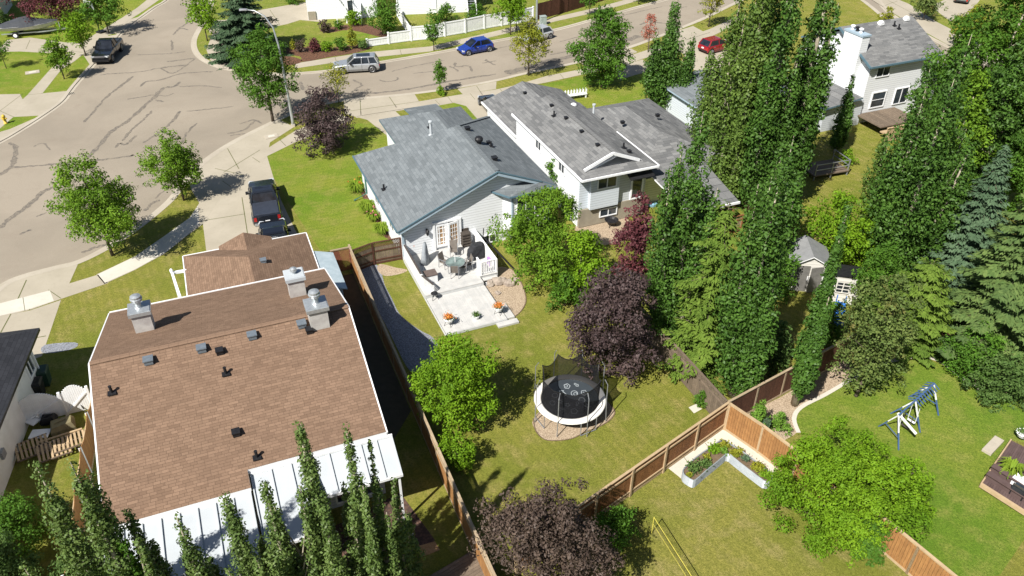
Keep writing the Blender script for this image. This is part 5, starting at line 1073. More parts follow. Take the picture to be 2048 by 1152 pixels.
    if kind == 'pickup':
        t_ = MB(); t_.bx(-hl + .1, cabR_ if (cabR_ := sec[4][0]) else 0, -w * .84, w * .84, belt - .035, belt + .025); obj('bed_cover', t_, simple('bed cover vinyl', (.035, .042, .060), None, 4, .42, spec=.6), root, False, .015)
        g2 = MB(); g2.bx(-hl - .04, -hl + .02, -w * .9, w * .9, .42, .60); g2.bx(hl - .1, hl + .03, -w * .86, w * .86, .40, .58); obj('bumper', g2, M['black' if 'kerb' in label or 'sticker' in label else 'metal'], root)
    else:
        g2 = MB(); g2.bx(-hl - .02, -hl + .1, -w * .8, w * .8, .32, .48); g2.bx(hl - .12, hl + .015, -w * .72, w * .72, .28, .42); obj('bumper', g2, M['black'], root)
    gr = MB(); gr.bx(hl - .06, hl + .02, -w * .45, w * .45, hood - .42, hood - .28); obj('grille', gr, M['black'], root)
    pl = MB(); pl.bx(-hl - .05, -hl + .02, -.16, .16, .62, .75); obj('number_plate', pl, M['white'], root)
    for s in (-1, 1):
        q = MB(); xm = (xf0 + xr0) / 2 + .1
        for xx in ((xf0 - .15, xm, xr0 + (.55 if kind != 'pickup' else .1))): q.bar((xx, s * (w + .004), gz + .12), (xx, s * (w + .004), belt - .12), .02, .012)
        q.bar((xf0 - .15, s * (w + .004), gz + .14), (xr0 + .5, s * (w + .004), gz + .14), .02, .012); obj('door_seam', q, M['black'], root)
        q = MB(); q.box((hl - .16, s * w * .74, hood - .2), (.3, .32, .14), -s * .35); obj('headlight', q, M['lamp'], root)
        q = MB(); q.bx(-hl - .015, -hl + .16, s * w * .80 - .09, s * w * .80 + .09, belt - .42, belt - .12); obj('tail_light', q, M['red_lamp'], root)
        q = MB(); q.bx(xf0 - .55, xf0 - .35, s * (w + .02), s * (w + .2), belt + .0, belt + .16); q.bar((xf0 - .45, s * w * .9, belt), (xf0 - .45, s * (w + .05), belt + .05), .05); obj('mirror', q, M['black'], root)
        for wx in (xf, xr):
            a = MB(); a.tube([(wx, s * (w - .25), wr), (wx, s * (w + .012), wr)], wr + .07, 16); obj('wheel_arch', a, M['black'], root)
            t_ = MB(); t_.tube([(wx, s * (w - .22), wr), (wx, s * (w + .0), wr), (wx, s * (w + .03), wr)], [wr, wr, wr * .93], 18); wh = obj('wheel', t_, M['rubber'], root)
            r_ = MB(); r_.tube([(wx, s * (w + .0), wr), (wx, s * (w + .036), wr)], wr * .2, 10)
            for k in range(5): a_ = k * 2 * pi / 5 + .3; r_.bar((wx, s * (w + .034), wr), (wx + cos(a_) * wr * .62, s * (w + .034), wr + sin(a_) * wr * .62), .07, .02)
            r_.tube([(wx + cos(k * pi / 8) * wr * .64, s * (w + .03), wr + sin(k * pi / 8) * wr * .64) for k in range(17)], .03, 4); obj('rim', r_, M[rim], wh)
        for z_, x_ in ((belt - .13, xf0 - .9), (belt - .13, xr0 + .9 if kind != 'pickup' else xr0 + .45)):
            q = MB(); q.bx(x_ - .09, x_ + .09, s * (w - .01), s * (w + .025), z_ - .015, z_ + .02); obj('door_handle', q, M['black'] if kind == 'pickup' else M['metal'], root)
    return root
def heading(a, b): d = b - a; return atan2(d.y, d.x)
def side_on(front, rear, width, L, xf_, xr_, sgn, s=.93):   # contact pixels of two near wheels -> centre and heading
    f, r_ = g(*front), g(*rear); hd = heading(r_, f); n = Vector((-sin(hd), cos(hd), 0)) * sgn
    c = (f + r_) / 2 - Vector((cos(hd), sin(hd), 0)) * (xf_ + xr_) / 2 * s + n * width / 2 * s; return Vector((c.x, c.y, -.05)), hd
c, hd = side_on((687, 148), (739, 145), 1.95, 5., 1.5, -1.4, -1); car('silver grey sport utility car parked on the street by the mulch garden', 'car', 'parked_car', c, hd, 5., 1.98, 1.72, 'suv', paint('silver paint', (.42, .44, .46), .25, .45), 'cars parked along the street', sunroof=True)
c, hd = side_on((939, 110.5), (978, 103), 1.72, 4., 1.2, -1.35, -1); car('bright blue hatchback parked along the white fence', 'car', 'parked_car', c, hd, 4.1, 1.76, 1.5, 'hatch', paint('bright blue paint', (.014, .045, .30), .22, .2), 'cars parked along the street')
c, hd = side_on((1064, 87), (1101, 77), 1.75, 4.2, 1.2, -1.4, -1); car('pale silver hatchback half hidden by the yellowing maple', 'car', 'parked_car', c, hd, 4.3, 1.8, 1.5, 'hatch', paint('pale silver paint', (.52, .54, .55), .25, .3), 'cars parked along the street')
a, b = g(1411, 111), g(1448, 102); car('red compact car on the driveway behind the poplars', 'car', 'parked_car', (a + b) / 2 + Vector((.3, 1.0, 0)), heading(a, b), 4.3, 1.8, 1.55, 'hatch', paint('red paint', (.28, .012, .02), .22, .2))
a, b = g(998, 240), g(966, 200); car('black saloon on the driveway between the two grey roofed houses', 'car', 'parked_car', (a + b) / 2 + Vector((.15, 0, 0)), heading(a, b), 4.7, 1.82, 1.45, 'sedan', paint('black saloon paint', (.012, .013, .018), .15, .2))
a, b = g(1913, 20), g(1935, -18); car('grey saloon seen from behind at the top right corner', 'car', 'parked_car', (a + b) / 2, heading(a, b), 4.6, 1.8, 1.45, 'sedan', paint('grey green paint', (.16, .175, .165), .25, .3))
f, r_ = g(200, 131), g(229, 96); hd = heading(r_, f); car('black pickup parked at the kerb of the cul-de-sac', 'pickup', 'pickup_truck', Vector(((f + r_) / 2).to_tuple()[:2] + (-.05,)) + Vector((.1, .2, 0)), hd, 5.7, 1.95, 1.85, 'pickup', paint('black paint', (.010, .011, .014), .12, .2), scale=.98)
bl = paint('dark slate paint', (.022, .026, .036), .2, .3)
ctr = g(522, 366, 1.9); hd = radians(108.5); fw = Vector((cos(hd), sin(hd), 0))
car('dark slate pickup with a covered bed, parked in front on the wide driveway', 'pickup', 'pickup_truck', Vector((ctr.x, ctr.y, 0)) - fw * .55, hd, 5.9, 2.0, 1.9, 'pickup', bl, sunroof=True, scale=1.0)
ctr2 = g(543.5, 447, 1.88); t2 = car('black pickup with an arched white sticker, half under the garage roof edge', 'pickup', 'pickup_truck', Vector((ctr2.x, ctr2.y, 0)) - fw * .5, hd, 5.6, 1.95, 1.88, 'pickup', paint('black blue paint', (.013, .015, .022), .18, .3), scale=.97)
st = MB()                                        # arched lettering on the rear window, too small to read in the photograph
cabR, zz = -.17 * 5.6, 1.88
for k in range(8):
    an = pi * (.86 - .72 * k / 7); x = cabR + .10; yc = -cos(an) * .34; zc = 1.36 + sin(an) * .22
    s_ = .10 ; Mx = Matrix.Rotation(radians(-23), 3, 'Y') @ Matrix.Rotation(-(an - pi / 2), 3, 'X')
    st.box((x + .0 + (zc - 1.2) * .33 - .06, yc, zc), (.012, .085, .12), 0, 0, Mx)
obj('window_sticker', st, M['white'], t2)
# covered boat on its trailer
a, b = g(20, 72), g(105, 66); hd = heading(a, b); bt = thing('motor_boat', 'motor boat under a dark grey cover on a trailer in the top left driveway', 'boat', ((a + b) / 2).to_tuple(), hd)
def bring(x, w, zk, zs): return [(x, 0, zk), (x, w * .75, zk + .25), (x, w, zs), (x, -w, zs), (x, -w * .75, zk + .25)]
m = MB(); m.loft([bring(-3., 1.0, .55, 1.15), bring(-1, 1.1, .5, 1.2), bring(1.2, 1.0, .55, 1.28), bring(2.4, .55, .8, 1.38), bring(3.1, .06, 1.15, 1.45)]); obj('hull', m, simple('white gelcoat', (.62, .61, .58), None, 4, .3), bt)
def cring(x, w, zs, zt): return [(x, w, zs), (x, w * .6, zs + (zt - zs) * .75), (x, 0, zt), (x, -w * .6, zs + (zt - zs) * .75), (x, -w, zs)]
m = MB(); m.loft([cring(-3.25, .7, 1.05, 1.2), cring(-2.4, 1.08, 1.1, 1.5), cring(-.6, 1.16, 1.12, 2.0), cring(.1, 1.14, 1.15, 2.1), cring(.9, 1.05, 1.2, 1.75), cring(2.2, .7, 1.3, 1.55), cring(3.2, .08, 1.42, 1.5)]); obj('boat_cover', m, simple('dark grey boat cover', (.05, .055, .065), None, 3, .8, bump=.4, bscale=8), bt)
m = MB(); [m.bar((-2.8, s * .7, .42), (1.8, s * .6, .42), .09, .12) for s in (-1, 1)]; m.bar((1.8, -.6, .42), (4.2, 0, .45), .09, .12); m.bar((1.8, .6, .42), (4.2, 0, .45), .09, .12); m.bar((-1.3, -1.05, .36), (-1.3, 1.05, .36), .1); m.bar((3.2, 0, .45), (3.2, 0, 1.25), .08); obj('trailer', m, M['metal'], bt)
for s in (-1, 1):
    m = MB(); m.tube([(-1.3, s * .98, .33), (-1.3, s * 1.2, .33)], .33, 16); wh = obj('wheel', m, M['rubber'], bt); m = MB(); m.tube([(-1.3, s * 1.18, .33), (-1.3, s * 1.22, .33)], .2, 12); obj('rim', m, M['white'], wh)
# ================================================================== FENCES
def fence(label, pts, h, bm, rm, name='wooden_fence', cat='fence', board=.14, lattice=0., post_every=2.4, side=1, cap=True, wave=0., group=None, gap=.012, rng=random.Random(5), pm=None):
    o = Vector(pts[0]); root = thing(name, label, cat, (o.x, o.y, 0), 0, group); pts = [Vector(p) - o for p in pts]
    bd = MB(); rl = MB(); lt = MB(); hb = h - lattice
    for a, b in zip(pts[:-1], pts[1:]):
        a, b = Vector((a.x, a.y, 0)), Vector((b.x, b.y, 0)); d = b - a; L = d.length; u = d / L; rz = atan2(u.y, u.x); nv = Vector((-u.y, u.x, 0)) * side
        n = max(1, int(L / board)); w = L / n
        for i in range(n):
            p = a + u * (i + .5) * w; hh = hb + rng.uniform(-.012, .012)
            if wave: f = ((i * w) % 2.4) / 2.4; hh = hb - wave * (4 * f * (1 - f)) if wave > 0 else hb + wave + (-wave) * (4 * f * (1 - f))
            bd.box((p.x, p.y, .06 + hh / 2), (w - gap, .02, hh - .08), rz)
        for z in (.35, hb - .28): m = (a + b) / 2 - nv * .03; rl.box((m.x, m.y, z), (L, .04, .09), rz)
        m = (a + b) / 2; rl.box((m.x, m.y, .09), (L, .045, .14), rz)
        if cap and not wave: rl.box((m.x, m.y, h + .02), (L, .12, .035), rz); rl.box((m.x + nv.x * .02, m.y + nv.y * .02, hb - .03), (L, .03, .09), rz)
        k = max(1, round(L / post_every))
        for i in range(k + 1): p = a + d * i / k - nv * .02; pb_ = MB(); pb_.box((p.x, p.y, (h + .03) / 2), (.11, .11, h + .03), rz); obj('post', pb_, M[pm or rm], root)
        if lattice:
            s = .11; nn = int(L / s)
            for i in range(-int(lattice / s), nn + 1):
                for sg in (1, -1):
                    x0 = i * s; x1 = x0 + lattice; t0, t1 = max(0, -x0), min(lattice, L - x0)
                    if t1 - t0 < .03: continue
                    za, zb = (hb + t0, hb + t1) if sg > 0 else (h - t0, h - t1)
                    p, q = a + u * (x0 + t0), a + u * (x0 + t1); off = nv * .006 * sg
                    lt.bar(Vector((p.x, p.y, za)) + off, Vector((q.x, q.y, zb)) + off, .01, .035)
    obj('boards', bd, M[bm], root); obj('rail', rl, M[rm], root)
    if lattice: obj('lattice', lt, M[rm], root)
    return root
F1a, F1b, F1c, F1d = BROWN.w(13.5, 20.2), BROWN.w(13.5, 12.), BROWN.w(13.55, -1.), BROWN.w(13.6, -8.5)
fence('tan board fence running between the brown and the blue roofed houses', [F1a, F1b, F1c, F1d], 1.8, 'wood_orange', 'wood_pale', side=-1, lattice=.35)
fence('weathered board gate and lattice beside the wall of the blue roofed house', [BROWN.w(13.6, 19.7), BLUE.w(-1.5, .98), BLUE.w(.36, .9)], 1.65, 'wood_grey', 'wood_brown', lattice=.35, name='garden_gate', cat='gate', post_every=1.6)
lf = thing('lattice_screen', 'red brown diagonal lattice screen beside the lean-to shed', 'lattice', (BROWN.w(12.3, 19.9)).to_tuple(), BROWN.th)
c = MB()
for i in range(-14, 12):
    for sg in (1, -1):
        x0 = i * .115; t0, t1 = max(0, -x0), min(1.6, 1.25 - x0)
        if t1 - t0 > .04: za, zb = (.15 + t0, .15 + t1) if sg > 0 else (1.75 - t0, 1.75 - t1); c.bar((x0 + t0, .008 * sg, za), (x0 + t1, .008 * sg, zb), .01, .04)
obj('lattice', c, simple('red brown lattice', (.24, .085, .055), (.18, .06, .04), 4, .8), lf); c = MB(); c.bx(-.06, 0, -.04, .04, 0, 1.85); c.bx(1.25, 1.3, -.04, .04, 0, 1.85); c.bx(-.06, 1.3, -.045, .045, 1.78, 1.86); obj('frame', c, M['wood_pale'], lf)
K0 = g(1446, 858); K1 = g(1250, 998); dv = (K1 - K0).normalized()
fence('long reddish stained cedar fence along the bottom of the trampoline lawn', [K0, K0 + dv * 13.5], 1.8, 'wood_fence', 'wood_tan', side=-1)
K2 = g(1514, 905); dv2 = (K2 - K0).normalized(); K3 = g(1813, 1147)
fence('sunlit orange cedar fence behind the raised bed, running under the lime tree', [K0 + dv2 * .1, K2, g(1735, 1080), K3, K3 + (K3 - g(1735, 1080)).normalized() * 4], 1.8, 'wood_orange', 'wood_tan', side=-1)
fence('weathered grey fence with lattice top behind the trampoline lawn', [g(1441, 852), g(1350, 748), g(1240, 622)], 1.75, 'wood_grey', 'wood_grey', lattice=.38, side=1)
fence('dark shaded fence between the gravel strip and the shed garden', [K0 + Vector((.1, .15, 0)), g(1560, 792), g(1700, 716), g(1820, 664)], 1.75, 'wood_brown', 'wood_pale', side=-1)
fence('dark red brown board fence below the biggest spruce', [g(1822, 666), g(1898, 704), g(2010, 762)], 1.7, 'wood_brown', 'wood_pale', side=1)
fence('slatted fence under the porch roof of the grey house', [g(1405, 485), g(1480, 462)], 1.3, 'wood_pale', 'wood_fence', gap=.06)
fence('orange cedar fence with scalloped top beside the junk pile', [BROWN.w(-1.25, 12.3), BROWN.w(-1.55, 9.9), BROWN.w(-1.75, 7.5), BROWN.w(-1.9, 5.1), BROWN.w(-2., 2.7), BROWN.w(-2.1, .3)], 1.75, 'wood_orange', 'wood_tan', wave=.28, side=1, cap=False, pm='white')
def arch_gate(label, p0, u, L, hmid, hend):
    root = thing('white_gate', label, 'gate', p0.to_tuple(), atan2(u.y, u.x)); c = MB(); n = int(L / .09); w = L / n
    for i in range(n):
        f = (i + .5) / n; hh = hend + (hmid - hend) * (1 - (2 * f - 1) ** 2); c.box(((i + .5) * w, 0, .08 + hh / 2), (w - .008, .03, hh))
    obj('boards', c, M['white'], root); c = MB(); c.bx(0, L, .02, .07, .35, .45); c.bx(0, L, .02, .07, hend - .25, hend - .15); c.bar((0.05, -.04, .2), (L - .05, -.04, hend - .1), .04, .09); obj('brace', c, M['white'], root)
    for x in (-.06, L + .06): c = MB(); c.bx(x - .06, x + .06, -.06, .06, 0, hend + .25); obj('post', c, M['white'], root)
q0, q1 = g(47, 852), g(187, 818); u = (q1 - q0).normalized(); LL = (q1 - q0).length
arch_gate('wide arched white gate leaf in the shade beside the stucco house', q0, u, LL * .60, 1.75, 1.2); arch_gate('narrow arched white gate leaf in the sun beside the brown roof', q0 + u * (LL * .60 + .14), u, LL * .40 - .14, 1.75, 1.3)
def panel_fence(label, px, tops, mat, name, nposts):
    pts = [g(*p) for p in px]; root = thing(name, label, 'fence', pts[0].to_tuple()); c = MB(); r = MB(); o = pts[0]
    for i, (a, b) in enumerate(zip(pts[:-1], pts[1:])):
        a, b = a - o, b - o; d = b - a; L = d.length; rz = atan2(d.y, d.x); m = (a + b) / 2; h = tops[i]; n = int(L / .3)
        for k in range(n): p = a + d * (k + .5) / n; c.box((p.x, p.y, .08 + h / 2), (L / n - .015, .03, h - .1), rz)
        r.box((m.x, m.y, h + .02), (L, .1, .12), rz); r.box((m.x, m.y, .12), (L, .06, .14), rz)
        for q in (a, b): pb_ = MB(); pb_.box((q.x, q.y, (h + .12) / 2), (.16, .16, h + .12), rz); pb_.box((q.x, q.y, h + .14), (.2, .2, .05), rz); obj('post', pb_, M[mat], root)
    obj('boards', c, M[mat], root); obj('rail', r, M[mat], root)
wf = [(735, 94), (778, 88), (823, 82), (855, 79)] + [(890, 73), (931, 66), (969, 58), (1003, 52), (1035, 47), (1066, 41)]
panel_fence('long white panel fence stepping down beside the far pavement', wf, [.75, 1.15, 1.5] + [1.5] * 6, 'white', 'white_fence', 0)
panel_fence('short white fence running back from the low corner of the long one', [(823, 80), (806, 52), (795, 34)], [1.3, 1.3], 'white', 'white_fence', 0)
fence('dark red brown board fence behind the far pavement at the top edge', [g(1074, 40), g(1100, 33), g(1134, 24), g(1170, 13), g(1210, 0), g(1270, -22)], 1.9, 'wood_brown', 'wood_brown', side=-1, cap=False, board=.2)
# ================================================================== DECK OF THE BLUE HOUSE
B = BLUE
dk = thing('wooden_deck', 'white two-level back deck of the blue roofed house with railings', 'deck', B.o, B.th)
c = MB()
for i in range(34): y = .42 - i * .138; c.bx(.4, 5.4 if y > -3.5 else 4.17, y - .134, y, .40, .45)
obj('upper_boards', c, M['deck_white'], dk)
c = MB()
for i in range(28):
    x = .42 + i * .1355
    c.bx(x, x + .132, -7.98, -4.24, .15, .20)
obj('lower_boards', c, M['deck_white'], dk)
c = MB(); c.bx(.4, 4.17, -4.26, -4.2, .205, .398); c.bx(.38, 4.22, -8.03, -7.99, .02, .19); c.bx(.36, .40, -8., .45, .02, .148); c.bx(4.22, 4.26, -8., -4.3, .02, .148); c.bx(.36, .4, -4.2, .45, .15, .44); c.bx(4.17, 5.4, -3.55, -3.5, .02, .39); c.bx(5.4, 5.44, -3.5, .45, .02, .39); obj('skirt', c, M['deck_fascia'], dk)
c = MB()
c.bx(3.5, 4.8, -8.45, -8.05, .0, .12); c.bx(4.3, 4.75, -7.9, -6.4, .0, .14); obj('step', c, M['deck_white'], dk)
c = MB(); c.bx(4.3, 5.3, -3.85, -3.57, .2, .26); c.bx(4.3, 5.3, -4.15, -3.87, .04, .12); obj('step', c, M['deck_white'], dk)
def railing(a, b, h0, h1, slats, capmat, label=None):
    c = MB(); a, b = Vector(a), Vector(b); d = b - a; L = d.length; n = int(L / .11)
    for i in range(n + 1):
        p = a + d * i / n; hh = h0 + (h1 - h0) * i / n; c.bar((p.x, p.y, .46), (p.x, p.y, .45 + hh - .04), slats)
    c.bar((a.x, a.y, .53), (b.x, b.y, .53), .05, .08); r = obj('railing', c, M['white'], dk)
    c = MB(); c.bar((a.x, a.y, .45 + h0), (b.x, b.y, .45 + h1), .11, .05); obj('handrail', c, M[capmat], r)
M['rail_dark'] = simple('dark rail cap', (.09, .075, .07), (.06, .05, .05), 5, .6)
railing((.46, .4, 0), (.46, -3.3, 0), .95, .95, .075, 'rail_dark'); railing((.46, -3.35, 0), (.95, -4.15, 0), .93, .6, .06, 'rail_dark'); railing((5.34, .4, 0), (5.34, -3.42, 0), .95, .95, .09, 'white'); railing((4.35, -3.44, 0), (5.3, -3.44, 0), .95, .95, .05, 'white'); railing((4.3, -2.75, 0), (4.3, -3.4, 0), .9, .9, .05, 'white')
for x, y in ((.46, .43), (.46, -3.34), (5.34, -3.46), (4.3, -3.46), (5.34, .43)): c = MB(); c.box((x, y, .72), (.12, .12, 1.4)); obj('post', c, M['white'], dk)
aw = thing('retracted_frame', 'dark steel frame leaning beside the right deck railing', 'frame', B.w(5.9, -1., 0), B.th)
c = MB(); c.bar((0, 1.2, .75), (.9, -3.1, .05), .07); c.bar((-.1, 1.2, .05), (0, 1.2, 1.5), .05); c.bar((.35, -.4, .45), (.35, -.4, 0), .05); obj('frame', c, M['black'], aw)
def at(px, py, z): return g(px, py, z)
Z1, Z2 = .455, .205
d6 = lambda x, y: (780 + x / 4.607, 430 + y / 4.607)
# table, chairs
t = thing('patio_table', 'round glass patio table with a closed pale parasol pole through it', 'table', at(*d6(605, 520), Z1))
c = MB(); c.lathe((0, 0, .70), [(.60, 0), (.62, .012), (.60, .024)], 24); obj('tabletop', c, glass('green tinted table glass', (.10, .13, .125), .1), t)
c = MB(); c.tube([(cos(a * pi / 12) * .62, sin(a * pi / 12) * .62, .71) for a in range(25)], .018, 5); obj('rim', c, M['grey_metal'], t)
for k in range(4): a = k * pi / 2 + .6; c = MB(); c.bar((cos(a) * .55, sin(a) * .55, .7), (cos(a) * .5, sin(a) * .5, 0), .035); obj('leg', c, M['grey_metal'], t)
c = MB(); c.tube([(0, 0, 0), (0, 0, 1.35)], .022, 6); obj('parasol_pole', c, M['white'], t)
M['mesh_seat'] = simple('grey brown sling fabric', (.17, .15, .13), (.14, .12, .105), 6, .8)
def chair(label, px, py, face, zz=Z1):
    r = thing('patio_chair', label, 'chair', at(px, py, zz), face, 'sling chairs around the glass table')
    c = MB(); c.box((0, 0, .42), (.46, .46, .025)); obj('seat', c, M['mesh_seat'], r)
    c = MB(); Mx = Matrix.Rotation(radians(-14), 3, 'Y'); c.box((-.27, 0, .72), (.025, .46, .56), 0, 0, Mx); obj('backrest', c, M['mesh_seat'], r)
    for s in (-1, 1):
        c = MB(); c.bar((.22, s * .25, 0), (.2, s * .25, .62), .03); c.bar((.22, s * .25, .62), (-.28, s * .25, .66), .035); obj('armrest', c, M['grey_metal'], r)
        for x in (-.26,): c = MB(); c.bar((x - .04, s * .24, 0), (x, s * .24, .45), .03); c.bar((x, s * .24, .45), (x - .1, s * .24, 1.0), .03); obj('leg', c, M['grey_metal'], r)
tx, ty = t.location.x, t.location.y
for lb, px, py in [('sling chair on the left of the glass table, its back to the railing', *d6(505, 480)), ('sling chair nearest the camera at the glass table', *d6(600, 565)), ('sling chair on the right of the glass table by the grill', *d6(712, 500)), ('pale chair on the far side of the glass table by the door', *d6(590, 375)), ('sling chair pushed to the lower right of the glass table', *d6(668, 520))]:
    p = at(px, py, Z1); chair(lb, px, py, atan2(ty - p.y, tx - p.x))
# covered grill
def sack(name, label, cat, loc, rz, secs, mat, n=12, seed=3):
    r = random.Random(seed); root = thing(name, label, cat, loc, rz); root.scale = (.86, .86, .86) if n > 18 else (1, 1, 1); c = MB(); rings = []
    for z, a, b, ox in secs: rings.append([(ox + a * abs(cos(t_)) ** .6 * (1 if cos(t_) > 0 else -1) * (1 + r.uniform(-.07, .07)), b * abs(sin(t_)) ** .6 * (1 if sin(t_) > 0 else -1) * (1 + r.uniform(-.07, .07)), z) for t_ in [2 * pi * k / n for k in range(n)]])
    c.loft(rings); obj('cover', c, M[mat], root, n < 20); return root
sack('covered_grill', 'black fabric covered barbecue on the deck beside the right railing', 'barbecue', at(*d6(800, 390), Z1), B.th + .1, [(0, .72, .36, 0), (.35, .74, .36, 0), (.75, .70, .36, 0), (1.0, .52, .36, .05), (1.16, .48, .32, .06), (1.2, .40, .26, .07)], 'darkcloth', 20)
sack('covered_furniture', 'pale grey covered folded item leaning by the left deck railing', 'covered furniture', at(*d6(325, 430), Z1), B.th + 1.1, [(0, .50, .30, 0), (.5, .46, .2, 0), (1.0, .34, .13, .1), (1.3, .18, .08, .18)], 'greycloth', 18, 5)
ss = thing('stacked_chairs', 'stack of brown wicker seats against the wall beside the open door', 'chairs', at(*d6(700, 280), Z1), B.th); M['wicker'] = simple('brown wicker', (.075, .062, .05), (.04, .034, .03), 18, .8, bump=.6)
for k in range(5): c = MB(); c.box((0, .05 * k * .2, .14 + k * .2), (.62, .55, .13)); c.box((0, .28, .26 + k * .2), (.62, .07, .22)); obj('chair_seat', c, M['wicker'], ss, False, .02)
bx_ = thing('storage_box', 'white deck box with a brown lid beside the left railing', 'box', at(*d6(375, 600), Z1), B.th); c = MB(); c.box((0, 0, .26), (.75, .62, .5)); obj('body', c, M['white'], bx_); c = MB(); c.box((0, 0, .54), (.8, .68, .06)); obj('lid', c, simple('brown lid', (.13, .10, .09), None, 5, .7), bx_)
orr = thing('watering_can', 'orange plastic watering can in the far left corner of the deck', 'watering can', at(*d6(215, 345), Z1), 1.1); M['orange'] = simple('orange plastic', (.62, .13, .02), None, 5, .45); c = MB(); c.lathe((0, 0, .35), [(.17, 0), (.22, .08), (.24, .3), (.16, .42)], 12); obj('body', c, M['orange'], orr, True); c = MB(); c.tube([(.2, 0, .45), (.45, 0, .75)], [.04, .03], 6); c.tube([(-.2, 0, .5), (-.34, 0, .68), (-.1, 0, .8)], .025, 6); obj('spout', c, M['orange'], orr); c = MB(); c.lathe((0, 0, 0), [(.2, 0), (.2, .02), (.05, .04), (.05, .34)], 10); obj('stand', c, M['grey_metal'], orr)
pp = thing('toy_table', 'small purple and white toy set behind the right deck railing', 'toy', at(*d6(935, 455), Z1), B.th); M['purple'] = simple('purple plastic', (.36, .20, .50), None, 5, .5); c = MB(); c.box((0, 0, .5), (.5, .4, .05)); obj('top', c, M['purple'], pp)
for x, y in ((.2, .15), (-.2, .15), (.2, -.15), (-.2, -.15)): c = MB(); c.bar((x, y, 0), (x, y, .48), .05); obj('leg', c, M['purple'], pp)
st_ = thing('plant_stool', 'small black round stool on the lower deck step edge', 'stool', at(*d6(412, 775), Z2)); c = MB(); c.lathe((0, 0, .42), [(.2, 0), (.22, .02), (.2, .05)], 14); obj('seat', c, M['black'], st_)
for k in range(3): a = k * 2.1; c = MB(); c.bar((cos(a) * .16, sin(a) * .16, .43), (cos(a) * .22, sin(a) * .22, 0), .025); obj('leg', c, M['black'], st_)
def planter(label, px, py, stand, flower, seed, r0=.2, z=Z2):
    r = thing('flower_pot', label, 'flower pot', at(px, py, z)); zz = .22 if stand else 0
    c = MB(); c.lathe((0, 0, zz), [(r0 * .7, 0), (r0 * 1.05, .2), (r0 * 1.15, .22), (r0 * 1.1, .26), (r0 * .9, .25)], 14); obj('pot', c, M['white'], r)
    rng = rs(seed); n = 260; P = rng.normal(size=(n, 3)) * np.array([r0 * .5, r0 * .5, .07]); P[:, 2] = np.abs(P[:, 2]) + zz + .26; V, F_ = quads(P, rng.normal(size=(n, 3)) + np.array([0, 0, .8]), np.full(n, .045), .6, rng); rawmesh('foliage', V, F_, M['lf_bush'], r)
    if flower:
        n = 240; P = rng.normal(size=(n, 3)) * np.array([r0 * .5, r0 * .5, .06]); P[:, 2] = np.abs(P[:, 2]) + zz + .36; V, F_ = quads(P, rng.normal(size=(n, 3)) + np.array([0, 0, .9]), np.full(n, .045), .7, rng); rawmesh('flowers', V, F_, M[flower], r)
    if stand:
        for k in range(4): a = k * pi / 2 + .4; c = MB(); c.bar((cos(a) * r0 * .8, sin(a) * r0 * .8, .24), (cos(a) * r0 * 1.1, sin(a) * r0 * 1.1, 0), .022); obj('leg', c, M['black'], r)
planter('orange flowers in a footed pot at the left front corner of the lower deck', *d6(545, 1010), True, 'fl_orange', 1, .27); planter('orange flowers in a footed pot at the right front of the lower deck', *d6(1000, 905), True, 'fl_orange', 2, .25); planter('white pot with a small green plant between the two flower pots', *d6(793, 955), False, None, 3, .2)
for k, (x, y, s) in enumerate([(925, 640, .34), (990, 625, .42), (1040, 620, .36), (1100, 640, .38), (1145, 610, .26), (995, 722, .2)]):
    p = g(*d6(x, y)); r = MB(); rr = random.Random(k + 9); r.lathe((0, 0, -.05), [(s * .7, 0), (s, s * .3), (s * .85, s * .75), (s * .4, s)], 9, 0, 1.15, .85); r.v = [(a + rr.uniform(-.05, .05), b + rr.uniform(-.05, .05), c_ + rr.uniform(-.04, .04)) for a, b, c_ in r.v]
    o = obj('garden_rock', r, M['rock']); o.location = p; o.rotation_euler = (0, 0, rr.uniform(0, 6)); tag(o, ['dark boulder nearest the deck stairs', 'large boulder second in the row by the deck stairs', 'rounded boulder in the middle of the row by the deck', 'flat topped boulder fourth in the row by the deck', 'pale boulder at the lawn end of the row by the deck', 'small pale rock alone on the tan gravel by the deck'][k], 'rock', 'boulders beside the deck stairs')
# ================================================================== TRAMPOLINE
tc = g(1140, 797, .9); tr = thing('trampoline', 'round trampoline with a white rim pad and black safety net', 'trampoline', (tc.x, tc.y, 0)); RO, RI, ZT = 1.83, 1.48, .9
def circ(r, z, n=48): return [(cos(2 * pi * k / n) * r, sin(2 * pi * k / n) * r, z) for k in range(n)]
c = MB(); c.face(circ(RI + .02, ZT - .03)); obj('mat', c, simple('black trampoline mat', (.040, .050, .060), (.033, .041, .05), 2, .6), tr)
c = MB(); c.loft([circ(RI, ZT - .02), circ(RI, ZT + .03), circ(RI + .08, ZT + .05), circ(RO - .05, ZT + .05), circ(RO, ZT + .02), circ(RO, ZT - .04)], 0, False); obj('pad', c, simple('off white rim pad', (.74, .72, .68), (.66, .64, .60), 3, .6), tr, True)
c = MB(); c.tube(circ(RO - .05, ZT - .06) + circ(RO - .05, ZT - .06)[:1], .03, 6); obj('frame', c, M['grey_metal'], tr)
for k in range(4): a = k * pi / 2 + .5; c = MB(); p, q = (cos(a - .25) * RO, sin(a - .25) * RO), (cos(a + .25) * RO, sin(a + .25) * RO); c.tube([(*p, ZT - .06), (p[0], p[1], .05), (q[0], q[1], .05), (*q, ZT - .06)], .028, 6); obj('leg', c, M['grey_metal'], tr)
NP = 8; tops = []; A0 = -1.95
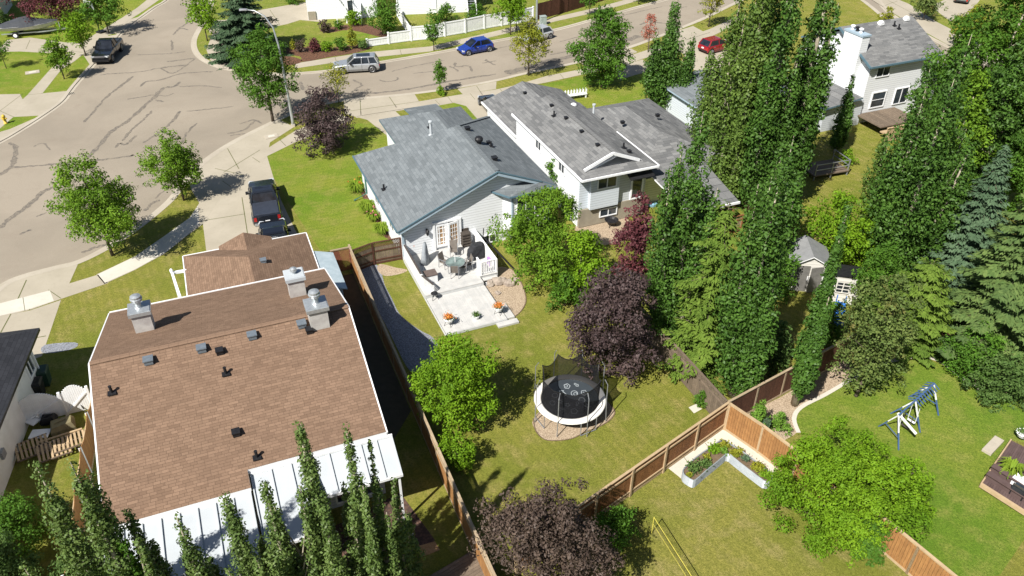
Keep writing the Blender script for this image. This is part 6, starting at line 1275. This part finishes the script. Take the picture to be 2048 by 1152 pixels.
for k in range(NP):
    a = A0 + 2 * pi * k / NP; c = MB(); b_ = (cos(a) * (RO + .12), sin(a) * (RO + .12)); e = (cos(a) * (RO + .06), sin(a) * (RO + .06)); q = (cos(a) * (RO - .10), sin(a) * (RO - .10))
    c.tube([(*b_, 0), (*e, 1.5), (*e, 2.45), (*q, 2.75)], .024, 6); obj('pole', c, M['grey_metal'], tr); tops.append((cos(a) * RI * 1.04, sin(a) * RI * 1.04, 2.64))
def netmat():
    t_ = NT('black safety net'); t_.base((.012, .012, .014), .8, 0, .1); tp = t_.new('BsdfTransparent'); mx = t_.new('MixShader'); mx.inputs[0].default_value = .80
    t_.t.links.new(tp.outputs[0], mx.inputs[1]); t_.t.links.new(t_.b.outputs[0], mx.inputs[2]); t_.t.links.new(mx.outputs[0], t_.out.inputs['Surface']); return t_.mat
c = MB(); edge = MB(); up_ = []
for k in range(NP):
    p, q = Vector(tops[k]), Vector(tops[(k + 1) % NP])
    for j in range(8): f = j / 8; m = p.lerp(q, f); s = 4 * f * (1 - f); up_.append(Vector((m.x * (1 - .05 * s), m.y * (1 - .05 * s), m.z - .30 * s)))
for i in range(len(up_)):
    a, b = up_[i], up_[(i + 1) % len(up_)]; al, bl_ = Vector((a.x, a.y, 0)).normalized() * (RI - .02), Vector((b.x, b.y, 0)).normalized() * (RI - .02)
    c.face([(al.x, al.y, ZT), (bl_.x, bl_.y, ZT), tuple(b), tuple(a)]); edge.bar(a, b, .03)
nt = obj('safety_net', c, netmat(), tr); obj('net_edge', edge, M['black'], nt)
c = MB(); rr = random.Random(4)
def outline(cx, cy, pts, s, rot): q = [(cx + (x * cos(rot) - y * sin(rot)) * s, cy + (x * sin(rot) + y * cos(rot)) * s * 1.2, ZT - .018) for x, y in pts]; [c.bar(q[i], q[(i + 1) % len(q)], .032, .008) for i in range(len(q))]
pent = [(cos(2 * pi * k / 5), sin(2 * pi * k / 5)) for k in range(5)]; hexa = [(cos(pi * k / 5), sin(pi * k / 5)) for k in range(10)]; star = [((1 if k % 2 == 0 else .45) * cos(pi * k / 5), (1 if k % 2 == 0 else .45) * sin(pi * k / 5)) for k in range(10)]; arrow = [(-1, -.3), (.2, -.3), (.2, -.7), (1, 0), (.2, .7), (.2, .3), (-1, .3)]
for cx, cy, sh_, s in [(-.1, .95, pent, .17), (-.15, .97, hexa, .08), (-.35, .45, arrow, .2), (.25, .4, hexa, .17), (.3, .36, hexa, .09), (.75, .45, pent, .17), (.75, .44, star, .07), (.6, -.1, hexa, .16), (.85, -.5, star, .15), (.15, -.9, pent, .18), (-.5, -.75, arrow, .16), (-.9, -.3, pent, .15), (-.15, -.45, star, .14), (-.75, .25, hexa, .14), (.35, -.35, arrow, .13), (.4, 1.05, arrow, .13), (-.5, -.2, star, .13)]: outline(cx, cy, sh_, s, rr.uniform(0, 6))
obj('mat_print', c, simple('pale mat print', (.36, .40, .43), None, 4, .6), tr)
# ================================================================== RAISED BED, NET, SWING, RIGHT DECK
s76 = lambda x, y: (1360 + x / 7.68, 840 + y / 7.68)
bo = g(*s76(700, 600)); rb = thing('raised_bed', 'galvanised corrugated L shaped raised garden bed with vegetables', 'garden bed', bo.to_tuple())
out_ = [g(*s76(x, y), .5) - bo for x, y in [(60, 735), (250, 560), (430, 435), (560, 345), (610, 312), (655, 302), (700, 310), (750, 340), (900, 435), (1080, 560), (1250, 690), (1390, 800), (1425, 860), (1415, 920), (1385, 945), (1330, 948), (1280, 935), (1100, 800), (930, 670), (800, 565), (765, 535), (715, 525), (680, 560), (560, 660), (400, 790), (245, 925), (180, 925), (110, 885), (60, 845), (40, 795)]]
out_ = [Vector((p.x, p.y, 0)) for p in out_]; cl = smooth([p + Vector((0, 0, 0)) for p in out_], 2, True)
def insetp(pts, d):
    n = len(pts); A = sum(pts[i].x * pts[(i + 1) % n].y - pts[(i + 1) % n].x * pts[i].y for i in range(n)); sg = 1 if A > 0 else -1; o = []
    for i in range(n): t_ = (pts[(i + 1) % n] - pts[i - 1]).normalized(); o.append(pts[i] + Vector((-t_.y, t_.x, 0)) * d * sg)
    return o
c = MB(); rings = []
for k in range(25): z = .02 + .5 * k / 24; q = insetp(cl, .012 * (k % 2) * 1.3); rings.append([(p.x, p.y, z) for p in q])
inn = insetp(cl, .05); rings.append([(p.x, p.y, .53) for p in insetp(cl, .02)]); rings.append([(p.x, p.y, .52) for p in inn]); rings.append([(p.x, p.y, .36) for p in inn]); c.loft(rings, 0, False); obj('panel', c, simple('corrugated zinc', (.36, .39, .41), (.28, .31, .33), 3, .45, .3), rb)
c = MB(); c.face([(p.x, p.y, .44) for p in (inn if sum(inn[i].x * inn[i - 1].y - inn[i - 1].x * inn[i].y for i in range(len(inn))) < 0 else inn[::-1])]); obj('soil', c, M['soil'], rb)
for k, (x, y, r_, m, lb) in enumerate([(215, 755, .32, 'lf_bush', 'dark leafy vegetable at the left end of the raised bed'), (380, 690, .26, 'lf_bush', 'low dark green vegetable second from the left in the raised bed'), (530, 470, .30, 'lf_lime', 'pale green vegetable on the left arm of the raised bed'), (410, 590, .16, 'lf_yellow', 'small yellow plant on the left arm of the raised bed'), (680, 400, .24, 'lf_yellow', 'yellow leaved plant at the corner of the raised bed'), (680, 490, .2, 'lf_cedar', 'green plant just below the yellow one at the bed corner'), (850, 530, .24, 'lf_yellow', 'bright yellow squash on the right arm of the raised bed'), (920, 480, .14, 'lf_yellow', 'small yellow plant at the back of the right bed arm'), (1010, 600, .18, 'lf_bluespruce', 'blue green cabbage on the right arm of the raised bed'), (1200, 750, .3, 'lf_yellow', 'yellow green plants near the right end of the raised bed'), (1320, 860, .26, 'lf_lime', 'lime plant at the right end of the raised bed'), (140, 850, .12, 'lf_yellow', 'tiny yellow plant at the rounded left end of the raised bed')]):
    p = g(*s76(x, y), .44); rng = rs(k + 50); o = thing('vegetable_plant', lb, 'vegetable', p.to_tuple(), 0, 'vegetables in the raised bed'); n = int(900 * r_); P = rng.normal(size=(n, 3)) * r_ * .5; P[:, 2] = np.abs(P[:, 2]) * .8 + .03; V, F_ = quads(P, rng.normal(size=(n, 3)) + np.array([0, 0, 1.]), np.full(n, .06), .7, rng); rawmesh('leaves', V, F_, M[m], o)
vb = g(1303, 1067); vh = height_at(vb, 1035); M['yellow'] = simple('yellow tape', (.62, .55, .10), None, 5, .6)
nt = thing('lawn_net', 'yellow edged lawn game net strung across the lower lawn', 'net', vb.to_tuple()); e_ = g(1398, 1180, .95) - vb; e_ = Vector((e_.x, e_.y, 0))
e2 = e_ * 1.5
for p in (Vector((0, 0, 0)), e2): c = MB(); c.tube([p, p + Vector((0, 0, vh + .02))], .02, 6); obj('pole', c, M['yellow'], nt)
c = MB(); c.bar((0, 0, vh), (e2.x, e2.y, vh - .05), .02, .035); obj('top_tape', c, M['yellow'], nt); c = MB(); c.bar((0, 0, vh - .42), (e2.x, e2.y, vh - .46), .012, .018); obj('bottom_tape', c, M['yellow'], nt)
c = MB()
for k in range(60): p = e2 * k / 60; c.bar((p.x, p.y, vh - .42), (p.x, p.y, vh - .02), .004)
for k in range(1, 5): z = vh - .42 + .08 * k; c.bar((0, 0, z), (e2.x, e2.y, z - .04), .004)
obj('mesh', c, M['black'], nt)
sw = thing('swing_set', 'blue and white metal swing set frame with a glider on the lawn', 'swing set', g(1838, 840).to_tuple()); so = sw.location.copy(); M['swing_blue'] = simple('blue swing paint', (.06, .115, .25), (.05, .095, .20), 5, .4); M['swing_white'] = simple('white swing paint', (.74, .75, .76), None, 5, .4)
feet = [((1877, 831), (1817, 794)), ((1840, 865), (1781, 827)), ((1797, 900), (1757, 853))]; apx = []
for a, b in feet:
    a, b = g(*a) - so, g(*b) - so; m = (a + b) / 2 + Vector((.08, 0, 1.55)); apx.append(m)
    for f in (a, b):
        f.z = 0; k = f.lerp(m, .5); c = MB(); c.bar(f, k, .055); obj('leg', c, M['swing_blue'], sw); c = MB(); c.bar(k, m, .055); obj('leg', c, M['swing_white'], sw)
    c = MB(); c.bar(a.lerp(m, .35), b.lerp(m, .35), .035); obj('crossbar', c, M['swing_blue'], sw)
c = MB(); c.bar(apx[0], apx[1], .07); c.bar(apx[1], apx[2], .07); obj('top_beam', c, M['swing_blue'], sw)
for k in range(9): p = apx[0].lerp(apx[1], k / 8); dvv = (g(1877, 831) - g(1817, 794)).normalized() * .34; c = MB(); c.bar(p - dvv + Vector((0, 0, -.14)), p + Vector((0, 0, .05)), .04); c.bar(p + dvv + Vector((0, 0, -.14)), p + Vector((0, 0, .05)), .04); obj('canopy_bar', c, M['swing_blue'], sw)
c = MB(); p = apx[1].lerp(apx[2], .75); dvv = (g(1840, 865) - g(1781, 827)).normalized(); c.bar(p - dvv * .2 + Vector((0, 0, -.25)), p + dvv * .95 + Vector((0, 0, -.75)), .09); c.bar(p, p + Vector((.1, 0, -1.0)), .03); obj('glider', c, M['swing_white'], sw)
for f in (.15, .5): p = apx[1].lerp(apx[2], f); c = MB(); c.bar(p, p + Vector((.05, 0, -1.1)), .025); c.bar(p + dvv * .4 + Vector((0, 0, -.1)), p + dvv * .4 + Vector((.05, 0, -1.1)), .025); c.bar(p + Vector((.05, 0, -1.1)), p + dvv * .4 + Vector((.05, 0, -1.1)), .12, .03); obj('swing_seat', c, M['swing_white'] if f < .4 else M['rail_dark'], sw)
# deck at the right edge
dk = thing('wooden_deck', 'purple brown deck with benches at the lower right edge', 'deck', g(1962, 968).to_tuple()); o = dk.location.copy()
A_, Bq, C_, D_ = g(1962, 968, .3) - o, g(2022, 880, .3) - o, g(2110, 925, .3) - o, g(2075, 1040, .3) - o
c = MB(); n = 22
for k in range(n): f0, f1 = k / n, (k + .93) / n; q = [A_.lerp(D_, f0), A_.lerp(D_, f1), Bq.lerp(C_, f1), Bq.lerp(C_, f0)]; c.prism([(v.x, v.y) for v in q], .24, .3)
obj('boards', c, M['deck_brown'], dk)
c = MB(); c.bar(A_ + Vector((0, 0, -.08)), Bq + Vector((0, 0, -.08)), .06, .3); c.bar(A_ + Vector((0, 0, -.05)), D_ + Vector((0, 0, -.05)), .14, .2); obj('edge_board', c, M['wood_tan'], dk)
for off, mt in ((.5, 'deck_brown'), (1.15, 'deck_brown')):
    s_ = (Bq - A_).normalized() * off; c = MB(); c.bar(A_ + s_ + Vector((0, 0, .38)), D_ + s_ + Vector((0, 0, .38)), .3, .05); c.bar(A_ + s_ + Vector((0, 0, .15)), D_ + s_ + Vector((0, 0, .15)), .05, .4); obj('bench', c, M[mt], dk)
stp = thing('concrete_step', 'flat grey step slab at the edge of the purple brown deck', 'step', g(1996, 900).to_tuple(), heading(g(1978, 918), g(2012, 882))); c = MB(); c.bx(-.7, .7, .05, .5, 0, .16); obj('slab', c, M['kerb'], stp, False, .01)
ch_ = thing('deck_chair', 'dark moulded plastic chair on the purple brown deck', 'chair', g(2035, 990, .32), 2.2); c = MB(); c.loft([[(-.3, -.3, .35), (.3, -.3, .35), (.3, -.3, .40), (-.3, -.3, .40)], [(-.3, .25, .32), (.3, .25, .32), (.3, .25, .37), (-.3, .25, .37)]]); obj('seat', c, M['glass'], ch_); c = MB(); c.loft([[(-.3, .25, .35), (.3, .25, .35), (.3, .29, .35), (-.3, .29, .35)], [(-.26, .42, .9), (.26, .42, .9), (.26, .46, .9), (-.26, .46, .9)]]); obj('backrest', c, M['glass'], ch_)
for x in (-.26, .26):
    for y in (-.26, .22): c = MB(); c.bar((x, y, 0), (x, y, .36), .05); obj('leg', c, M['black'], ch_)
blades('potted_grass', 'spiky grass plant on the purple brown deck', 'potted plant', g(2018, 948, .3), .75, .7, 130, 'lf_lily', 71); pt = thing('white_box', 'white box beside the spiky grass on the purple brown deck', 'box', g(2035, 970, .3), .6); c = MB(); c.box((0, 0, .2), (.4, .5, .4)); obj('body', c, M['white'], pt); c = MB(); c.box((0, 0, .42), (.44, .54, .04)); obj('lid', c, M['white'], pt)
planter('terracotta pot with a leafy plant at the back of the purple brown deck', 2044, 872, False, None, 9, .3, .3)
# ================================================================== STREET FURNITURE, LITTLE THINGS
lp = thing('street_lamp', 'tall grey street light with a curved arm over the junction', 'street lamp', g(587, 252).to_tuple()); tip = None
b_ = g(587, 252); dr = ray(572, 140); hz = 9.4
c = MB(); c.tube([(0, 0, 0), (0, 0, .5), (-.05, 0, 4), (-.12, 0, 7.2), (-.35, .1, 8.6), (-.9, .2, 9.5), (-1.7, .35, 9.9), (-2.4, .45, 9.95)], [.16, .13, .10, .08, .065, .055, .05, .045], 10); obj('pole', c, M['metal'], lp, True)
c = MB(); c.box((0, 0, .1), (.36, .36, .2)); obj('base', c, M['kerb'], lp); c = MB(); c.loft([[(-2.3, .36, 9.9), (-2.3, .54, 9.9), (-2.3, .54, 10.02), (-2.3, .36, 10.02)], [(-2.95, .36, 9.88), (-2.95, .66, 9.88), (-2.95, .62, 10.02), (-2.95, .4, 10.02)]]); obj('lamp_head', c, M['grey_metal'], lp)
lp = thing('lamp_post', 'plain grey pole beside the utility box at the brown fence corner', 'post', g(1073, 49).to_tuple()); c = MB(); c.tube([(0, 0, 0), (0, 0, 7.5)], [.13, .09], 8); obj('pole', c, M['metal'], lp); c = MB(); c.box((0, 0, .06), (.4, .4, .12)); obj('base', c, M['kerb'], lp)
ub = thing('utility_box', 'small pale green utility box beside the plain grey pole', 'utility box', g(1086, 49).to_tuple(), .3); c = MB(); c.box((0, 0, .5), (.7, .6, .9)); c.box((0, 0, .98), (.76, .66, .07)); obj('cabinet', c, simple('grey green metal', (.32, .38, .36), None, 3, .5), ub, False, .02); c = MB(); c.box((0, 0, .03), (.9, .8, .06)); obj('base', c, M['kerb'], ub)
hy = thing('fire_hydrant', 'yellow fire hydrant on the grass patch at the left edge', 'hydrant', g(12, 247).to_tuple()); M['hyd'] = simple('yellow hydrant paint', (.60, .42, .05), None, 5, .5); c = MB(); c.lathe((0, 0, 0), [(.18, 0), (.18, .06), (.12, .08), (.12, .6), (.16, .62), (.14, .74), (.05, .84)], 12); obj('barrel', c, M['hyd'], hy, True); c = MB(); c.tube([(-.24, 0, .48), (.24, 0, .48)], .065, 8); c.tube([(0, 0, .45), (0, -.22, .45)], .08, 8); obj('nozzle', c, M['hyd'], hy)
bh = thing('basketball_hoop', 'portable basketball hoop with clear backboard beside the boat driveway', 'basketball hoop', g(200, 66).to_tuple(), -.5); c = MB(); c.tube([(0, 0, 0), (0, 0, 2.6), (0, -.3, 3.1)], .06, 8); obj('pole', c, M['black'], bh); c = MB(); c.bx(-.7, .7, -.36, -.33, 2.75, 3.65); gb = NT('clear backboard'); gb.base((.5, .55, .58), .1); gb.b.inputs['Alpha'].default_value = .25; obj('backboard', c, gb.mat, bh)
c = MB(); [c.bar(a, b, .04) for a, b in (((-.7, -.37, 2.75), (.7, -.37, 2.75)), ((.7, -.37, 2.75), (.7, -.37, 3.65)), ((.7, -.37, 3.65), (-.7, -.37, 3.65)), ((-.7, -.37, 3.65), (-.7, -.37, 2.75)), ((-.3, -.38, 2.95), (.3, -.38, 2.95)), ((.3, -.38, 2.95), (.3, -.38, 3.35)), ((.3, -.38, 3.35), (-.3, -.38, 3.35)), ((-.3, -.38, 3.35), (-.3, -.38, 2.95)))]; obj('board_frame', c, M['white'], bh)
c = MB(); c.tube([(cos(k * pi / 8) * .23, -.65 + sin(k * pi / 8) * .23, 3.0) for k in range(17)], .02, 5); rim_ = obj('rim', c, M['orange'], bh); c = MB(); c.loft([[(cos(k * pi / 5) * r_, -.65 + sin(k * pi / 5) * r_, z) for k in range(10)] for r_, z in ((.22, 2.98), (.13, 2.6))], 0, False); obj('net', c, M['white'], rim_); c = MB(); c.bx(-.4, .4, -.2, .6, 0, .18); obj('base', c, M['black'], bh)
for lb, px, py, sz, mt in [('square concrete utility slab set in the left front lawn', 65, 145, (1.3, .9), 'kerb'), ('concrete utility slab in the grass at the street light', 543, 273, (1.1, .8), 'kerb')]:
    p = thing('utility_cover', lb, 'slab', g(px, py).to_tuple(), .5); c = MB(); c.box((0, 0, .02), (*sz, .06)); obj('slab', c, M[mt], p); c = MB(); c.box((0, 0, .052), (sz[0] * .5, sz[1] * .5, .01)); obj('lid', c, M['pale_concrete'], p)
dr_ = thing('storm_drain', 'dark storm drain opening in the left kerb', 'drain', (g(136, 189, -.05)).to_tuple(), .75); c = MB(); c.bx(-.6, .6, -.3, .3, 0, .02); obj('frame', c, M['kerb'], dr_); c = MB(); [c.bx(-.5 + k * .14, -.42 + k * .14, -.22, .22, .021, .03) for k in range(8)]; obj('grate', c, M['black'], dr_)
wb = thing('garden_bench', 'small white picket bench and border on the lawn behind the grey roof', 'bench', g(1150, 196).to_tuple(), .35); c = MB()
for k in range(9): c.box((-1.2 + k * .3, .3 - .02 * k, .35), (.16, .03, .7)); c.box((-1.2 + k * .3, .3, .72), (.05, .03, .1))
c.bx(-1.35, 1.35, .32, .36, .25, .32); obj('backrest', c, M['white'], wb); c = MB(); c.box((0, -.1, .38), (2.2, .5, .05)); obj('seat', c, M['white'], wb)
for x in (-1., 1.): c = MB(); c.bx(x - .05, x + .05, -.3, .1, 0, .36); obj('leg', c, M['white'], wb)
# junk corner at the left
J = 'discarded things piled beside the white gate'
def s58(x, y): return (x / 5.76, 760 + y / 5.76)
def pallet(label, px, py, rz, tilt, wx=1.5, wy=1.1, nb=8, z=.3):
    p = thing('wooden_pallet', label, 'pallet', g(*s58(px, py), z).to_tuple(), rz, J); p.rotation_euler = (tilt, 0, rz); c = MB()
    for k in range(nb): x = -wx / 2 + wx * (k + .5) / nb; c.box((x, 0, .05), (wx / nb * .55, wy, .025))
    obj('slat', c, M['wood_tan'], p); c = MB(); [c.box((0, y, 0), (wx, .06, .07)) for y in (-wy / 2, 0, wy / 2)]; obj('beam', c, M['wood_grey'], p)
pallet('slatted wooden panel lying at the left of the junk pile', 370, 780, .6, .12); pallet('slatted wooden panel in the middle of the junk pile with dark gaps', 620, 800, .55, .1); pallet('slatted wooden panel at the right of the junk pile by the cedar fence', 800, 710, .55, -.1)
for lb, px, py, sz, rz, mt, nm in [('white appliance panel tilted on top of the junk pile', 460, 620, (.9, .6, .06), .1, 'white', 'metal_panel'), ('white square board at the back of the junk pile', 380, 470, (.6, .5, .05), -.4, 'white', 'metal_panel'), ('long tan plank lying across the junk pile', 690, 640, (2.0, .1, .05), .5, 'wood_tan', 'wood_plank'), ('olive tarpaulin heap in the junk pile', 720, 520, (1.1, .8, .45), .5, 'gunk', 'tarpaulin'), ('black plastic tub in the junk pile', 560, 450, (.7, .5, .35), .2, 'black', 'plastic_tub'), ('short upright white board in the junk pile', 450, 450, (.1, .05, .8), .2, 'white', 'wood_plank')]:
    if mt == 'gunk': M['gunk'] = simple('olive tarp', (.22, .19, .10), (.14, .12, .07), 3, .85, bump=.8, bscale=5)
    p = thing(nm, lb, nm.replace('_', ' '), g(*s58(px, py), .35).to_tuple(), rz, J); c = MB(); dx, dy, dz = sz
    rr = random.Random(int(px)); k = .82 if nm in ('tarpaulin', 'plastic_tub') else 1.
    c.loft([[(-dx / 2, -dy / 2, -dz / 2), (dx / 2, -dy / 2, -dz / 2), (dx / 2, dy / 2, -dz / 2), (-dx / 2, dy / 2, -dz / 2)], [(-dx / 2 * 1.02, -dy / 2, 0), (dx / 2, -dy / 2 * 1.03, 0), (dx / 2 * 1.02, dy / 2, 0), (-dx / 2, dy / 2 * 1.03, 0)], [(-dx / 2 * k, -dy / 2 * k, dz / 2), (dx / 2 * k, -dy / 2 * k, dz / 2 * (1 + .4 * (k < 1))), (dx / 2 * k, dy / 2 * k, dz / 2), (-dx / 2 * k, dy / 2 * k, dz / 2)]]); obj('body', c, M[mt], p); 
    if k < 1: c = MB(); c.tube([(-dx * .3, 0, dz * .55), (dx * .2, .1, dz * .6)], .04, 6); obj('fold', c, M[mt], p)
bf = thing('bed_frame', 'bent black metal bed frame leaning in the junk pile', 'bed frame', g(*s58(740, 400)).to_tuple(), .3, J); c = MB(); [c.bar(a, b, .04) for a, b in (((-.9, 0, .2), (-.7, .2, 1.0)), ((-.7, .2, 1.0), (.8, .1, .9)), ((.8, .1, .9), (1.0, -.1, .2)), ((-.8, .1, .6), (.9, 0, .55)))]; obj('frame', c, M['black'], bf)
for lb, px, py, mt, w_ in [('dark green wheeled bin behind the white gate', 440, 700, 'gbin', .7), ('dark brown bin nearer the stucco wall behind the gate', 395, 820, 'black', .7)]:
    if mt == 'gbin': M['gbin'] = simple('dark green plastic', (.02, .05, .035), None, 5, .5)
    p = thing('wheeled_bin', lb, 'bin', g(px / 4.78, 640 + py / 9.5 - 4).to_tuple() if False else g({'gbin': 92, 'black': 80}[mt], {'gbin': 768, 'black': 792}[mt]).to_tuple(), .3); c = MB(); c.loft([[(-.26, -.3, .05), (.26, -.3, .05), (.26, .3, .05), (-.26, .3, .05)], [(-.33, -.38, .95), (.33, -.38, .95), (.33, .38, .95), (-.33, .38, .95)]]); obj('body', c, M[mt], p); c = MB(); c.loft([[(-.36, -.41, .95), (.36, -.41, .95), (.36, .41, .95), (-.36, .41, .95)], [(-.3, -.34, 1.06), (.3, -.34, 1.06), (.3, .34, 1.06), (-.3, .34, 1.06)]]); obj('lid', c, M[mt], p)
# yard at the grey house back door
uf = thing('folded_parasol', 'tan covered patio furniture heap behind the burgundy tree', 'covered furniture', g(1283, 400).to_tuple(), .4); c = MB(); c.lathe((0, 0, 0), [(.9, 0), (1., .5), (.8, 1.1), (.5, 1.5), (.1, 1.7)], 11, 0, 1.1, .8); rr = random.Random(2); c.v = [(a + rr.uniform(-.1, .1), b + rr.uniform(-.1, .1), z + rr.uniform(-.06, .06)) for a, b, z in c.v]; obj('cover', c, simple('tan cloth', (.45, .28, .17), (.36, .22, .13), 3, .85), uf, True); c = MB(); c.tube([(0, 0, 1.6), (0, 0, 1.95)], .03, 6); obj('pole', c, M['black'], uf)
bp = thing('paddling_pool', 'pale blue plastic item beside the tan covered heap', 'plastic item', g(1302, 408).to_tuple()); c = MB(); c.lathe((0, 0, 0), [(.5, 0), (.55, .2), (.5, .38), (.42, .36), (.4, .1)], 14); obj('wall', c, simple('pale blue plastic', (.25, .45, .65), None, 4, .5), bp)
fp = thing('fire_bowl', 'round dark bowl on the paving behind the burgundy tree', 'fire bowl', g(1222, 452).to_tuple()); c = MB(); c.lathe((0, 0, .25), [(.1, 0), (.35, .1), (.5, .28), (.45, .28), (.3, .15)], 14); obj('bowl', c, M['black'], fp)
for k in range(3): c = MB(); c.bar((cos(k * 2.1) * .25, sin(k * 2.1) * .25, .32), (cos(k * 2.1) * .35, sin(k * 2.1) * .35, 0), .04); obj('leg', c, M['black'], fp)
cp = thing('drain_pipe', 'short white drain pipe lying on the brick paving at the bottom', 'pipe', g(808, 1070, .08).to_tuple(), .05); c = MB(); c.tube([(-.35, 0, 0), (.35, 0, 0)], .07, 10); obj('pipe', c, M['white'], cp); c = MB(); c.tube([(.33, 0, 0), (.4, 0, 0)], .085, 10); obj('collar', c, M['white'], cp)
dp = thing('wooden_deck', 'weathered grey plank corner at the bottom beside the long tan fence', 'deck', g(905, 1140).to_tuple(), BROWN.th + .25); c = MB(); [c.bx(-1.6, 1.4, -1.2 + k * .15, -1.06 + k * .15, .2, .25) for k in range(9)]; obj('boards', c, M['wood_grey'], dp); c = MB(); c.bx(-1.6, 1.4, .16, .2, 0, .2); obj('skirt', c, M['wood_grey'], dp)
